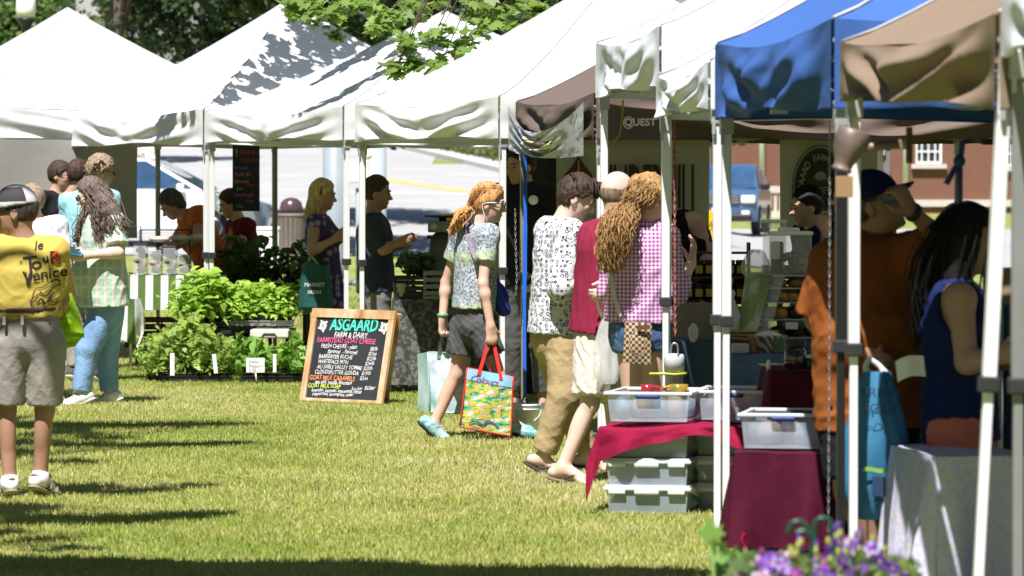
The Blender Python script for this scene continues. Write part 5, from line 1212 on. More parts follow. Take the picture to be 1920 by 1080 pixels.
# -- people under the second and third tents
p = person('person in an orange sleeveless blouse bending over the bread stall', 209, {'head': (322, 384), 'neck': (355, 408), 'pel': (405, 500), 'shL': (372, 402, -.15), 'shR': (350, 410, .2), 'elL': (372, 450, -.28), 'wrL': (330, 462, -.35), 'elR': (335, 440, .22), 'wrR': (322, 465, .1)}, (-.75, -.35, -.5), (-.8, -.2, -.62), m=1.06, wide=1.12, skin=SK_T, shirt=dict(mat=F_ora, sleeve=.45, inf=.026, bust=1, hem=.08, flare=1.1), pants=dict(mat=F_jes), shoes=dict(kind='trainer', mat=F_dgry), vox=.010)
hair(p, H_SG, 'long', thick=.018, nape=.02, extra=(ell(p.head-p.hf*.06-p.hu*.05, (.06, .06, .06)),), noise_=.008)
p = person('young person in maroon T-shirt with orange emblem, behind the plants', 207, {'head': (432, 383), 'neck': (450, 413), 'pel': (462, 525), 'shL': (463, 425, -.12), 'elL': (452, 455, -.18), 'wrL': (400, 452, -.22), 'shR': (440, 425, .14), 'elR': (428, 452, .15), 'wrR': (398, 455, .05)}, (-.92, -.3, 0), (-.92, -.25, -.3), m=1.03, skin=SK_F, shirt=dict(mat=F_marb, sleeve=.62, inf=.026, flare=1.1), pants=dict(mat=F_black), shoes=dict(kind='trainer', mat=F_dgry), vox=.0095)
hair(p, H_DB, thick=.018); 
V, F = subdiv_tris([Vector((x, y, 0)) for x, y in ((-.03, -.12), (.03, -.12), (.045, -.05), (.03, .06), (-.01, .07), (-.04, .0))], [(0, 1, 2, 3, 4, 5)], .02); bv = bvh_of(p.shirt)
V, F = ontoshape(V, F, bv, W(432, 442, p.D-.1), (1, 0, 0), (0, 0, 1), (.35, 1, 0)); MB().add(V, F).build('shirt_emblem', mat('orange print', (.55, .18, .02)), p.o)
p = person('person with shoulder length blond hair in a violet flowered dress, in the shade', 225, {'head': (606, 366), 'neck': (598, 402), 'pel': (612, 525), 'elR': (585, 470, -.22), 'wrR': (628, 448, -.3), 'shR': (590, 418, -.15), 'shL': (606, 418, .15), 'elL': (612, 460, .15), 'wrL': (632, 455, -.05)}, (.85, .2, 0), (.95, -.1, -.12), m=1.03, skin=SK_T, shirt=dict(mat=F_floral, name='dress', hem=.42, sleeve=.1, bust=1, flare=1.18, inf=.016), shoes=dict(kind='sandal', mat=m_dk, sole=m_ksole), vox=.0095, hands=(.8, .6), handdir=((.5, 0, .85), (.7, 0, .6)))
hair(p, H_BL, 'long', thick=.016, nape=.05, extra=(rc(p.head-p.hf*.05-p.hu*.02, p.head-p.hf*.09-p.hu*.17, .075, .055), rc(p.head-p.hf*.02-p.hl*.06-p.hu*.02, p.head-p.hf*.04-p.hl*.07-p.hu*.16, .04, .03)), noise_=.007)
mb = MB().tube([p.head+p.hu*.128*math.cos(a)-p.hf*.01+p.hl*.092*math.sin(a) for a in [R(x) for x in range(-90, 91, 15)]], .008, 6); mb.build('hair_band', m_dk, p.o)
MB().box(W(634, 447, p.D-.36), (.012, .07, .13), Matrix.Rotation(R(15), 3, 'Y'), bev=.004).build('phone_case', m_dk, None) if False else None
gb = thing('shopping_bag', 'dark green shopping bag with a lime handle on the blonde woman\'s arm', 'bag', W(590, 590, p.D-.3)); m_gbag = mat('dark green bag cloth', (.008, .075, .060), rough=.6, var=.2, bump=.6, bscale=10)
mb = MB(); c0 = W(592, 530, p.D-.30)
mb.grid(lambda i, j: c0+Vector((math.cos(i*6.283)*(.105+.035*j+.012*math.sin(5*i*6.28)), math.sin(i*6.283)*(.06+.02*j), .16-.36*j+.02*math.sin(i*12.6)*(1-j))), 28, 10); mb.ball(c0+Vector((0, 0, -.20)), (.138, .08, .05)); mb.build('body', m_gbag, gb)
mb = MB(); 
for yy in (-.03, .03): mb.tube(smooth_pts([c0+Vector((-.07, yy, .15)), W(583, 482, p.D-.26)+Vector((0, yy*.3, 0)), c0+Vector((.02, yy, .15))], 6), .009, 6)
mb.build('handle', mat('lime webbing', (.20, .50, .04), rough=.6), gb); mb = MB(); write(mb, 'MARKET', c0+Vector((-.095, -.080, -.03)), (1, 0, 0), (0, 0, 1), .045, shear=.2); write(mb, 'FRESH', c0+Vector((-.065, -.088, -.09)), (1, 0, 0), (0, 0, 1), .04, shear=.2); mb.build('lettering', m_white, gb)
p = person('person with dark tied-back hair, dark shirt and grey trousers by two tent poles', 234, {'head': (708, 362), 'neck': (700, 400), 'pel': (705, 525), 'elR': (718, 468, -.2), 'wrR': (748, 455, -.25), 'shR': (700, 420, -.16), 'shL': (704, 420, .16), 'elL': (725, 465, .15), 'wrL': (750, 462, .0)}, (.97, .1, 0), (.95, -.15, -.1), m=1.08, skin=SK_T, shirt=dict(mat=F_dkb, sleeve=.95, inf=.026, flare=1.1, hem=.1), pants=dict(mat=F_gry), shoes=dict(kind='trainer', mat=F_dgry), vox=.0095)
hair(p, H_DB, thick=.014, extra=(ell(p.head-p.hf*.115-p.hu*.02, (.035, .035, .04)),))
# -- vendor in black at the back of the fourth tent
p = person('person in black T-shirt with pale badge in deep shade behind the blue strap', 262, {'head': (975, 312), 'neck': (988, 352), 'pel': (990, 520), 'elL': (1035, 450, .1), 'wrL': (1005, 520, -.2)}, (-.2, -.95, 0), (-.7, -.7, -.1), m=1.12, wide=1.15, skin=SK_T, shirt=dict(mat=F_black, sleeve=.7, inf=.026), pants=dict(mat=F_dgry), shoes=dict(kind='trainer', mat=F_dgry), vox=.011, dd=.35)
hair(p, H_BK, thick=.016)
mb = MB().lathe(W(1000, 375, p.D+.13), [(.0, .0), (.035, .0), (.035, .008), (0, .01)], 14, Matrix.Rotation(R(90), 3, 'X')); mb.build('badge', m_white, p.o)
# -- vendors behind the food tables
p = person('person in a black tank top leaning over jars, half hidden by a white tent leg', 318, {'head': (1222, 366), 'neck': (1262, 400), 'pel': (1318, 560), 'shL': (1302, 415, -.1), 'shR': (1250, 420, -.15), 'elR': (1240, 500, -.25), 'wrR': (1262, 520, -.35), 'elL': (1330, 480, -.1), 'wrL': (1310, 520, -.3)}, (-.55, -.75, -.3), (-.75, -.5, -.4), m=1.02, wide=1.1, skin=SK_F, shirt=dict(mat=F_black, sleeve=0, tank=1, inf=.012), pants=dict(mat=F_dgry), shoes=dict(kind='trainer', mat=F_dgry), vox=.010, dd=.55)
hair(p, H_BK)
p = person('person with tied dark hair and dark top in front of the round farm emblem', 318, {'head': (1512, 388), 'neck': (1532, 425), 'pel': (1545, 585), 'elL': (1560, 520, -.1), 'wrL': (1540, 560, -.3)}, (-.85, -.5, 0), (-.93, -.3, -.12), m=1.0, skin=SK_M, shirt=dict(mat=F_nav, sleeve=.6), pants=dict(mat=F_dgry), shoes=dict(kind='trainer', mat=F_dgry), vox=.010, dd=.9)
hair(p, H_BK, thick=.012, extra=(ell(p.head-p.hf*.11+p.hu*.0, (.04, .04, .04)),))
# -- woman with the pony tail and the two bags
pw = p = person('person with red blond pony tail striding right, a shopping bag in each hand', 293, {'head': (916, 382), 'neck': (895, 424), 'pel': (888, 588), 'shR': (915, 442, -.15), 'shL': (866, 440, .14), 'elR': (906, 532, -.22), 'wrR': (920, 612, -.24), 'elL': (836, 530, .20), 'wrL': (830, 597, .16),
    'hipL': (872, 612, .06), 'knL': (856, 702, .06), 'anL': (815, 792, .04), 'ftL': (.72, .05, -.62), 'hipR': (900, 612, -.06), 'knR': (935, 705, -.10), 'anR': (958, 790, -.05), 'ftR': (.97, -.12, -.20)}, (.80, .55, 0), (.99, -.05, -.10), m=1.02, wide=.92, thin=.80, skin=SK_F,
    shirt=dict(mat=F_tee, sleeve=.55, hem=-.03, inf=.020, sw=.022, fold=.008), pants=dict(mat=F_dgry, name='shorts', len=.60, r=.022, fold=.012), shoes=dict(kind='trainer', mat=F_teal, sole=m_ksole, lace=mat('pale teal lace', (.35, .55, .55))), vox=.0072, hands=(.95, .95), handdir=((0, 0, -1), (.1, 0, -1)))
hair(p, H_STRAW, thick=.015, nape=.0, noise_=.004, vox=.006, extra=(rc(p.head-p.hf*.095-p.hu*.015, p.head-p.hf*.12-p.hu*.04, .03, .028), rc(p.head+p.hf*.055+p.hu*.095, p.head+p.hf*.085+p.hu*.045, .03, .014)))
q0 = W(884, 388, p.D); q1 = W(866, 405, p.D-.03); q2 = W(855, 424, p.D-.04)
sdfobj('pony_tail', [rc(W(886, 386, p.D), q1, .026, .045), (rc(q1, q2, .048, .038), 'u', .03), (rc(q2, W(846, 436, p.D-.04), .036, .012), 'u', .02)], .0065, H_STRAW, p.o, .02, folds(.009, 9, 2.5))
curls(p, H_STRAW, [[W(884, 388, p.D-.03), W(870, 400, p.D-.08), W(858, 418, p.D-.08), W(846, 434+a, p.D-.06)] for a in (0, 6, 12)], 60, 3, .011, .0055, .014, 3)
MB().tube([W(886, 386, p.D)+Vector((math.cos(a)*.012, math.cos(a)*.01, math.sin(a)*.032)) +Vector((0, math.sin(a*1)*.0, 0)) for a in [k*.4 for k in range(16)]], .009, 6).build('hair_tie', mat('lilac band', (.45, .38, .45)), p.o)
glasses(p, True, m_dk)
m_cordw = mat('white cord', (.7, .7, .68)); h_ = p.head
MB().tube(smooth_pts([h_+p.hf*.055-p.hl*.084+p.hu*.012, h_-p.hf*.03-p.hl*.086-p.hu*.005, h_-p.hf*.015-p.hl*.074-p.hu*.08, p.neck-p.left*.07+p.up*.0], 6), .0035, 5).build('glasses_cord', m_cordw, p.o)
MB().lathe(p.wr['L']+Vector((0, 0, .02)), [(.034, -.012), (.037, 0), (.034, .012)], 16).build('bracelet', mat('green bead', (.12, .3, .2), rough=.4), p.o)
# sling strap and blue pouch
m_strap = mat('grey violet strap', (.22, .18, .24), rough=.8); bp_ = bvh_of(p.shirt)
mb = MB(); pth = smooth_pts([(875, 418, 0), (876, 448, 0), (886, 480, 0), (902, 508, 0), (916, 530, 0)], 7); pp = []
for q in pth:
    o_ = W(q.x, q.y, p.D-1.0); h = bp_.ray_cast(o_, Vector((0, 1, 0))); pp.append((h[0] if h[0] else W(q.x, q.y, p.D-.12))-Vector((0, .010, 0)))
for a, b_ in zip(pp[:-1], pp[1:]): mb.bar(a, b_, .030, .006, up=(0, 1, 0))
mb.build('sling_strap', m_strap, p.o)
bb = thing('shoulder_pouch', 'small royal blue pouch slung at the hip of the pony tailed woman', 'bag', W(935, 590, p.D)); m_bpo = mat('royal blue nylon', (.02, .035, .33), rough=.45, var=.2, bump=.5, bscale=12)
sdfobj('body', [ell(W(936, 558, p.D+.05), (.062, .05, .085)), (rc(W(928, 530, p.D+.05), W(944, 580, p.D+.05), .035, .05), 'u', .03)], .007, m_bpo, bb, .03, folds(.008, 4, 2))
MB().grid(lambda i, j: W(lerp(925, 950, i)+4*j, lerp(530, 572, i)+lerp(-4, 10, j), p.D-.02+.0*i), 8, 3).build('flap', m_bpo, bb)

def tote(label, quad, D, depth, m_f, m_s, m_h, grip, hname='handle', group=None, hw=.022):
    """quad: four pixels of the front panel TL TR BR BL"""
    tl_, tr_, br_, bl_ = [W(x, y, D) for x, y in quad]; t_ = thing('tote_bag', label, 'bag', (bl_+br_)/2, group)
    n = (tr_-tl_).cross(bl_-tl_).normalized(); n = n if n.y < 0 else -n; dv = -n*depth
    def fp(i, j, off=0): 
        p_ = tl_.lerp(tr_, i).lerp(bl_.lerp(br_, i), j); return p_+n*(off+.012*math.sin(3.14*i)*math.sin(3.14*j)+.004*math.sin(9*i+7*j)+.007*abs(math.sin(3.14*(i-.5)))*-1)
    fpan = MB().grid(fp, 20, 20).build('front_panel', m_f, t_); mb = MB()
    mb.grid(lambda i, j: fp(0, j)+dv*i+(tr_-tl_).normalized()*(.018*math.sin(3.14*i)*(1-.5*j)), 8, 12); mb.grid(lambda i, j: fp(1, j)+dv*i-(tr_-tl_).normalized()*(.018*math.sin(3.14*i)*(1-.5*j)), 8, 12); mb.grid(lambda i, j: fp(i, j)+dv, 12, 12); mb.grid(lambda i, j: fp(i, 1)+dv*j, 12, 4)
    for a, b_ in ((fp(0, 0), fp(0, 1)), (fp(1, 0), fp(1, 1)), (fp(0, 1), fp(1, 1))): mb.tube([a.lerp(b_, k/6)+n*(.003+.010*math.sin(3.14*k/6)*(0)) for k in range(7)], .006, 5)
    mb.build('sides', m_s, t_)
    for off in (0, 1):
        mb = MB(); o_ = dv*off+n*.004*(1-off)
        pts = smooth_pts([fp(.26, .10)+o_, fp(.28, 0)+o_, grip+Vector((-.012, 0, .0)), grip+Vector((0, 0, .012)), grip+Vector((.012, 0, 0)), fp(.72, 0)+o_, fp(.74, .10)+o_], 5)
        for a, b_ in zip(pts[:-1], pts[1:]): mb.bar(a, b_, hw, .004, up=(0, 1, .01))
        mb.build(hname, m_h, t_)
    return t_, fp, n
def paint(t):
    n1 = noisef(t, 22, 6, (.7, 1, 1.6)); c = ramp(t, n1, [(.34, (.02, .10, .40)), (.40, (.03, .30, .22)), (.445, (.08, .36, .08)), (.475, (.35, .45, .06)), (.51, (.66, .52, .06)), (.545, (.66, .18, .05)), (.575, (.16, .46, .50)), (.64, (.72, .70, .58))]); return mixc(t, ramp(t, noisef(t, 45, 4, (.5, 1, 2)), [(.61, 0.), (.65, 1.)]), c, (.70, .60, .20))
m_paint = patt('loosely painted garden print', paint, rough=.35, bump=.15); m_red = mat('bright red woven plastic', (.62, .03, .02), rough=.4, var=.08)
grip = pw.hand['R']+Vector((0, -.0, -.01)); dR = pw.D-.26
tb1, fp, n = tote('bright red tote bag with a colourful painted garden print, nearest the camera', [(876, 690), (962, 706), (958, 818), (862, 800)], dR, .16, m_paint, m_red, m_red, grip)
mb = MB(); skyp = mat('sky blue print', (.25, .48, .66), rough=.4)
MB().grid(lambda i, j: fp(i, j*.19)+n*.003, 12, 3).build('sky_band', skyp, tb1)
def onfp(V, F, x0, y0, sx, sy, nm, m_, off=.006): MB().add([fp(x0+v.x*sx, y0-v.y*sy)+n*off for v in V], F).build(nm, m_, tb1)
V, F = textgeo('Colours', 1, shear=.4, space=.95, bold=.0); onfp(V, F, .08, .20, .19, .15, 'script_lettering', mat('purple ink', (.20, .02, .22)))
V, F = ribbon([(math.cos(a)*.5, math.sin(a)) for a in [R(60+20*k) for k in range(12)]], .35); onfp(V, F, .80, .62, .05, .045, 'emblem', mat('emblem red', (.65, .02, .02))); 
V, F = ribbon(smooth_pts([(.16, .92), (.3, .86), (.45, .90), (.52, .82), (.66, .84), (.74, .90)], 5), .035); MB().add([fp(v.x, v.y)+n*.006 for v in V], F).build('painted_stroke', mat('deep blue paint', (.02, .12, .35)), tb1)
def wash(t): return ramp(t, noisef(t, 3.2, 4), [(.36, (.10, .26, .24)), (.46, (.42, .56, .56)), (.52, (.60, .68, .68)), (.6, (.32, .38, .58)), (.68, (.62, .66, .66))])
m_wash = patt('pale watercolour print', wash, rough=.4); m_seag = mat('sea green woven plastic', (.16, .36, .33), rough=.45, var=.15, c2=(.55, .65, .64))
gripL = pw.hand['L']+Vector((0, 0, -.01))
tb2, fp2, n2 = tote('pale green and white tote bag carried on the far side of the pony tailed woman', [(802, 660), (880, 664), (876, 776), (806, 772)], pw.D+.20, .14, m_wash, m_seag, mat('grey green strap', (.12, .15, .14)), gripL)
MB().grid(lambda i, j: W(lerp(802, 782, i)+2*math.sin(3*j), lerp(lerp(660, 664, i), lerp(772, 766, i), j), pw.D+.20+.12*i), 6, 12).build('side_panel', mat('mint and white print', (.50, .60, .57), var=.1, c2=(.14, .34, .30), vscale=5), tb2)

# -- boy in the printed shirt
strands(pw, H_STRAW, [[pw.head+pw.hu*.118+pw.hf*a, pw.head+pw.hu*.09-pw.hf*.06-pw.hl*.065, pw.head-pw.hf*.105-pw.hl*.03, W(884, 388, pw.D-.03)] for a in (-.05, 0, .05, .08)], 130, 41, .0022, .012)
p = person('person with tousled dark hair, white flower-printed shirt and khaki trousers, looking down', 331, {'head': (1082, 372), 'neck': (1052, 412), 'pel': (1040, 612), 'shR': (1068, 440, -.15), 'shL': (1030, 436, .15), 'elR': (1052, 540, -.24), 'wrR': (1092, 532, -.30), 'elL': (1050, 540, .2), 'wrL': (1090, 540, .1),
    'hipR': (1058, 632, -.07), 'knR': (1058, 740, -.12), 'anR': (1018, 855, -.10), 'ftR': (.80, -.15, -.42), 'hipL': (1030, 632, .09), 'knL': (1062, 742, .10), 'anL': (1100, 852, .10), 'ftL': (.95, 0, -.25)}, (.86, .42, 0), (.93, -.05, -.40), m=1.03, wide=.92, thin=.86, skin=SK_P, vox=.0072,
    shirt=dict(mat=F_motif, sleeve=1.12, hem=.045, inf=.034, flare=1.12, fold=.009, collar=1), pants=dict(mat=F_kha, len=1.93, r=.032, fold=.007, fz=.5), shoes=dict(kind='flip', mat=m_dk, sole=m_ksole), hands=(.5, .5))
hair(p, H_DB, 'short', thick=.017, noise_=.010, vox=.0065, nape=.02, extra=(rc(p.head+p.hf*.05+p.hu*.10, p.head+p.hf*.10+p.hu*.05, .034, .016),), freq=2.6)
curls(p, H_DB, [[p.head+p.hu*.11+p.hf*a, p.head+p.hu*.12+p.hf*(a+.03)-p.hl*b_, p.head+p.hu*(.05)+p.hf*(a+.07)-p.hl*(b_+.035)] for a in (-.08, -.03, .02, .05) for b_ in (-.04, 0, .05)]+[[p.head-p.hf*.05+p.hu*.1, p.head-p.hf*.11+p.hu*.03, p.head-p.hf*.10-p.hu*.05]], 80, .6, .004, .0050, .010, 6)
# -- bald man in the wine red T-shirt
p = person('bald person in wine red T-shirt and pale beige shorts, plastic bag in hand', 342, {'head': (1160, 366), 'neck': (1148, 412), 'pel': (1128, 618), 'shL': (1112, 442, .10), 'shR': (1190, 440, -.02), 'elL': (1128, 520, .20), 'wrL': (1168, 535, .35), 'elR': (1205, 520, -.0), 'wrR': (1142, 545, -.22),
    'hipL': (1118, 640, .0), 'knL': (1106, 758, -.08), 'anL': (1056, 874, -.12), 'ftL': (.93, -.25, -.22), 'hipR': (1145, 640, .02), 'knR': (1150, 755, .15), 'anR': (1165, 868, .12), 'ftR': (.9, .1, -.25)}, (.62, .78, 0), (.80, .58, -.10), m=1.04, wide=1.04, thin=.92, skin=SK_P, vox=.0075, face=False, eyes=False,
    shirt=dict(mat=F_mar, sleeve=.72, inf=.024, hem=.03, sw=.032, fold=.010), pants=dict(mat=F_bey, name='shorts', len=.90, r=.040, fold=.013), shoes=dict(kind='flip', mat=m_ksole, sole=mat('worn tan sole', (.16, .12, .08))), hands=(.9, .9))
MB().bar(p.pel+p.up*.035-p.left*.01, p.pel+p.up*.036, .01).build('belt_loop', F_bey, p.o)
hair(p, H_SG, 'short', thick=.002, cut=0, nm='stubble', noise_=.001, vox=.008).hide_render = False
bpy.data.objects.remove([c for c in p.o.children if c.name.startswith('stubble')][0])
_h, _f, _u, _l, _m = p.head, p.hf, p.hu, p.hl, p.m
_pa = [(_v(_h+_f*.045*_m), _v(_f)), (_v(_h+_u*.030*_m), _v(_u)), (_v(_h-_u*.065*_m), _v(-_u))]
sdfobj('hair_fringe', [ell(_h-_f*.012*_m+_u*.022*_m, (.0785*_m, .0985*_m, .1035*_m), (_l, _f, _u))]+[(((lambda P, a=a, n=n: (P-a) @ n), a-.5, a+.5), 'i') for a, n in _pa], .005, hairmat('clipped grey brown hair', (.20, .14, .10)), p.o, .02, folds(.0015, 8, 6))
m_plas = glassy('thin clear plastic film', (.80, .82, .82), .42, .22)
def sack(name, label, cen, D, w_, h_, dp, m_, handle_to, group=None, seed=1, mh=None):
    c = W(cen[0], cen[1], D); t_ = thing(name, label, 'bag', c-Vector((0, 0, h_/2)), group); mb = MB(); rg = random.Random(seed); a1, a2 = rg.uniform(0, 6), rg.uniform(0, 6)
    def f(i, j):
        a = i*6.283; r_ = (.42+.58*min(1, j*2.2)**.8)*(1-.25*max(0, j-.8)/.2) if j < .999 else .55; wr_ = 1+.10*math.sin(5*a+a1+4*j)+.06*math.sin(11*a+a2-6*j)
        return c+Vector((math.cos(a)*w_/2*r_*wr_, math.sin(a)*dp/2*r_*wr_, h_/2-h_*j))
    mb.grid(f, 36, 16); mb.build('sack', m_, t_)
    for sg in (-1, 1):
        mb = MB(); st = c+Vector((sg*w_*.14, 0, h_/2-.01)); mb.tube(smooth_pts([st, st.lerp(handle_to, .5)+Vector((sg*.01, 0, 0)), handle_to], 5), [.020, .018, .016, .014, .013, .012, .012, .011, .011, .010, .010][:11], 6); mb.build('handle', mh or m_, t_)
    return t_, f, c
sack('plastic_bag', 'crumpled clear plastic carrier bag hanging from the bald man\'s hand', (1139, 655), p.D-.22, .135, .38, .10, m_plas, p.hand['R'], seed=3, mh=mat('white film', (.7, .7, .7), rough=.4))
# -- woman with the golden curls
p = person('person with long golden curly hair and magenta gingham shirt, seen from behind', 352, {'head': (1220, 374), 'neck': (1204, 418), 'pel': (1198, 598), 'shR': (1246, 446, -.03), 'shL': (1156, 446, .05), 'elR': (1268, 548, -.02), 'wrR': (1296, 494, .30), 'elL': (1146, 545, .05), 'wrL': (1175, 590, .25),
    'hipL': (1182, 622, 0), 'hipR': (1224, 622, 0), 'knL': (1186, 735), 'anL': (1186, 850), 'knR': (1226, 735), 'anR': (1228, 850)}, (.18, .98, 0), (.85, .45, -.05), m=1.02, wide=1.02, skin=SK_F, vox=.0078,
    shirt=dict(mat=F_ging, sleeve=1.35, hem=.02, inf=.026, sw=.03, fold=.012, collar=1, flare=1.04), pants=dict(mat=F_jes, name='denim_shorts', len=.32, r=.022), shoes=dict(kind='sandal', mat=m_dk, sole=m_ksole), hands=(.5, .25), handdir=(None, (.15, .15, .98)), handn=(None, (-.9, -.2, 0)), eyes=False)
hp = p.head
hair(p, H_CURL, 'long', thick=.02, nape=.0, noise_=.012, freq=2.6, vox=.0075, extra=(ell(W(1196, 372, p.D-.06), (.06, .05, .10)), ell(W(1192, 350, p.D-.04), (.045, .045, .07))))
sdfobj('pony_tail', [rc(W(1174, 390, p.D-.10), W(1158, 430, p.D-.19), .045, .068), (rc(W(1158, 430, p.D-.19), W(1148, 492, p.D-.19), .070, .036), 'u', .04)], .008, H_CURL, p.o, .03, folds(.018, 12, 2.2))
pg = [[W(1180+a*.3, 382, p.D-.12), W(1164+a*.7, 410, p.D-.22), W(1152+a*.75, 455, p.D-.24), W(1146+a*.6, 512, p.D-.22)] for a in (-24, -14, -4, 6, 16)]
curls(p, H_CURL, pg, 900, 4, .0095, .0024, .022, 14)
pg = [[W(1182+a, 392, p.D-.12), W(1188+a, 368, p.D-.13), W(1198+a*.8, 345, p.D-.06), W(1203+a*.3, 338, p.D)] for a in (-6, 2, 10, 18)]
curls(p, H_CURL, pg, 420, 3.5, .0075, .0025, .019, 15, 'bun_curls')
# woven hip bag with strap
wv = thing('woven_bag', 'brown and cream basket-weave shoulder bag on the hip of the curly haired woman', 'bag', W(1196, 690, p.D-.22))
def weave(t):
    ck = N(t, 'ShaderNodeTexChecker', Scale=62); ck.inputs['Color1'].default_value = (.45, .36, .25, 1); ck.inputs['Color2'].default_value = (.10, .05, .025, 1); t.links.new(mapped(t), ck.inputs['Vector']); return ck.outputs['Color']
m_wv = patt('basket weave', weave, rough=.5); q = [(1172, 602), (1222, 606), (1220, 684), (1168, 680)]
c4 = [W(x, y, p.D-.24) for x, y in q]; mb = MB(); mb.grid(lambda i, j: c4[0].lerp(c4[1], i).lerp(c4[3].lerp(c4[2], i), j)+Vector((0, -.02*math.sin(3.14*i)*math.sin(3.14*j), 0)), 14, 14); mb.grid(lambda i, j: c4[0].lerp(c4[1], i).lerp(c4[3].lerp(c4[2], i), j)+Vector((0, .07+.02*math.sin(3.14*i), 0)), 10, 10)
mb.grid(lambda i, j: c4[0].lerp(c4[3], j)+Vector((0, .07*i, 0)), 3, 10); mb.grid(lambda i, j: c4[1].lerp(c4[2], j)+Vector((0, .07*i, 0)), 3, 10); mb.grid(lambda i, j: c4[3].lerp(c4[2], i)+Vector((0, .07*j, 0)), 8, 3); mb.build('body', m_wv, wv)
bv = bvh_of(p.shirt); mb = MB(); pth = smooth_pts([(1152, 470, 0), (1153, 520, 0), (1160, 565, 0), (1172, 604, 0)], 6); pp = []
for q in pth:
    h = bv.ray_cast(W(q.x, q.y, p.D-1), Vector((0, 1, 0))); pp.append((h[0] if h[0] else W(q.x, q.y, p.D-.16))-Vector((0, .012, 0)))
for a, b_ in zip(pp[:-1], pp[1:]): mb.bar(a, b_, .024, .006, up=(0, 1, 0))
mb.build('strap', mat('cream strap', (.62, .56, .45), rough=.7), wv); MB().bar(c4[0].lerp(c4[1], .5)+Vector((-.01, -.03, -.03)), c4[0].lerp(c4[1], .9)+Vector((0, -.03, -.02)), .025, .006, up=(0, 1, 0)).build('clasp', mat('brown leather', (.12, .06, .03)), wv)

# -- man in the yellow shirt
py_ = p = person('person in grey cap and yellow printed T-shirt, back turned, at the left edge', 360, {'head': (30, 398), 'neck': (46, 446), 'pel': (52, 602), 'shL': (-6, 468, .0), 'shR': (102, 472, .0), 'elL': (-22, 560, .05), 'wrL': (-2, 600, .28), 'elR': (116, 560, .10), 'wrR': (108, 592, .36),
    'hipL': (17, 645, 0), 'hipR': (84, 645, 0), 'knL': (12, 768, .02), 'anL': (18, 898, .0), 'ftL': (-.25, .9, -.30), 'knR': (84, 768, .04), 'anR': (76, 890, .06), 'ftR': (.35, .9, -.30)}, (-.04, 1, 0), (-.97, .12, -.04), m=1.06, wide=1.02, thin=.9, skin=SK_T, vox=.0078,
    shirt=dict(mat=F_yel, sleeve=.85, inf=.020, hem=-.015, sw=.030, fold=.010, flare=.98), pants=dict(mat=F_khs, name='shorts', len=.92, r=.026, fold=.006), shoes=dict(kind='sandal', mat=mat('taupe strap', (.22, .18, .13), rough=.8), sole=mat('tan sole', (.30, .25, .17)), sock=F_wht), hands=(.6, .6))
hair(p, H_SG, 'short', thick=.006, noise_=.003)
m_capg = mat('light grey cap cloth', (.50, .50, .49), rough=.8); m_capd = mat('charcoal mesh', (.035, .035, .04), rough=.8)
co, cf, cl = cap_hat(p, m_capg, m_capg, (-.95, .15, 0))
h_ = p.head; MB().grid(lambda i, j: h_+p.hu*.026*p.m+(cf*math.cos(R(-105+150*i))*.120+(-cl)*math.sin(R(75))*0+(-cl)*.0+p.hu*0)+ (Vector((0, -1, 0))*.101*math.cos(R(58*(2*j-1)*0))), 2, 2).build('x', m_capd, co) if False else None
def capp(az, elv, r_=1.012):   # a point on the cap's dome
    return h_-cf*.004+p.hu*.026*p.m+(cl*(.096*math.sin(az)*math.cos(elv))+cf*(.112*math.cos(az)*math.cos(elv))+p.hu*(.116*math.sin(elv)))*p.m*r_
MB().grid(lambda i, j: capp(R(35+95*i) if cl.y < 0 else R(-35-95*i), R(14+42*j)), 14, 8).build('mesh_panel', m_capd, co)
glasses(p, True)
gp = MB().box(p.pel-p.f*.128+p.up*.055, (.36, .012, .032), bev=.003); 
sdfobj('belt', [rc(p.pel+p.up*.046, p.pel+p.up*.076, (.163)*p.m*1.02, .163*p.m*1.02, p.f, .79, cap=True, capa=True)], .009, mat('brown leather belt', (.07, .035, .025), rough=.5), p.o)
mb = MB()
for x in (8, 42, 94): MB().box(W(x, 600, p.D-.155+.0006*abs(x-50)), (.016, .02, .05)).build('belt_loop', F_khs, p.o)
pass
# lettering wrapped onto the back of the shirt
bv = bvh_of(p.shirt); inkb = mat('black shirt ink', (.03, .018, .02), rough=.8); mb = MB()
def prt(V, F, px, py, ang=0, target=None):
    V, F = subdiv_tris(V, F, .02); o_ = W(px, py, p.D-.3); ca, sa = math.cos(ang), math.sin(ang)
    V2, F2 = ontoshape(V, F, bv, o_, Vector((ca, 0, sa)), Vector((-sa, 0, ca)), (0, 1, 0), .005); (target or mb).add(V2, F2)
K = 1/360.0
def word(s_, x, y, size, ang=0, kx=1, **kw): V, F = textgeo(s_, size*K*1.4, **kw); prt([Vector((v.x*kx, v.y, 0)) for v in V], F, x, y, ang)
word('le', 56, 470, 17, .15, 1, shear=.2, bold=.0008); word('T', 38, 509, 27, .10, 1.15, bold=.001); word('o', 52, 506, 22, .10, 1.2, bold=.001); word('u', 73, 494, 17, .15, 1, bold=.001); word('R', 86, 497, 25, .12, .9, bold=.001)
word('de', 33, 497, 6, 1.2); word('Venice', 37, 531, 21, .15, 1.0, shear=.1, bold=.001)
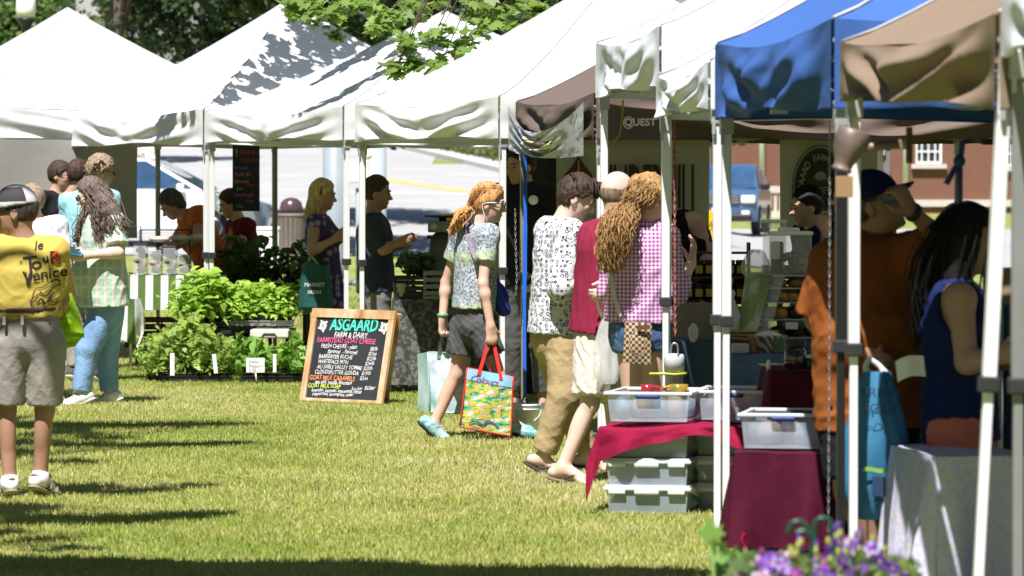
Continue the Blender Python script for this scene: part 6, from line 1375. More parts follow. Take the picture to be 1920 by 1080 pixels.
for pts, w_ in (([(42, 512), (46, 535), (54, 512)], 4), ([(50, 575), (58, 545), (72, 540), (92, 528), (102, 530)], 1.6), ([(56, 560), (66, 552), (80, 556), (92, 540), (104, 536)], 2.2), ([(48, 570), (60, 566), (72, 572), (84, 566), (100, 560)], 2.0), ([(60, 575), (70, 562), (78, 570), (88, 556), (98, 548)], 2.6), ([(66, 545), (74, 552), (84, 546), (94, 552)], 1.6), ([(54, 560), (50, 568), (56, 578), (66, 578)], 1.5), ([(84, 574), (94, 572), (102, 566)], 1.8), ([(88, 532), (94, 526), (102, 528), (100, 536)], 1.5), ([(70, 560), (76, 578), (82, 576)], 1.6)):
    P2 = smooth_pts(pts, 6); V, F = ribbon([((q.x-50)*K, (540-q.y)*K) for q in P2], w_*K); prt(V, F, 50, 540)
for cx, cy, r_ in ((62, 506, 3), (60, 572, 5), (92, 564, 5)):
    V, F = ribbon([((r_*math.cos(a))*K, r_*math.sin(a)*K) for a in [k*.45 for k in range(15)]], 1.2*K); prt(V, F, cx, cy)
mb.build('lettering', inkb, p.shirt) if False else mb.build('lettering', inkb, p.o)
mb2 = MB(); V = [Vector((.024*math.cos(a)*(1.0), .030*math.sin(a)*(1-.12*math.cos(2*a)), 0)) for a in [k*.5 for k in range(12)]]; prt(V, [tuple(range(12))], 97, 484, 0, mb2); mb2.build('red_emblem', mat('red orange ink', (.60, .09, .02)), p.o)
# lime bag on his arm
m_lime = mat('lime green bag cloth', (.42, .70, .02), rough=.6, var=.06, bump=.4, bscale=14, transl=.25)
lb = thing('lime_bag', 'lime green folded carrier bag with small dark print, hanging behind the man in yellow', 'bag', W(132, 650, p.D+.35)); D_ = p.D+.35
mb = MB(); L0 = [(128, 540), (110, 612), (104, 640), (118, 653)]; R0 = [(131, 538), (148, 590), (158, 628), (140, 650)]
def lf(i, j, yy): 
    x = j*3; k = min(int(x), 2); t = x-k; a = (lerp(L0[k][0], L0[k+1][0], t), lerp(L0[k][1], L0[k+1][1], t)); b_ = (lerp(R0[k][0], R0[k+1][0], t), lerp(R0[k][1], R0[k+1][1], t)); return W(lerp(a[0], b_[0], i), lerp(a[1], b_[1], i), D_)+Vector((0, yy*(.04*math.sin(3.14*i)**.6*math.sin(3.14*min(1, j+.15))+.006*math.sin(9*i+8*j)), 0))
mb.grid(lambda i, j: lf(i, j, -1), 12, 18); mb.grid(lambda i, j: lf(i, j, 1), 12, 18); mb.build('body', m_lime, lb)
mb = MB().tube([W(129, 500, D_), W(128, 520, D_), W(129, 542, D_)], .010, 6); mb.build('handle', m_lime, lb); mb = MB()
write(mb, 'FRESH LOCAL', W(118, 588, D_-.06), (1, 0, .02), (0, 0, 1), .022); write(mb, 'FOODS', W(124, 600, D_-.06), (1, 0, .02), (0, 0, 1), .02); write(mb, 'TRAFFIC', W(120, 612, D_-.06), (1, 0, .02), (0, 0, 1), .012); mb.build('lettering', mat('green ink', (.06, .16, .02)), lb)
MB().grid(lambda i, j: W(lerp(104, 158, i), lerp(622, 630, j)+3*i, D_-.058), 8, 1).build('fold_line', mat('shaded lime', (.30, .55, .02)), lb)

# -- the drinker in orange
p = person('large person in burnt orange shirt and dark cap, drinking from a cup', 475, {'head': (1640, 386), 'neck': (1618, 455), 'pel': (1628, 730), 'shR': (1700, 478, -.05), 'shL': (1560, 490, .0), 'elR': (1768, 452, -.20), 'wrR': (1712, 398, -.30), 'elL': (1530, 600, .05), 'wrL': (1640, 668, -.28),
    'anL': (1600, 1105, 0), 'anR': (1670, 1105, 0)}, (.42, -.9, 0), (.88, -.25, .42), m=1.10, wide=1.16, belly=.05, skin=SK_T, vox=.009, dd=.5,
    shirt=dict(mat=F_orab, sleeve=.95, inf=.030, hem=.16, sw=.045, flare=1.05, fold=.009, ff=.7, collar=1), pants=dict(mat=F_black, len=.85, r=.03), shoes=dict(kind='trainer', mat=F_dgry), hands=(.6, .75), handdir=(None, (-.45, -.2, .75)), handn=(None, (-.5, .6, -.3)), eyes=False)
cap_hat(p, fabric('navy cap cloth', (.012, .018, .06)), F_nav, (.9, -.2, .3)); hair(p, H_SG, thick=.006); MB().lathe(p.wr['R'], [(.038, -.014), (.040, 0), (.038, .014)], 16, (p.wr['R']-p.el['R']).to_track_quat('Z', 'Y').to_matrix()).build('wristwatch', m_dk, p.o)
ph_ = W(1678, 368, p.D+.35); t_ = thing('cup', 'dark drinking cup raised in the hand of the man in orange', 'cup', ph_); rr = Matrix.Rotation(R(78), 3, 'Y')
MB().lathe(ph_, [(.026, -.05), (.030, 0), (.036, .05), (.034, .05), (.028, 0), (.0, -.04)], 20, rr).build('body', mat('slate plastic', (.10, .12, .16), rough=.3), t_); MB().lathe(ph_, [(.0375, .044), (.0375, .052), (.034, .052)], 20, rr).build('rim', m_legs, t_)
po = p
# raised hand beside his shoulder belongs to a customer behind him
pr = person('person mostly hidden behind the black tent leg, raised forearm with silver watch', 330, {'head': (1592, 372), 'neck': (1600, 420), 'pel': (1600, 600), 'shR': (1585, 440, 0), 'elR': (1533, 520, -.3), 'wrR': (1549, 438, -.45), 'elL': (1625, 520, 0)}, (-.8, -.5, 0), (-.9, -.3, 0), m=.98, skin=SK_M, shirt=dict(mat=F_nav, sleeve=.6), pants=dict(mat=F_dgry), shoes=dict(kind='trainer', mat=F_dgry), vox=.010, handdir=(None, (-.05, 0, 1)), hands=(.5, .5), dd=.8)
hair(pr, H_BR); MB().lathe(pr.wr['R']-Vector((0, 0, .02)), [(.031, -.012), (.034, 0), (.031, .012)], 16).build('wristwatch', m_chain, pr.o)
# -- the woman with black hair
p = person('person with long black hair, navy sleeveless top and coral skirt', 480, {'head': (1815, 452), 'neck': (1790, 520), 'pel': (1800, 780), 'shL': (1752, 560, .1), 'shR': (1800, 560, -.15), 'elR': (1812, 680, -.22), 'wrR': (1872, 668, -.30), 'elL': (1800, 690, .25), 'wrL': (1865, 680, .1), 'anL': (1790, 1110, .1), 'anR': (1815, 1110, -.1)}, (.92, -.1, 0), (.92, -.28, -.08), m=1.08, wide=1.02, skin=SK_M, vox=.009,
    shirt=dict(mat=F_nav, name='top', sleeve=0, tank=1, inf=.020, hem=.10, flare=1.12, bust=1, fold=.010), pants=dict(mat=F_coral, name='skirt', len=.9, r=.055), shoes=dict(kind='sandal', mat=m_dk, sole=m_ksole))
hp = p.head; bk = -p.hf; hair(p, H_BK, 'long', thick=.022, nape=.05, noise_=.004, extra=(rc(hp+bk*.06, hp+bk*.08-p.hu*.36, .10, .085), rc(hp+bk*.02-p.hl*.06, hp+bk*.03-p.hl*.08-p.hu*.32, .06, .05), rc(hp+p.hf*.055+p.hu*.095, hp+p.hf*.085+p.hu*.03, .03, .015)))
pb = p
bb_ = hp+bk*.06; strands(p, H_BK, [[hp+p.hu*.115+bk*.02+p.hl*a, hp+bk*(.10)+p.hu*.02+p.hl*a*1.3, hp+bk*(.15)-p.hu*.18+p.hl*a*1.3, hp+bk*(.13+b_)-p.hu*.44+p.hl*a] for a in (-.08, -.05, -.02, .02) for b_ in (-.08, -.03, .03)]+[[hp+p.hu*.11+p.hl*-.03, hp+p.hf*.04+p.hu*.04-p.hl*.085, hp+p.hf*.02-p.hl*.09-p.hu*.15, hp+p.hf*.03-p.hl*.08-p.hu*.38]], 260, 31)
# blue carrier bag in the drinker's hand
m_bbag = mat('sky blue film', (.06, .24, .42), rough=.4, var=.15, bump=.6, bscale=8, transl=.3)
gr = po.hand['L']; bg_, bf, bc = sack('blue_carrier_bag', 'sky blue plastic carrier bag with dark print hanging in front of the man in orange', (1642, 835), po.D-.15, .24, .58, .16, m_bbag, W(1630, 672, po.D-.15), seed=7, mh=mat('white handle film', (.6, .62, .65), rough=.4))
mb = MB(); write(mb, 'FRESH', W(1616, 745, po.D-.26), (1, 0, 0), (0, 0, 1), .055); write(mb, 'FOOD', W(1618, 775, po.D-.27), (1, 0, 0), (0, 0, 1), .055); mb.box(W(1648, 912, po.D-.26), (.050, .004, .075)); write(mb, 'THE TOWN', W(1625, 945, po.D-.25), (1, 0, 0), (0, 0, 1), .024); mb.build('lettering', mat('navy ink', (.02, .04, .10)), bg_)
mb = MB().grid(lambda i, j: W(1617+44*i, 885-8*j-2*math.sin(6*i), po.D-.265), 8, 1); mb.build('green_band', mat('leaf green ink', (.20, .42, .06)), bg_)
nk = W(1705, 695, po.D-.35); mb = MB().grid(lambda i, j: nk+Vector((lerp(-.055, .055, i)+.01*j, -.01*math.sin(5*i), lerp(.035, -.045, j)+.03*i+.01*math.sin(4*i))), 8, 6)
single('paper_napkin', 'white paper napkin in the lower hand of the man in orange', 'napkin', mb, m_white)
# ================================================================= STALLS AND GOODS
m_plain = mat('pale plywood', (.40, .30, .19), rough=.7, var=.15)
def cloth(name, label, c, w_, dp, drop, m_, yaw=0, seed=0, amp=.018, hemfn=None, group=None, loc=None):
    """table cloth: flat top, hanging sides with folds"""
    c = Vector(c); rm = Matrix.Rotation(yaw, 3, 'Z'); rg = random.Random(seed); ph = [rg.uniform(0, 6.28) for _ in range(4)]; mb = MB()
    per = 2*(w_+dp); nu = 120
    def edge(i):
        s_ = (i % 1.0)*per
        if s_ < w_: return (-w_/2+s_, -dp/2), (0, -1)
        s_ -= w_
        if s_ < dp: return (w_/2, -dp/2+s_), (1, 0)
        s_ -= dp
        if s_ < w_: return (w_/2-s_, dp/2), (0, 1)
        s_ -= w_; return (-w_/2, dp/2-s_), (-1, 0)
    def f(i, j):
        (x, y), (nx, ny) = edge(i); s_ = i*per
        fo = amp*j**.8*(math.sin(s_*16+ph[0])+.6*math.sin(s_*29+ph[1]+2*j)+.4*math.sin(s_*47+ph[2])); cx, cy = abs(abs(x)-w_/2), abs(abs(y)-dp/2); k = max(0, 1-(cx+cy)/.12)
        out = .012+.05*j+fo+.04*k*j; dz = drop*(hemfn(i) if hemfn else 1)
        return c+rm @ Vector((x*(1+.0)+nx*out+(x/abs(x) if x else 0)*k*.02*j, y+ny*out, -dz*j-(.004 if j > 0 else 0)))
    mb.grid(f, nu, 12); mb.grid(lambda i, j: c+rm @ Vector((lerp(-w_/2-.012, w_/2+.012, i), lerp(-dp/2-.012, dp/2+.012, j), .003*math.sin(9*i+5*j))), 12, 8)
    return single(name, label, 'tablecloth', mb, m_, group)
def table(label, px0, px1, ytop, D, dp, m_, drop, clabel, yaw=0, seed=0, amp=.018, hemfn=None, ground=0):
    a, b_ = W(px0, ytop, D), W(px1, ytop, D); z = a.z; w_ = (b_-a).length; c = (a+b_)/2+Matrix.Rotation(yaw, 3, 'Z') @ Vector((0, dp/2, 0)); rm = Matrix.Rotation(yaw, 3, 'Z')
    t_ = thing('folding_table', label, 'table', (c.x, c.y, 0)); MB().box((c.x, c.y, z-.022), (w_-.02, dp-.02, .03), rm, bev=.004).build('tabletop', m_plain, t_)
    for sx in (-1, 1):
        for sy in (-1, 1):
            q = Vector((c.x, c.y, 0))+rm @ Vector((sx*(w_/2-.08), sy*(dp/2-.08), 0)); MB().tube([q, q+Vector((0, 0, z-.035))], .014, 8).build('leg', m_legs, t_)
    cloth('tablecloth', clabel, (c.x, c.y, z+.004), w_, dp, drop, m_, yaw, seed, amp, hemfn); return c, z, w_
def stripes(c1, c2, sc):
    return lambda t: mixc(t, ramp(t, wavef(t, sc, 'X', 0), [(.45, 0.), (.55, 1.)]), c1, c2)
m_strip = patt('green and white striped cotton', stripes((.085, .14, .04), (.60, .62, .58), 2.35)); m_denimc = fabric('denim blue cloth', (.085, .135, .22), var=.2, bump=.5); m_denimd = fabric('dark denim cloth', (.045, .07, .11), var=.2, bump=.5); m_wine = fabric('wine red tablecloth', (.06, .004, .016), var=.1); m_wineb = fabric('crimson cloth', (.22, .006, .035), var=.1, bump=.6)
m_dflor = patt('dark speckled cloth', lambda t: mixc(t, ramp(t, noisef(t, 30, 3), [(.45, 0.), (.6, 1.)]), (.05, .05, .05), (.14, .14, .12)))
def wfl(t): return mixc(t, ramp(t, noisef(t, 48, 3, (1, 1, 1.4)), [(.48, 0.), (.58, 1.)]), mixc(t, ramp(t, noisef(t, 26, 3), [(.55, 0.), (.61, 1.)]), (.58, .57, .70), (.60, .58, .46)), (.50, .50, .66))
m_wflor = patt('faded white flowered cloth', wfl)
m_clear = glassy('clear hard plastic', (.70, .74, .76), .30, .08); m_milk = glassy('milky storage plastic', (.52, .60, .68), .48, .2); m_bluel = mat('blue handle plastic', (.01, .03, .16), rough=.4); m_wick = patt('wicker', lambda t: ramp(t, wavef(t, 14, 'Z', 2.5), [(.3, (.10, .055, .03)), (.6, (.34, .22, .12))]), bump=.9, bscale=70); m_wickg = patt('pale wicker', lambda t: ramp(t, wavef(t, 16, 'DIAGONAL', 3), [(.3, (.16, .11, .08)), (.6, (.52, .42, .33))]), bump=.9, bscale=70)
m_pastry = mat('golden pastry', (.58, .30, .09), rough=.6, var=.4, vscale=18, bump=.6, bscale=50); m_cookie = patt('cookie', lambda t: mixc(t, ramp(t, noisef(t, 45, 2), [(.54, 0.), (.60, 1.)]), (.45, .26, .10), (.05, .025, .015)), bump=.7, bscale=60); m_choc = mat('dark baked crust', (.06, .03, .018), rough=.6, bump=.5); m_bread = mat('brown bread crust', (.30, .15, .06), rough=.8, var=.3, bump=.5)

# ---------------- bread stall under the second tent
c, z, w_ = table('long table of the bread stall behind the woman with long hair', 226, 420, 517, 37.6, .75, m_strip, .30, 'green and white striped cloth on the bread stall table', seed=2, amp=.012)
zt = z
mb = MB(); 
mb.grid(lambda i, j: W(lerp(228, 262, i)+12*math.sin(3*j)*i-6*j, lerp(560, lerp(632, 652, i), j), 37.0)+Vector((0, .05*math.sin(7*i+2*j), 0)), 10, 14); single('tablecloth', 'loose corner of striped green cloth dangling left of the bread stall', 'tablecloth', mb, m_strip)
m_crate = mat('black plastic', (.018, .018, .018), rough=.5)
def crate(label, c, size, m_, n=7, group=None, name='crate', cat='crate', yaw=0):
    c = Vector(c); t_ = thing(name, label, cat, c, group); w_, d_, h_ = size; rm = Matrix.Rotation(yaw, 3, 'Z')
    def o(v): return c+rm @ Vector(v)
    MB().box(o((0, 0, .01)), (w_, d_, .02), rm).build('base', m_, t_); mb = MB()
    for k in range(4):
        zz = h_*(.22+.26*k)
        for sy in (-1, 1): mb.box(o((0, sy*(d_/2-.006), zz)), (w_, .012, h_*.16), rm)
        for sx in (-1, 1): mb.box(o((sx*(w_/2-.006), 0, zz)), (.0121, d_-.026, h_*.16), rm)
    for sx in (-1, 0, 1):
        for sy in (-1, 1): mb.box(o((sx*(w_/2-.013), sy*(d_/2-.016), h_/2)), (.02, .012, h_-.002), rm)
    mb.build('slatted_side', m_, t_); return t_
crate('black slatted crate under the striped table of the bread stall', W(300, 650, 37.9)+Vector((0, 0, -.0)), (.6, .4, .24), m_crate)
m_wax = glassy('cellophane', (.75, .76, .76), .35, .15)
for k, (px, py, hh, cc) in enumerate(((264, 516, .26, (.16, .10, .05)), (292, 516, .20, (.30, .22, .14)), (320, 516, .24, (.12, .09, .06)), (345, 516, .16, (.20, .15, .10)))):
    q = W(px, py-2, 37.75); q.z = zt+.008; t_ = thing('food_box', ['tall clear box of brown loaves at the left end of the bread stall', 'clear box of pale rolls, second from the left on the bread stall', 'clear box of dark loaves in the middle of the bread stall', 'low clear box of rolls beside the white tent leg'][k], 'food box', q)
    MB().box(q+Vector((0, 0, hh/2)), (.115, .24, hh), bev=.008).build('box', m_clear, t_); MB().box(q+Vector((0, 0, hh+.008)), (.12, .245, .014), bev=.004).build('lid', m_dk if k % 2 == 0 else m_milk, t_)
    mf = mat('baked goods', cc, var=.4, vscale=14, bump=.6)
    for j in range(5): MB().ball(q+Vector((.02*math.sin(j*2.4), .07*math.cos(j*1.9), .035+hh*.17*j)), (.045, .08, .03), 10, 6).build('loaf', mf, t_)
t_ = thing('wire_rack', 'low black wire display rack on the bread stall, bags laid on top', 'rack', W(310, 470, 37.9)); mb = MB()
zr = zt+.30
for x in (-.22, .22):
    for y_ in (-.10, .10): q = W(310, 470, 37.95); mb.tube([(q.x+x, q.y+y_, zt+.008), (q.x+x, q.y+y_, zr+.10)], .005, 6)
for y_ in (-.10, .10): mb.tube([(q.x-.22, q.y+y_, zr+.10), (q.x+.22, q.y+y_, zr+.10)], .005, 6)
for k in range(9): mb.tube([(q.x-.22+.055*k, q.y-.1, zr), (q.x-.22+.055*k, q.y+.1, zr)], .003, 5)
mb.build('frame', m_black, t_)
for k in range(3):
    q = W(300+k*38, 468-3*k, 37.8); q.z = zr+.02+.012*k; single('bread_bag', ['leftmost paper bag of bread on the wire rack', 'middle paper bag of bread on the wire rack', 'rightmost paper bag of bread on the wire rack'][k], 'bread bag', MB().ball(q, (.10, .06, .028), 14, 8), mat('paper bag', (.42, .37, .30), var=.2, bump=.6, bscale=12), 'bread bags on the wire rack')
q = W(243, 440, 37.9); q.z = zt+.01; t_ = thing('wire_stand', 'small wire stand at the left end of the bread stall', 'stand', q); MB().tube([q+Vector((-.12, 0, 0)), q+Vector((-.12, 0, .42)), q+Vector((.10, 0, .42)), q+Vector((.10, 0, 0))], .006, 6).build('hoop', m_black, t_); MB().box(q+Vector((0, .02, .006)), (.26, .1, .01)).build('foot', m_black, t_)
# hanging menu board
cbd = mat('chalkboard', (.020, .022, .026), rough=.8, var=.35, vscale=3); t_ = thing('menu_board', 'tall narrow blackboard with coloured writing hanging under the third white tent', 'blackboard', W(461, 395, 38.2)); D_ = 38.2
a, b_ = W(436, 270, D_), W(487, 396, D_); MB().box(((a.x+b_.x)/2, D_, (a.z+b_.z)/2), (b_.x-a.x, .02, a.z-b_.z), bev=.003).build('panel', cbd, t_)
inks = {k: mat('chalk '+k, c_, rough=.9, var=.2) for k, c_ in dict(red=(.42, .06, .07), pink=(.60, .10, .25), yellow=(.62, .55, .06), blue=(.06, .16, .50), green=(.16, .40, .14), white=(.62, .62, .62), teal=(.06, .60, .42), orange=(.75, .25, .10), lime=(.55, .65, .10)).items()}
for k, (tx, px, py, sz, col_) in enumerate((('!', 441, 293, 17, 'yellow'), ('MENU', 449, 290, 11, 'red'), ('TODAY', 449, 304, 9, 'red'), ('Breads', 440, 318, 8, 'blue'), ('Rolls $2', 440, 330, 8, 'pink'), ('Scones', 441, 343, 8, 'orange'), ('Jam', 444, 356, 7, 'green'), ('Pies', 462, 350, 8, 'red'), ('Sourdough', 440, 368, 7, 'pink'), ('Rye', 462, 380, 8, 'red'), ('Oat', 443, 389, 7, 'green'))):
    mb = MB(); write(mb, tx, W(px, py, D_-.014), (1, 0, 0), (0, 0, 1), sz*1.15/FPX*D_); mb.build('lettering', inks[col_], t_)
MB().tube([W(445, 262, D_), W(448, 271, D_)], .004).build('hook', m_dk, t_); MB().tube([W(478, 262, D_), W(476, 271, D_)], .004).build('hook', m_dk, t_)

# ---------------- plants
def plant(name, label, h, seed, kind, group):
    rg = random.Random(seed); t_ = thing(name, label, 'plant', (0, 0, 0), group); st = MB(); pts = []; nb = {'basil': 7, 'tomato': 8, 'pepper': 7, 'dark': 8}[kind]
    st.tube([(0, 0, 0), (.01, 0, h*.5), (0, .01, h*.92)], [.005, .004, .002], 5)
    for k in range(nb):
        zz = h*(.25+.7*k/nb); a = k*2.4+rg.uniform(-.4, .4); r_ = {'basil': .10, 'tomato': .15, 'pepper': .13, 'dark': .16}[kind]*(1.1-.5*k/nb)*rg.uniform(.8, 1.2); e = Vector((math.cos(a)*r_, math.sin(a)*r_, zz+.03)); st.tube([(0, 0, zz-.02), e*.5+Vector((0, 0, zz*.5+.01)), e], [.003, .002, .0015], 4)
        for q in range({'basil': 7, 'tomato': 9, 'pepper': 5, 'dark': 5}[kind]): pts.append(e*rg.uniform(.35, 1.12)*1.0+Vector((rg.gauss(0, .022), rg.gauss(0, .022), (zz+.03)*(1-1) + rg.gauss(0, .018)))+Vector((0, 0, 0)))
    pts = [Vector((p_.x, p_.y, max(.02, p_.z))) for p_ in pts]; 
    for _ in range(6): pts.append(Vector((rg.gauss(0, .02), rg.gauss(0, .02), h*rg.uniform(.9, 1.02))))
    st.build('stem', mat('green stem', (.14, .22, .05), rough=.6) if 'green stem' not in bpy.data.materials else bpy.data.materials['green stem'], t_)
    P_ = np.array([list(v) for v in pts]); sz, shp, up, cl = {'basil': (.062, 'oval', .70, ((.22, .40, .05), (.40, .56, .11))), 'tomato': (.070, 'serr', .5, ((.16, .28, .05), (.34, .45, .10))), 'pepper': (.10, 'oval', .35, ((.10, .24, .035), (.24, .42, .07))), 'dark': (.10, 'oval', .6, ((.03, .08, .02), (.07, .15, .03)))}[kind]
    obj('leaves', leafmesh('leaves', P_, sz, seed, shp, up, cl), m_leaf, t_); return t_
def copytree(o, loc, rz=0, sc=1, label=None):
    c_ = o.copy(); C.objects.link(c_); c_.location = loc; c_.rotation_euler = (0, 0, rz); c_.scale = (sc,)*3
    if label: c_['label'] = label
    for ch in o.children:
        d_ = ch.copy(); C.objects.link(d_); d_.parent = c_
    return c_
def tray(label, px0, px1, py, D, group=None, dp=.26, m_=None):
    a, b_ = W(px0, py, D), W(px1, py, D); a.z = max(a.z, .0); t_ = thing('seedling_tray', label, 'tray', Vector(((a.x+b_.x)/2, D, a.z)), group); w_ = b_.x-a.x; mb = MB(); c_ = Vector(((a.x+b_.x)/2, D+dp/2, a.z)); m_ = m_ or m_crate
    mb.box(c_+Vector((0, 0, .006)), (w_, dp, .012)); 
    for sy in (-1, 1): mb.box(c_+Vector((0, sy*(dp/2-.004), .028)), (w_, .008, .055)); mb.box(c_+Vector((0, sy*(dp/2), .055)), (w_+.02, .018, .008))
    for sx in (-1, 1): mb.box(c_+Vector((sx*(w_/2-.004), 0, .028)), (.008, dp-.017, .054)); mb.box(c_+Vector((sx*w_/2, 0, .0551)), (.018, dp-.019, .008))
    mb.build('tray', m_, t_); n = max(3, int(w_/.085)); 
    for k in range(n):
        x = c_.x-w_/2+w_*(k+.5)/n; MB().lathe((x, D+.055, a.z+.012), [(.027, 0), (.036, .06), (.038, .062), (.034, .056), (0, .05)], 10).build('pot', m_crate, t_)
    return a.z, c_, w_
pr_ = {}
for k, kind in enumerate(('basil', 'tomato', 'pepper', 'dark')):
    nm, lb, gp_ = {'basil': ('basil_plant', 'bright leafy basil seedling on the raised trays', 'basil seedlings on the raised trays'), 'tomato': ('tomato_plant', 'light green tomato seedling in the ground trays at the left', 'tomato seedlings in the ground trays'), 'pepper': ('pepper_plant', 'pepper seedling with drooping leaves beside the chalkboard', 'pepper seedlings near the chalkboard'), 'dark': ('leafy_plant', 'dark broad leaved plant in the shade behind the basil', 'dark plants behind the basil')}[kind]
    pr_[kind] = [plant(nm, lb, {'basil': .22, 'tomato': .42, 'pepper': .30, 'dark': .42}[kind]*f_, 50+k*5+i, kind, gp_) for i, f_ in enumerate((1, .85))]
used = set()
def put(kind, p_, rz, sc):
    for i, o_ in enumerate(pr_[kind]):
        if (kind, i) not in used: used.add((kind, i)); o_.location = p_; o_.rotation_euler = (0, 0, rz); o_.scale = (sc,)*3; return
    copytree(pr_[kind][rg.randrange(2)], p_, rz, sc)
rg = random.Random(12)
Dg = 34.95
tray('black seedling tray at the left end of the ground row', 277, 318, 717, Dg+.25, 'seedling trays on the grass'); tray('long black seedling tray of tomato plants with white tags', 300, 432, 718, Dg, 'seedling trays on the grass'); tray('black seedling tray of pepper plants nearest the chalkboard', 452, 566, 718, Dg-.1, 'seedling trays on the grass')
for k in range(26):
    px = rg.uniform(282, 432); dd_ = rg.uniform(.03, .55); q = W(px, 700, Dg+dd_); q.z = .05; e_ = 1-.35*abs(px-350)/80; put('tomato', q, rg.uniform(0, 6.28), rg.uniform(.85, 1.2)*e_*1.05)
for k in range(13):
    px = rg.uniform(440, 566); q = W(px, 700, Dg-.05+rg.uniform(0, .3)); q.z = .05; put('pepper', q, rg.uniform(0, 6.28), rg.uniform(.75, 1.1))
# raised bench with trays of basil
Dr = 35.7; zb_ = W(960, 618, Dr).z; t_ = thing('plant_bench', 'low dark bench carrying the basil trays', 'bench', W(470, 720, Dr+.3)); a, b_ = W(352, 618, Dr), W(548, 618, Dr)
MB().box(((a.x+b_.x)/2, Dr+.32, zb_-.02), (b_.x-a.x, .6, .03)).build('top', m_crate, t_)
for x in (a.x+.04, b_.x-.04):
    for y_ in (.06, .56): MB().box((x, Dr+y_, (zb_-.035)/2), (.04, .04, zb_-.035)).build('leg', m_crate, t_)
tray('black tray of basil on the bench, left of the tent leg', 356, 428, 616, Dr+.02, 'basil trays'); tray('black tray of basil on the bench, right of the tent leg', 436, 545, 606, Dr+.0, 'basil trays'); z0 = zb_+.03
tray('grey tray under the right basil tray', 432, 548, 614, Dr-.02, 'basil trays', m_=m_legr)
for k in range(42):
    px = rg.uniform(430, 548); q = W(px, 600, Dr+rg.uniform(.02, .5)); q.z = zb_+.07+.10*(q.y-Dr); put('basil', q, rg.uniform(0, 6.28), rg.uniform(.95, 1.35))
for k in range(16):
    px = rg.uniform(352, 420); q = W(px, 600, Dr+rg.uniform(.02, .4)); q.z = zb_+.05; put('basil', q, rg.uniform(0, 6.28), rg.uniform(1.3, 2.0))
for k in range(12):
    px = rg.uniform(455, 575); q = W(px, 560, 37.8+rg.uniform(0, .5)); q.z = .62; put('dark', q, rg.uniform(0, 6.28), rg.uniform(.8, 1.25))
for k in range(3):
    px = 432+12*k; q = W(px, 520, 37.9); q.z = .72; put('dark', q, rg.uniform(0, 6.28), 1.0)
a, b_ = W(425, 560, 38.0), W(585, 560, 38.0); t_ = thing('plant_table', 'narrow dark table carrying the shaded plants', 'table', ((a.x+b_.x)/2, 38.0, 0)); MB().box(((a.x+b_.x)/2, 38.0, .61), (b_.x-a.x, .7, .03)).build('tabletop', m_crate, t_)
for x in (a.x+.05, b_.x-.05):
    for y_ in (37.75, 38.25): MB().box((x, y_, .297), (.04, .04, .594)).build('leg', m_crate, t_)
q = W(505, 634, Dr-.25); t_ = thing('cool_box', 'white shallow plastic box with a moulded grip under the basil', 'box', q-Vector((0, 0, 0))); m_ivory = mat('ivory plastic', (.66, .64, .54), rough=.5, var=.05)
MB().box(q+Vector((0, .12, .035)), (.32, .26, .07), bev=.012).build('body', m_ivory, t_); MB().tube([q+Vector((-.06, -.012, .012)), q+Vector((-.045, -.016, .04)), q+Vector((.045, -.016, .04)), q+Vector((.06, -.012, .012))], .006).build('grip', m_legr, t_)
MB().box(q+Vector((0, .12, -.19)), (.03, .03, .38)).build('stand', m_crate, t_)
m_tag = mat('white plant tag', (.75, .75, .73), rough=.5)
for k, (px, y0, y1, w_, lb) in enumerate(((323, 662, 704, 8, 'tall white plant tag in the left tomato tray'), (401, 664, 700, 7, 'leaning white plant tag in the middle of the tomato tray'), (515, 664, 698, 6, 'narrow white plant tag among the pepper plants'))):
    a, b_ = W(px, y0, Dg-.16), W(px+4*(k == 1), y1, Dg-.16); single('plant_tag', lb, 'plant tag', MB().bar(a, b_, w_*FPX**-1*Dg, .002, up=(0, 1, 0)), m_tag, 'white plant tags')
t_ = thing('price_sign', 'small white rounded sign stuck among the pepper plants', 'sign', W(479, 712, Dg-.22)); a = W(479, 685, Dg-.22)
MB().box(a, (.15, .006, .12), bev=.0028).build('panel', m_tag, t_); MB().tube([a-Vector((0, -.006, .05)), W(481, 716, Dg-.22)], .006).build('stake', m_tag, t_)
for k, tx in enumerate(('Sweet', 'Peppers', '2.50')): mb = MB(); write(mb, tx, a+Vector((-.055, -.006, .02-.035*k)), (1, 0, 0), (0, 0, 1), .036); mb.build('lettering', m_legr, t_)

# ---------------- the chalkboard easel
BL, BR = G(565, 752), G(719, 759); TLp = W(590, 579, BL.y+.16); TRp = W(745, 584, BR.y+.16)
t_ = thing('chalkboard', 'wooden framed A-shaped chalkboard with a coloured cheese price list on the grass', 'chalkboard', (BL+BR)/2)
m_wood = patt('weathered pine', lambda t: ramp(t, noisef(t, 9, 6, (1, 1, .18)), [(.3, (.26, .13, .055)), (.5, (.50, .30, .15)), (.68, (.56, .46, .34))]), rough=.7, bump=.3)
def bd(u_, v_, off=0): p_ = TLp.lerp(TRp, u_).lerp(BL.lerp(BR, u_), v_); return p_+nb_*off
nb_ = (TRp-TLp).cross(BL-TLp).normalized(); nb_ = nb_ if nb_.y < 0 else -nb_
def plank(u0, v0, u1, v1, th, nm, m_, off=0):
    V = [bd(u, v, off+o_) for o_ in (0, th) for u, v in ((u0, v0), (u1, v0), (u1, v1), (u0, v1))]
    return MB().add(V, [(0, 1, 2, 3), (4, 7, 6, 5), (0, 4, 5, 1), (1, 5, 6, 2), (2, 6, 7, 3), (3, 7, 4, 0)]).build(nm, m_, t_)
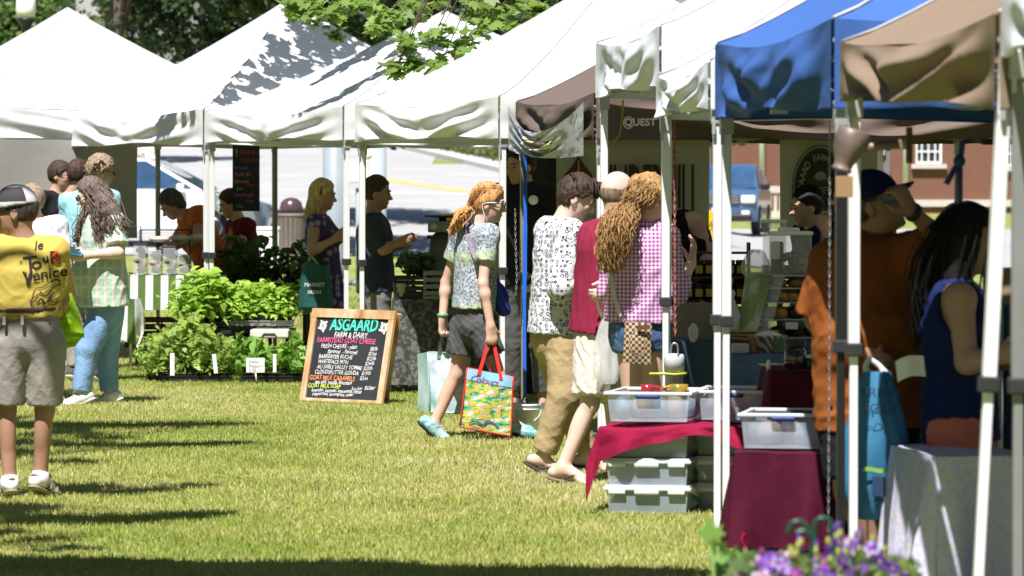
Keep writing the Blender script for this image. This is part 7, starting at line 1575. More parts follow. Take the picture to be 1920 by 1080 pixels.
plank(.055, .09, .945, .975, .012, 'board', cbd); plank(0, 0, 1, .095, .026, 'frame_rail', m_wood); plank(.0, .0952, .065, 1.0, .024, 'frame_rail', m_wood); plank(.935, .0952, 1.0, 1.0, .024, 'frame_rail', m_wood); plank(.0652, .965, .9348, 1.0, .022, 'frame_rail', m_wood)
bk = [p_+Vector((0, .42, 0)) for p_ in (BL, BR)]; tk = [bd(0, .02, -.01), bd(1, .02, -.01)]
for a, b_ in zip(tk, bk): MB().bar(a, b_, .05, .02, up=(0, 1, 0)).build('rear_leg', m_wood, t_)
MB().bar(tk[0].lerp(bk[0], .8), tk[1].lerp(bk[1], .8), .04, .018).build('rear_rail', m_wood, t_)
Wb, Hb = (TRp-TLp).length, (BL-TLp).length
def chalk(tx, x, y, size, col_, shear=.1, kx=1, jig=.0, bold=.0, align='LEFT'):
    V, F = textgeo(tx, size, shear=shear, bold=bold, align=align); MB().add([bd((x+v.x*kx/Wb), y-v.y/Hb+.004*math.sin(40*v.x), .0155) for v in V], F).build('lettering', inks[col_], t_)
chalk('ASGAARD', .235, .225, .135, 'teal', .1, .78, bold=.0028)
chalk('FARM & DAIRY', .30, .302, .060, 'white', .15, .85, bold=.0005); chalk('FARMSTEAD GOAT CHEESE', .10, .362, .056, 'pink', .12, .86, bold=.0006)
for k, (tx, x) in enumerate((('FRESH CHEVRE - plain', .16), ('    flavored  - flavored', .20), ('BARKEATER BUCHE', .15), ('WHITEFACE MTN', .15), ('AU SABLE VALLEY TOMME', .15), ('CLOUDSPLITTER GOUDA', .13))): chalk(tx, x, .42+.056*k, .044, 'white', .15, .88, bold=.0003)
for k, tx in enumerate(('$8/lb', '$7/ea', '$22/lb', '$24/lb', '$20/lb', '$19/lb', '$3/ea')): chalk(tx, .76-.012*k, .43+.053*k, .042, 'white', .2, .85, bold=.0003)
chalk('GOAT MILK CARAMELS', .075, .765, .050, 'orange', .1, .88, bold=.0006); chalk('sea salt, vanilla, bourbon', .15, .805, .042, 'white', .25, .9, bold=.0006); chalk('GOAT MILK SOAP', .07, .850, .046, 'lime', .1, .9, bold=.0005); chalk('3oz bar', .60, .862, .040, 'white', .2, .9); chalk('$6/bar', .76, .85, .044, 'white', .2, .9); chalk('lavender, oatmeal, unscented, citrus', .12, .893, .038, 'white', .25, .92, bold=.0005); chalk('peppermint, lemongrass, cedar', .14, .93, .036, 'white', .25, .92, bold=.0005)
for cx in (.15, .885):
    for k in range(9):
        a = R(-90+k*22.5+90*0)+math.pi*.5*0; a = R(k*40); r_ = .050 if k % 2 else .036
        V, F = ribbon([(0, 0), (r_*.55*math.cos(a+.2), r_*.6*math.sin(a+.2)), (r_*math.cos(a), r_*math.sin(a))], .020); MB().add([bd(cx+v.x/Wb, .185-v.y/Hb, .0155) for v in V], F).build('chalk_leaf', inks['white'], t_)
MB().tube(smooth_pts([bd(.2, .21, .014), bd(.225, .20, .014)])).build('stalk', inks['white'], t_) if False else None

# ---------------- produce stall under the fourth tent
c, z, w_ = table('long produce table in the shade of the fourth tent', 738, 935, 562, 33.2, .8, m_dflor, .66, 'dark speckled cloth on the produce table', seed=5)
zt = z+.008
def tpos(px, D, zz=None): q = W(px, 500, D); q.z = zt if zz is None else zz; return q
crate('black slatted crate of dark greens on the produce table', tpos(775, 33.4), (.30, .4, .16), m_crate); crate('grey slatted crate on the produce table beside the pony tailed woman', tpos(835, 33.35), (.34, .4, .20), m_legr)
lp = []
for k in range(16): q = tpos(rg.uniform(758, 800), rg.uniform(33.3, 33.6), zt+.2+rg.uniform(0, .12)); lp.append((q, .07, 1))
t_ = thing('salad_greens', 'heap of dark leafy greens in the black produce crate', 'greens', tpos(778, 33.45, zt+.1)); obj('leaves', leafmesh('leaves', clumps(lp, 26, 91), .075, 91, 'oval', .3, ((.03, .07, .02), (.10, .16, .05))), m_leaf, t_)
m_gcl = fabric('grey covered crate cloth', (.16, .16, .15), var=.15)
q = tpos(825, 33.6); t_ = thing('covered_box', 'tall grey cloth covered box under the kitchen scale', 'box', q); zbx = W(960, 440, 33.6).z
sdfobj('cover', [rc(q+Vector((0, .05, .05)), q+Vector((.02, .05, zbx-q.z-.06)), .15, .10, (0, 1, 0), .8)], .012, m_gcl, t_, .02, folds(.014, 21, .8)); MB().box(q+Vector((.03, .03, zbx-q.z-.02)), (.26, .24, .03)).build('top_board', m_dk, t_)
q = W(830, 438, 33.62); t_ = thing('kitchen_scale', 'grey counter scale with a flat black pan and yellow cloth behind', 'scale', q); MB().box(q+Vector((0, 0, .055)), (.23, .2, .09), bev=.01).build('body', m_legr, t_); MB().lathe(q, [(.03, .10), (.03, .125), (.14, .13), (.15, .145), (.0, .14)], 24).build('pan', m_black, t_); MB().lathe(q+Vector((-.07, -.102, .055)), [(.0, 0), (.028, 0), (.028, .006), (0, .006)], 16, Matrix.Rotation(R(90), 3, 'X')).build('dial', m_legs, t_)
single('folded_cloth', 'bright yellow folded cloth lying behind the scale pan', 'cloth', MB().box(W(852, 412, 33.95), (.22, .12, .09), bev=.02), m_sy)
for k, (px, w_, h_, cc) in enumerate(((752, .14, .12, (.4, .38, .33)), (770, .10, .10, (.10, .09, .08)))): q = tpos(px, 33.25); single('tub', ['pale tub on the corner of the produce table', 'dark tub beside the pale one on the produce table'][k], 'tub', MB().lathe(q, [(w_*.35, 0), (w_*.45, h_), (w_*.48, h_), (w_*.40, h_-.01), (0, h_*.7)], 18), mat('tub plastic', cc, rough=.5))
t_ = thing('folding_chair', 'dark folding chair frame under the produce table', 'chair', G(800, 738)); q = G(800, 738); mb = MB()
for x in (-.18, .18): mb.tube(smooth_pts([q+Vector((x, 0, 0)), q+Vector((x, .1, .25)), q+Vector((x, .3, .45))], 5), .012, 7)
mb.tube([q+Vector((-.18, .06, .2)), q+Vector((.18, .06, .2))], .010); mb.build('frame', m_dk, t_); MB().box(q+Vector((0, .25, .45)), (.38, .36, .03), bev=.01).build('seat', m_dk, t_)

# ---------------- buckets
def bucket(label, px, py, D, r_, h_, m_, group=None):
    q = G(px, py) if D is None else W(px, py, D); q.z = 0; t_ = thing('bucket', label, 'bucket', q, group)
    MB().lathe(q, [(r_*.86, 0), (r_*.88, .01), (r_*.97, h_*.8), (r_*1.04, h_*.8), (r_*1.04, h_*.84), (r_*.98, h_*.85), (r_*.99, h_*.92), (r_*1.05, h_*.92), (r_*1.06, h_), (r_*1.0, h_), (r_*.98, h_-.02), (0, h_-.022)], 28).build('body', m_, t_)
    MB().tube([q+Vector((r_*1.05*math.cos(a), -r_*.35+r_*-.7*math.sin(a)*.6, h_*.82-.09*math.sin(a))) for a in [k*math.pi/10 for k in range(11)]], .004, 6).build('handle', m_legs, t_); return q
bucket('white plastic bucket at the foot of the blue strap', 985, 812, 28.0, .098, .19, m_white); bucket('small slate grey bucket behind the bald man\'s feet', 1104, 850, 25.4, .045, .15, mat('slate grey plastic', (.12, .16, .20), rough=.5))

# ---------------- storage boxes and crimson cloth
m_cont = [mat('grey blue contents', (.13, .18, .24), var=.5, vscale=9, bump=.5), mat('dark contents', (.07, .08, .08), var=.5, vscale=12), mat('buff contents', (.22, .20, .18), var=.3, vscale=8)]
YB = R(-12)
def bin_(label, c_, size, yaw, cont, lid=True, group='clear storage boxes', handle=True, fill=.7, top=None):
    c_ = Vector(c_); w_, d_, h_ = size; rm = Matrix.Rotation(yaw, 3, 'Z'); t_ = thing('storage_box', label, 'storage box', c_, group)
    def o(v): return c_+rm @ Vector(v)
    mb = MB(); tp, bt = 1.0, .93
    def wall(x0, y0, x1, y1, n=8):
        mb.grid(lambda i, j: o((lerp(x0, x1, i)*lerp(bt, tp, j)*.5*w_, lerp(y0, y1, i)*lerp(bt, tp, j)*.5*d_, .004+j*(h_-.006))), n, 4)
    wall(-1, -1, 1, -1); wall(1, -1, 1, 1); wall(1, 1, -1, 1); wall(-1, 1, -1, -1); mb.box(o((0, 0, .006)), (w_*bt-.004, d_*bt-.004, .006), rm); mb.build('tub', m_milk, t_)
    mb = MB(); e = .012
    for sy in (-1, 1): mb.box(o((0, sy*d_/2, h_-.006)), (w_+.03, .022, .016), rm, bev=.004); 
    for sx in (-1, 1): mb.box(o((sx*w_/2, 0, h_-.006)), (.022, d_-.02, .0155), rm, bev=.004)
    if lid: mb.box(o((0, 0, h_+.006)), (w_+.01, d_+.01, .010), rm, bev=.003)
    mb.build('lid' if lid else 'rim', m_milkr, t_)
    if not lid or handle:
        MB().box(o((0, -d_/2-.012, h_-.022)), (w_*.30, .018, .022), rm, bev=.008).build('handle', m_bluel if not lid else m_milkr, t_)
    for sx in (-.36, .36):
        if lid: MB().box(o((sx*w_, -d_/2-.010, h_-.02)), (.085, .012, .022), rm, bev=.004).build('clip', m_milkr, t_)
    rr = random.Random(sum(ord(x) for x in label))
    for k in range(7):
        s_ = rr.uniform(.07, .11); x, y = lerp(-.36, .36, k/6)*w_, rr.uniform(-.25, .2)*d_; MB().ball(o((x, y, max(h_*fill*.55, s_*.45))), (s_*.75, s_*.9, min(h_*fill*.52, s_)), 10, 7).build('wrapped_pot', m_cont[(k+cont) % 3], t_)
    return o
m_milkr = mat('milky white rim plastic', (.70, .73, .74), rough=.35, var=.03, transl=.2)
D1 = 21.1; wA = 142/FPX*D1*1.0; zs = [0.0, .135, .278]; hA = .13
for k in range(3):
    a = W(1235, 970, D1); a.z = zs[k]+.002
    bin_(['bottom clear storage box of the sunlit left stack', 'middle clear storage box of the sunlit left stack', 'top lidded storage box of the left stack, under the crimson cloth'][k], a+Vector((0, .28, 0)), (.415, .56, hA), YB, k)
    a = W(1402, 970, D1+.15); a.z = zs[k]+.002
    bin_(['bottom clear storage box of the shaded right stack', 'middle clear storage box of the shaded right stack', 'top lidded storage box of the right stack, under the crimson cloth'][k], a+Vector((0, .28, 0)), (.415, .56, hA), YB, k+1)
z2 = .438; rmB = Matrix.Rotation(YB, 3, 'Z'); cA = W(1235, 970, D1); cA.z = 0; cA += Vector((0, .28, 0))
# crimson cloth: laid over both stacks, its left end hanging down in folds
def cr(i, j):
    # i along the row, j across
    L_ = 1.37; x = -.365+i*L_; yy = lerp(-.47, .36, j); y = max(yy, -.312); hang = max(0, -(x+.235)); z_ = z2+.012*math.sin(9*x+3*y); xx = x
    if hang > 0: xx = -.235-.50*hang-.03*j; z_ = z2-hang*1.5+.012*math.sin(20*y); y += .03*math.sin(16*y+9*hang)
    if yy < -.312: z_ -= (-.312-yy)*(.52+.16*math.sin(9*i+1)+.08*math.sin(23*i)+.55*max(0, 1-i/.3)); y = y-.02*(-.312-yy)/.16*(1+math.sin(44*i))
    return Vector((cA.x, cA.y, 0))+rmB @ Vector((xx, y+.012*math.sin(24*x)*(j < .12), z_))
mb = MB().grid(cr, 70, 30); single('crimson_cloth', 'crimson cloth spread over the storage boxes, its left end hanging in folds', 'cloth', mb, m_wineb)
oa = bin_('open clear storage box of pots with a blue handle, on the crimson cloth, left', cA+Vector((0, 0, z2+.016)), (.415, .50, .15), YB, 0, lid=False, fill=.8)
cB = W(1392, 970, D1+.15); cB.z = 0; cB += Vector((0, .28, 0)); bin_('open clear storage box of dark pots, right one on the crimson cloth', cB+Vector((0, 0, z2+.016)), (.40, .50, .15), YB, 1, lid=False, fill=.8)
m_redg = mat('red glaze', (.30, .02, .03), rough=.15, var=.2, spec=.7, coat=.5); m_olg = patt('olive and amber glaze', lambda t: ramp(t, noisef(t, 9, 3), [(.4, (.16, .17, .03)), (.55, (.42, .24, .03)), (.65, (.05, .07, .03))]), rough=.15, spec=.7)
def mug(label, px, py, D, r_, h_, m_, hs=1):
    q = W(px, py, D); t_ = thing('mug', label, 'mug', q); MB().lathe(q, [(r_*.8, 0), (r_, .01), (r_*.93, h_*.6), (r_*1.02, h_), (r_*.95, h_), (r_*.86, h_*.5), (0, .012)], 24).build('bowl', m_, t_)
    MB().tube(smooth_pts([q+Vector((hs*r_*.95, -.01, h_*.85)), q+Vector((hs*r_*1.7, -.012, h_*.75)), q+Vector((hs*r_*1.6, -.012, h_*.3)), q+Vector((hs*r_*.95, -.01, h_*.18))], 5), .008, 7).build('handle', m_, t_)
mug('glossy red glazed mug standing in the open storage box', 1214, 750, D1+.28, .034, .078, m_redg); MB
mug('second red glazed mug behind the first, in the open storage box', 1232, 749, D1+.34, .026, .068, m_redg); mug('olive and amber glazed mug with handle in the open storage box', 1272, 750, D1+.25, .048, .078, m_olg, -1)
single('crumpled_paper', 'crumpled pale grey wrapping paper in the open box', 'paper', MB().grid(lambda i, j: W(lerp(1293, 1328, i), lerp(733, 752, j)+6*math.sin(9*i+5*j)*.6, D1+.3+.05*math.sin(17*i+11*j)), 14, 8), mat('grey wrapping paper', (.42, .47, .48), var=.2, bump=.5))
# ballast canister and bungee at the white leg
q = W(1264, 745, 22.0); q.z = W(960, 745, 22.0).z; t_ = thing('weight_canister', 'grey capped ballast canister strapped to the white tent leg', 'tent weight', (q.x, q.y, 0)); zc = W(960, 664, 22.0).z
MB().lathe((q.x, q.y, 0), [(.048, 0), (.048, zc-.09), (.053, zc-.09), (.053, zc-.015), (.046, zc), (0, zc+.004)], 24).build('body', mat('grey pvc', (.52, .54, .55), rough=.4, var=.05), t_); MB().tube(smooth_pts([(q.x-.02, q.y, zc), (q.x-.01, q.y, zc+.05), (q.x+.015, q.y, zc+.05), (q.x+.02, q.y, zc)], 5), .005).build('eye_loop', m_chain, t_)
zb2 = W(960, 700, 22).z; MB().tube([Vector((q.x, q.y, zb2))+Vector((-.13, -.06, .0)), Vector((q.x-.05, q.y-.05, zb2)), Vector((q.x, q.y-.06, zb2-.004)), Vector((q.x+.05, q.y-.045, zb2)), Vector((q.x+.062, q.y-.01, zb2))], .007, 7).build('bungee', mat('yellow green bungee', (.42, .45, .06), rough=.6), t_)

# ---------------- tables of the craft and cake stalls
c, z, w_ = table('long dark blue covered table of the cake stall', 1268, 1580, 641, 24.2, .8, m_denimd, .55, 'dark denim blue cloth on the cake stall table', seed=8); zk = z+.008
c, z, w_ = table('small blue covered table in front of the cake case', 1372, 1478, 668, 22.6, .55, m_denimc, .50, 'lighter blue cloth with soft folds on the small table', seed=9, amp=.024)
c, z, w_ = table('wine red covered table holding the dark jar', 1446, 1600, 697, 20.9, .6, m_wine, .62, 'plain wine red cloth on the table with the dark jar', seed=10); zj = z+.008
c, z, w_ = table('low wine red covered table with one open storage box', 1378, 1600, 852, 18.3, .75, m_wine, .40, 'dark wine red cloth on the low table near the front', seed=11, amp=.034, yaw=R(-10)); zl = z+.008
q = W(1486, 852, 18.45); q.z = zl; bin_('nearest open storage box of pots with a navy handle, on the low wine red table', q+Vector((0, .24, .002)), (.37, .44, .155), R(-10), 1, lid=False, fill=.7)
for px, w2, m_, lb in ((1462, .11, m_dk, 'black shallow dish on the rim of the nearest open box'), (1500, .12, mat('green black tin', (.04, .07, .06), rough=.4), 'dark green tin standing in the nearest open box')):
    q = W(px, 792 if px < 1480 else 785, 18.75); single('dish', lb, 'dish', MB().lathe(q, [(w2*.42, -.005), (w2*.5, .0), (w2*.52, .035), (w2*.47, .035), (w2*.40, .008), (0, .006)], 20), m_)
single('ground_sheet', 'dark grey ground sheet lying under the low red table', 'sheet', MB().grid(lambda i, j: Vector((lerp(.85, 1.75, i), lerp(17.4, 19.2, j), .03+.02*math.sin(9*i+4*j)+.03*math.sin(5*j)))+Vector((.12*j, 0, 0)), 16, 14), mat('dark grey sheet', (.06, .065, .07), var=.3, rough=.6, bump=.4, bscale=8))
single('red_cord_tassel', 'short bright crimson twisted fringe hanging at the foot of the red cloth', 'tassel', MB().tube(smooth_pts([W(1396, 1000, 18.0), W(1392, 1015, 18.0), W(1400, 1035, 18.0), W(1403, 1052, 18.0)], 6), .010, 7), m_wineb)
# dark jar, tins, plate
q = W(1491, 693, 21.0); q.z = zj; t_ = thing('lidded_jar', 'dark brown glazed pottery jar with a black lid', 'jar', q); m_brng = mat('brown black glaze', (.05, .022, .016), rough=.15, var=.5, spec=.7, coat=.4)
MB().lathe(q, [(.04, 0), (.052, .01), (.056, .05), (.05, .095), (.043, .105), (.043, .11)], 26).build('pot', m_brng, t_); MB().lathe(q, [(.050, .11), (.053, .115), (.053, .14), (.048, .148), (0, .150)], 26).build('lid', m_dk, t_)
for k in range(3):
    q = W(1520+k*24, 697, 20.98+.02*k); q.z = zj; t_ = thing('jar', ['left one of the small glass jars with white lids on the red cloth', 'middle one of the small glass jars with white lids on the red cloth', 'small glass jar with white lid nearest the black tent leg'][k], 'jar', q, 'small jars on the red cloth')
    MB().lathe(q, [(.025, 0), (.029, .006), (.029, .05), (.024, .056)], 18).build('glass', mat('green black glass', (.02, .05, .045), rough=.1), t_); MB().lathe(q, [(.029, .056), (.030, .058), (.030, .072), (0, .073)], 18).build('lid', m_milkr, t_)
q = W(1437, 694, 21.2); q.z = zj; single('plate', 'pale speckled oval plate at the left edge of the red cloth', 'plate', MB().lathe(q+Vector((.03, .06, 0)), [(.03, 0), (.07, .012), (.068, .015), (.03, .005), (0, .005)], 24), m_trim)
single('salt_shaker', 'tiny clear shaker between the blue and red tables', 'shaker', MB().lathe(W(1441, 694, 21.0), [(.010, 0), (.012, .03), (.008, .04), (.009, .05), (0, .052)], 12), m_milkr)
# cake case
D2 = 24.5; q = W(1478, 648, D2); q.z = zk; t_ = thing('cake_case', 'clear acrylic pastry case with four shelves of baked goods', 'display case', q); zc2 = W(960, 517, D2).z-zk; wC = .40; dC = .34
mb = MB()
for k in range(5): zz = [0.004, zc2*.30, zc2*.57, zc2*.80, zc2][k]; mb.box(q+Vector((0, dC/2, zz)), (wC, dC, .006))
mb.build('shelves', m_milkr, t_); mb = MB()
for sx in (-1, 1): mb.box(q+Vector((sx*wC/2, dC/2, zc2/2)), (.005, dC, zc2))
mb.box(q+Vector((0, dC, zc2/2)), (wC, .005, zc2)); mb.build('glazing', m_clear, t_)
for k, (zz, n, m_, sz) in enumerate(((.01, 4, m_choc, (.052, .066, .030)), (zc2*.30+.006, 4, m_pastry, (.055, .065, .034)), (zc2*.57+.006, 6, m_pastry, (.044, .06, .031)), (zc2*.80+.006, 4, m_bread, (.050, .06, .026)))):
    for i in range(n):
        for j in range(2): MB().ball(q+Vector((lerp(-wC/2+.055, wC/2-.055, i/(n-1)), .07+.13*j, zz+sz[2]*.9)), sz, 12, 8).build('pastry', m_ if (i+k) % 3 else m_choc, t_)
for x, zz in ((-.14, zc2-.03), (.02, zc2*.30-.035)): MB().box(q+Vector((x, -.004, zz)), (.07, .003, .04)).build('price_card', m_white, t_)
# cookie box
q = W(1482, 515, D2); q.z = zk+zc2+.005; t_ = thing('cookie_box', 'clear square tub of chocolate chip cookies with a white lid', 'food tub', q+Vector((0, .16, 0))); hC = W(960, 442, D2).z-q.z
MB().box(q+Vector((.01, .16, hC/2)), (.235, .22, hC), bev=.012).build('tub', m_clear, t_); MB().box(q+Vector((.01, .16, hC+.012)), (.25, .235, .024), bev=.008).box(q+Vector((0, .16, hC+.034)), (.12, .12, .022), bev=.006).build('lid', m_white, t_)
for k in range(26): x, y_, zz = rg.uniform(-.02, .10), rg.uniform(.07, .25), .02+.012*(k//2); MB().lathe(q+Vector((x, y_, zz*.72)), [(.0, 0), (.032, .002), (.036, .008), (.03, .014), (0, .016)], 12, Matrix.Rotation(rg.uniform(-.9, .9), 3, 'X') @ Matrix.Rotation(rg.uniform(-.7, .7), 3, 'Y')).build('cookie', m_cookie, t_)
MB().box(q+Vector((-.07, .10, hC*.45)), (.07, .08, hC*.8), bev=.01).build('brownies', m_choc, t_); MB().box(q+Vector((-.085, .045, hC*.62)), (.055, .004, hC*.45)).build('label', m_milkr, t_)
q2 = W(1452, 445, D2+.25); t2 = thing('clear_tub', 'second clear tub standing behind the cookie tub', 'food tub', Vector((q2.x, q2.y, zk+zc2+.005))); MB().box((q2.x, q2.y, zk+zc2+.005+.15), (.13, .12, .29), bev=.01).build('tub', m_clear, t2); MB().box((q2.x, q2.y, zk+zc2+.31), (.14, .13, .02), bev=.005).build('lid', m_milkr, t2)
# dark crates closing the view behind the cake case
for k, (px, y0, hh) in enumerate(((1405, 640, .30), (1462, 640, .34), (1520, 640, .30))):
    q = W(px, y0, 25.55); q.z = zk-.12; q.y += .0; crate(['dark crate behind the leaning green sheet', 'dark crate directly behind the cake case', 'dark crate behind the right end of the cake case'][k], q, (.20, .3, hh+.14), m_crate)
    if k == 0: t_ = thing('trestle', 'dark trestle carrying the crates behind the cake case', 'trestle', (q.x+.2, q.y, 0)); MB().box((q.x+.2, q.y, zk-.14), (.75, .4, .035)).build('top', m_crate, t_); [MB().box((q.x+.2+sx*.33, q.y, (zk-.16)/2), (.04, .3, zk-.16)).build('leg', m_crate, t_) for sx in (-1, 1)]
for k, (px, ww, hh, cc) in enumerate(((1388, .09, .05, (.45, .42, .38)), (1412, .05, .09, (.25, .12, .05)), (1436, .07, .045, (.5, .5, .5)), (1460, .06, .08, (.10, .16, .10)))):
    q = W(px, 672, 22.85); q.z = W(960, 668, 22.6).z+.008; single(['paper_tray', 'syrup_bottle', 'paper_tray', 'tea_tin'][k], ['pale paper tray at the left corner of the small blue table', 'small amber bottle on the small blue table', 'white paper tray between the bottle and the green tin', 'small dark green tin at the right of the small blue table'][k], ['tray', 'bottle', 'tray', 'tin'][k], MB().box(q+Vector((0, 0, hh/2)), (ww, ww, hh), bev=.006) if k != 1 else MB().lathe(q, [(.018, 0), (.02, .005), (.02, .06), (.008, .075), (.008, .09), (0, .091)], 14), mat('small ware', cc, rough=.5, var=.2)) if px < 1405 or px > 1475 or k in (1, 3) else None
# baskets
def basket(label, px, py, D, rx, ry, h_, m_, zz, fill=None):
    q = W(px, py, D); q.z = zz; t_ = thing('basket', label, 'basket', q); mb = MB()
    for r_, z0, z1 in ((.78, 0, 0), ): pass
    mb.grid(lambda i, j: q+Vector((math.cos(i*6.283)*rx*(.78+.22*j)+.004*math.sin(i*150+j*9), math.sin(i*6.283)*ry*(.78+.22*j), h_*j)), 64, 12); mb.grid(lambda i, j: q+Vector((math.cos(i*6.283)*rx*.94*(.78+.22*(1-j)), math.sin(i*6.283)*ry*.94*(.78+.22*(1-j)), h_*(1-j))), 40, 4); mb.ball(q+Vector((0, 0, .006)), (rx*.78, ry*.78, .008)); mb.build('weave', m_, t_)
    MB().tube([q+Vector((math.cos(a)*rx*.99, math.sin(a)*ry*.99, h_)) for a in [k*math.pi/16 for k in range(33)]], .009, 7).build('rim', m_, t_)
    return t_, q
t_, q = basket('pale woven basket filled with white paper in front of the cake case', 1440, 668, 22.9, .098, .08, .085, m_wickg, W(960, 668, 22.6).z+.008); MB().ball(q+Vector((0, 0, .08)), (.08, .065, .035), 14, 8).build('paper_lining', mat('crumpled white paper', (.65, .62, .62), var=.1, bump=1, bscale=14, bd=.03), t_)
t_, q = basket('large brown wicker basket of bread behind the blue table', 1356, 645, 24.7, .155, .13, .10, m_wick, zk)
for k, (x, y_, rz) in enumerate(((-.06, 0, .3), (.05, .02, -.4), (0, -.03, 1.2))): sdfobj('loaf', [rc(q+Vector((x-.05*math.cos(rz), y_, .10)), q+Vector((x+.05*math.cos(rz), y_+.03, .12+.03*k)), .035, .030)], .008, m_bread, t_)
MB().add([q+Vector(v) for v in ((-.12, 0, .02), (-.13, .02, .22), (-.10, .02, .20), (-.06, .0, .04), (-.12, .03, .02), (-.13, .05, .22), (-.10, .05, .20), (-.06, .03, .04))], [(0, 1, 2, 3), (7, 6, 5, 4), (0, 4, 5, 1), (1, 5, 6, 2), (2, 6, 7, 3), (3, 7, 4, 0)]).build('bread_board', m_wood, t_)
t_, q = basket('flat tan wicker tray basket under the leaning green sheet', 1412, 655, 24.2, .14, .09, .05, m_wick, zk)
# leaning green and clear display sheet
t_ = thing('display_sheet', 'clear plastic sheet with green artwork leaning beside the cake case', 'display', W(1400, 630, 24.3)); V4 = [W(1398, 512, 24.45), W(1447, 516, 24.35), W(1418, 628, 24.2), W(1382, 622, 24.3)]
m_gart = patt('green artwork', lambda t: ramp(t, noisef(t, 8, 4, (1, 1, .35)), [(.35, (.14, .20, .06)), (.5, (.24, .32, .12)), (.62, (.50, .52, .40))]), rough=.2, spec=.6)
mb = MB().add(V4+[v+Vector((.004, .012, 0)) for v in V4], [(0, 1, 2, 3), (7, 6, 5, 4), (0, 4, 5, 1), (1, 5, 6, 2), (2, 6, 7, 3), (3, 7, 4, 0)]); mb.build('artwork', m_gart, t_)
MB().add([v+Vector((.07, -.01, .0)) for v in V4]+[v+Vector((.074, -.006, 0)) for v in V4], [(0, 1, 2, 3), (7, 6, 5, 4), (0, 4, 5, 1), (1, 5, 6, 2), (2, 6, 7, 3), (3, 7, 4, 0)]).build('cover', m_clear, t_)
t_, f_, _c = sack('plastic_bag', 'white thin carrier bag hanging over the wicker basket', (1363, 595), 24.3, .15, .24, .08, m_plas, W(1374, 545, 24.3), seed=9); t_, f_, _c = sack('plastic_bag', 'clear crumpled bag standing on the table beside the cookie tub', (1418, 495), 24.9, .16, .16, .1, m_plas, W(1412, 470, 24.9), seed=11)
q = W(1266, 500, 24.8); t_ = thing('cup', 'teal cup at the end of the jam shelf beside the curly haired woman', 'cup', q); MB().lathe(q, [(.035, 0), (.045, .11), (.040, .11), (.03, .01), (0, .01)], 20).build('body', mat('teal plastic', (.05, .30, .30), rough=.4), t_); MB().lathe(q, [(.046, .108), (.048, .112), (.044, .118)], 20).build('rim', m_milkr, t_)
# jam jars on a dark tiered rack
Dj = 25.2; a, b_ = W(1256, 562, Dj), W(1405, 562, Dj); t_ = thing('jam_rack', 'dark tiered rack of jam jars behind the curly haired woman\'s hand', 'rack', Vector(((a.x+b_.x)/2, Dj, zk))); w_ = b_.x-a.x; zr2 = a.z
for zz in (W(960, 562, Dj).z, W(960, 518, Dj).z, W(960, 472, Dj).z): MB().box(((a.x+b_.x)/2, Dj+.10, zz-.008), (w_, .22, .012)).build('shelf', m_dk, t_)
for x in (a.x, b_.x): MB().box((x, Dj+.10, (zk+W(960, 455, Dj).z)/2), (.012, .23, W(960, 455, Dj).z-zk)).build('side', m_dk, t_)
m_jam = mat('dark jam', (.06, .012, .01), rough=.1); m_jlab = mat('yellow jar label', (.42, .33, .04), rough=.6); jn = 0
for r_, zz in enumerate((W(960, 562, Dj).z, W(960, 518, Dj).z)):
    for k in range(7):
        q = Vector((lerp(a.x+.05, b_.x-.05, k/6), Dj+.05, zz)); 
        if jn == 0:
            j0 = thing('jam_jar', 'small jam jar with yellow label on the dark rack', 'jar', q, 'jam jars on the dark rack'); MB().lathe(q, [(.026, 0), (.031, .006), (.031, .07), (.026, .078)], 16).build('glass', m_jam, j0); MB().lathe(q, [(.029, .078), (.029, .095), (0, .096)], 16).build('lid', m_dk, j0); MB().box(q+Vector((0, -.0315, .04)), (.044, .004, .045)).build('label', m_jlab, j0)
        else: copytree(j0, q)
        jn += 1
q = W(1290, 640, 24.25); q.z = zk; single('carton', 'tan cardboard box flap standing under the jam rack', 'box', MB().box(W(1290, 602, 24.6), (.30, .16, W(960, 562, 24.6).z-zk-.01), bev=.004), mat('grey tan board', (.22, .18, .14), var=.12))
single('clear_cup', 'small clear cellophane bag at the left end of the blue table', 'bag', MB().ball(W(1300, 624, 24.0), (.03, .03, .055)), m_wax)

# ---------------- near right: flowered table, clamp lamp, hanger rack
c, z, w_ = table('near table covered in faded flowered cloth at the right', 1752, 1932, 857, 15.95, .7, m_wflor, .62, 'faded white and yellow flowered tablecloth near the right edge', yaw=R(8), seed=14, amp=.026)
q = W(1622, 285, 15.2); t_ = thing('clamp_lamp', 'dull metal clamp lamp with a bulbous shade and sideways arm on the tent corner', 'lamp', q); m_dull = mat('dull brown metal', (.20, .15, .13), rough=.45, var=.5, metal=.2)
cl_ = W(1592, 276, 15.2); MB().lathe(cl_, [(0, .070), (.050, .068), (.058, .060), (.061, .030), (.057, .0), (.046, -.035), (.034, -.060), (.032, -.075), (.036, -.080), (.036, -.088), (0, -.088)], 24, Matrix.Rotation(R(18), 3, 'Y')).build('shade', m_dull, t_)
MB().tube([W(1615, 277, 15.2), W(1640, 275, 15.2), W(1688, 271, 15.2)], [.020, .015, .015], 10).build('arm', m_dull, t_); MB().box(W(1692, 271, 15.2), (.03, .03, .035), bev=.004).build('knuckle', m_dull, t_)
MB().box(W(1705, 272, 15.25), (.022, .03, .13), bev=.004).build('bracket', mat('brown bracket', (.10, .05, .035), rough=.6), t_)
single('card_tag', 'brown card tag hanging below the clamp lamp', 'tag', MB().box(W(1583, 350, 15.15), (.062, .006, .075), bev=.002), mat('brown card', (.30, .19, .09), var=.12))
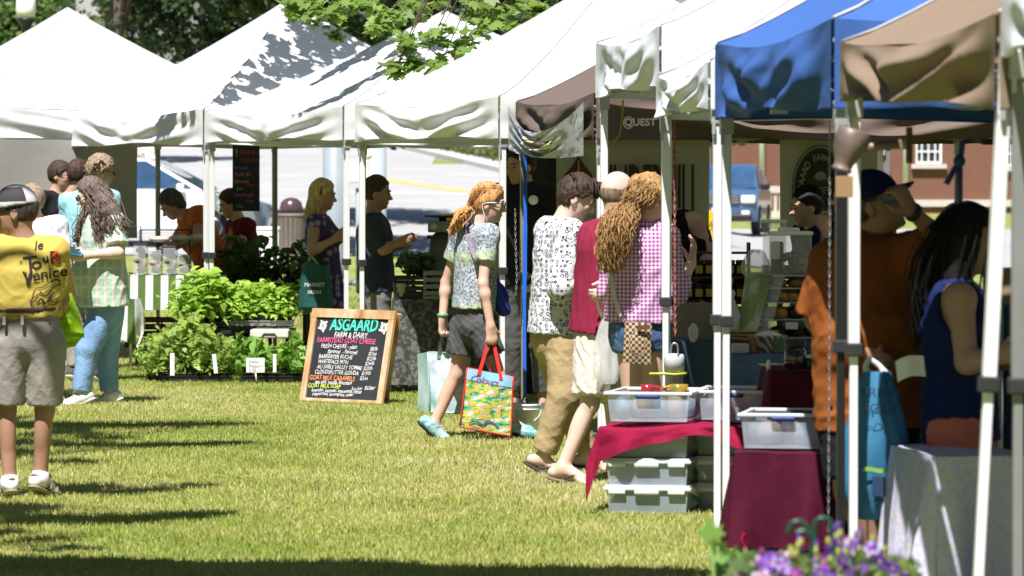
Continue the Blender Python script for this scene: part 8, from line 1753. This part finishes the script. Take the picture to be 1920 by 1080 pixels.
t_ = thing('clothes_rack', 'clothes rack with a row of striped garments behind the black haired woman', 'clothes rack', W(1890, 620, 17.2)); a, b_ = W(1855, 520, 17.2), W(1990, 515, 17.4)
MB().tube([a, b_], .012).build('rail', m_legs, t_)
for q in (a+Vector((.02, 0, 0)), b_-Vector((.02, 0, 0))): MB().tube([q, Vector((q.x, q.y, 0))], .012).build('post', m_legs, t_)
m_gstr = patt('blue and white striped cotton', stripes((.10, .17, .30), (.55, .58, .62), 6), bump=.5)
for k in range(8):
    q = a.lerp(b_, (k+.5)/8); MB().grid(lambda i, j, q=q, k=k: q+Vector((.012*math.sin(8*i+k), lerp(-.20, .20, i)*(1-.25*(j < .08)), -.04-.75*j-.09*abs(2*i-1)*(j < .15)))+Vector((.014*math.sin(9*j+k), 0, 0)), 10, 12).build('garment', [m_gstr, F_cyan, F_nav, m_gstr][k % 4], t_)
q = W(1872, 570, 16.9); t_ = thing('cardboard_box', 'brown cardboard box behind the rightmost tent leg', 'box', q); MB().box(q+Vector((0, 0, .07)), (.11, .12, .14)).build('carton', mat('brown cardboard', (.26, .18, .11), var=.1), t_); MB().box(q+Vector((0, -.0, .142)), (.118, .128, .004)).build('lid', mat('pale cardboard', (.4, .32, .22)), t_); MB().tube([q, Vector((q.x, q.y, 0))], .02).build('stand', m_legs, t_)

# ---------------- foreground planter of purple flowers
Dp = 10.6; q = W(1545, 1078, Dp); q.z = 0; t_ = thing('flower_planter', 'planter of purple, violet and pink flowers at the bottom edge', 'planter', q); zp_ = W(960, 1075, Dp).z
MB().lathe(q, [(.15, 0), (.16, .02), (.13, .06), (.10, .3), (.11, .42), (.26, zp_-.16), (.30, zp_-.12), (.31, zp_-.08), (.28, zp_-.08), (.26, zp_-.12), (0, zp_-.13)], 28).build('pot', mat('terracotta', (.32, .14, .08), rough=.8, var=.15), t_)
fp_ = [(W(rg.uniform(1395, 1690), rg.uniform(1056, 1115), Dp+rg.uniform(-.15, .25)), .07, 1) for _ in range(34)]
obj('foliage', leafmesh('foliage', clumps(fp_, 20, 95), .045, 95, 'oval', .5, ((.06, .12, .03), (.20, .26, .06))), m_leaf, t_)
fcols = [mat('flower '+n_, c_, rough=.6, var=.2, vscale=30, transl=.3) for n_, c_ in (('violet', (.22, .07, .48)), ('purple', (.12, .02, .30)), ('magenta', (.42, .03, .42)), ('pale pink', (.62, .42, .56)), ('lavender', (.42, .32, .66)), ('white', (.70, .62, .70)))]; m_fc = mat('flower throat', (.30, .01, .16), rough=.6)
m_bud = mat('yellow green bud', (.40, .42, .10), rough=.6, transl=.2); fst = MB(); nfl = 0
def flower(c_, r_, m_, face, seed):
    rg2 = random.Random(seed); n = Vector(face).normalized(); a = n.orthogonal().normalized(); b_ = n.cross(a); mb = MB(); ph = rg2.uniform(0, 6)
    for k in range(5):
        a0 = ph+k*1.2566
        def f(i, j, a0=a0): ang = a0+(i-.5)*1.25*(1-.25*j**3); rr = r_*(j*(1-.18*abs(2*i-1)**2)); return c_+(a*math.cos(ang)+b_*math.sin(ang))*rr+n*(.012*(1-j)**2*-1+.006*math.sin(6*i+k)*j-.3*r_*j*j*.6+ .01)
        mb.grid(f, 4, 3)
    o_ = mb.build('flower', m_, t_); MB().ball(c_+n*.004, (r_*.22,)*3, 8, 6).build('throat', m_fc if m_ in fcols[3:] else m_bud, o_); return o_
for k in range(88):
    px = rg.uniform(1385, 1690); top = 1058-42*math.exp(-((px-1600)/55)**2)-18*math.exp(-((px-1500)/45)**2); py = rg.uniform(top, 1100); D_ = Dp+rg.uniform(-.22, .2); c_ = W(px, py, D_)
    m_ = fcols[rg.choice([3, 3, 5, 4, 0] if px < 1480 else [0, 1, 2, 0, 4, 5, 1])]; flower(c_, rg.uniform(.014, .021) if px > 1480 else rg.uniform(.018, .026), m_, (rg.uniform(-.5, .5), -1, rg.uniform(.0, .7)), k)
for px, py in ((1498, 1010), (1568, 985), (1575, 1000), (1610, 995), (1636, 1010), (1555, 1015), (1428, 1035), (1485, 1030), (1655, 1030), (1530, 1020)):
    for j in range(6): MB().ball(W(px+rg.uniform(-5, 5), py+j*7, Dp+rg.uniform(-.03, .03)), (.006, .006, .011), 8, 6).build('bud', m_bud if rg.random() < .6 else fcols[rg.choice([0, 2, 1])], t_)
    fst.tube([W(px, py, Dp), W(px+rg.uniform(-6, 6), py+70, Dp)], .0025, 5)
fst.build('stalks', mat('pale stalk', (.22, .30, .08)), t_)
for pts in ([(1478, 1000), (1484, 982), (1500, 978), (1512, 988), (1515, 1005)], [(1535, 1060), (1526, 1000), (1530, 978), (1545, 972), (1560, 985), (1562, 1050)], [(1500, 1090), (1520, 1040), (1524, 1010), (1510, 996), (1492, 1000)]):
    MB().tube(smooth_pts([W(x, y, Dp+.05) for x, y in pts], 6), .0075, 7).build('wire_hook', mat('dark green wire', (.015, .06, .035), rough=.3), t_)
t_ = thing('squash_plant', 'large soft green leaves of a plant in front of the white tent post', 'plant', W(1340, 1080, 11.5)*1.0); t_.location.z = 0; OFF[t_.name] = Vector(t_.location)
LP = np.array([list(W(x, y, 11.5+rg.uniform(-.1, .1))) for x, y in ((1332, 1000), (1345, 1024), (1352, 1050), (1372, 1044), (1392, 1052), (1310, 1082), (1340, 1088), (1375, 1080), (1360, 1100))])
obj('leaves', leafmesh('leaves', LP, .062, 97, 'maple', .15, ((.10, .24, .04), (.22, .38, .08))), m_leaf, t_); mb = MB(); b0 = Vector((t_.location.x, 11.5, 0))
for p_ in LP: mb.tube([b0, Vector(p_).lerp(b0, .4)+Vector((.01, 0, .1)), Vector(p_)], [.008, .006, .003], 6)
mb.build('stems', mat('soft stem', (.16, .26, .07)), t_)
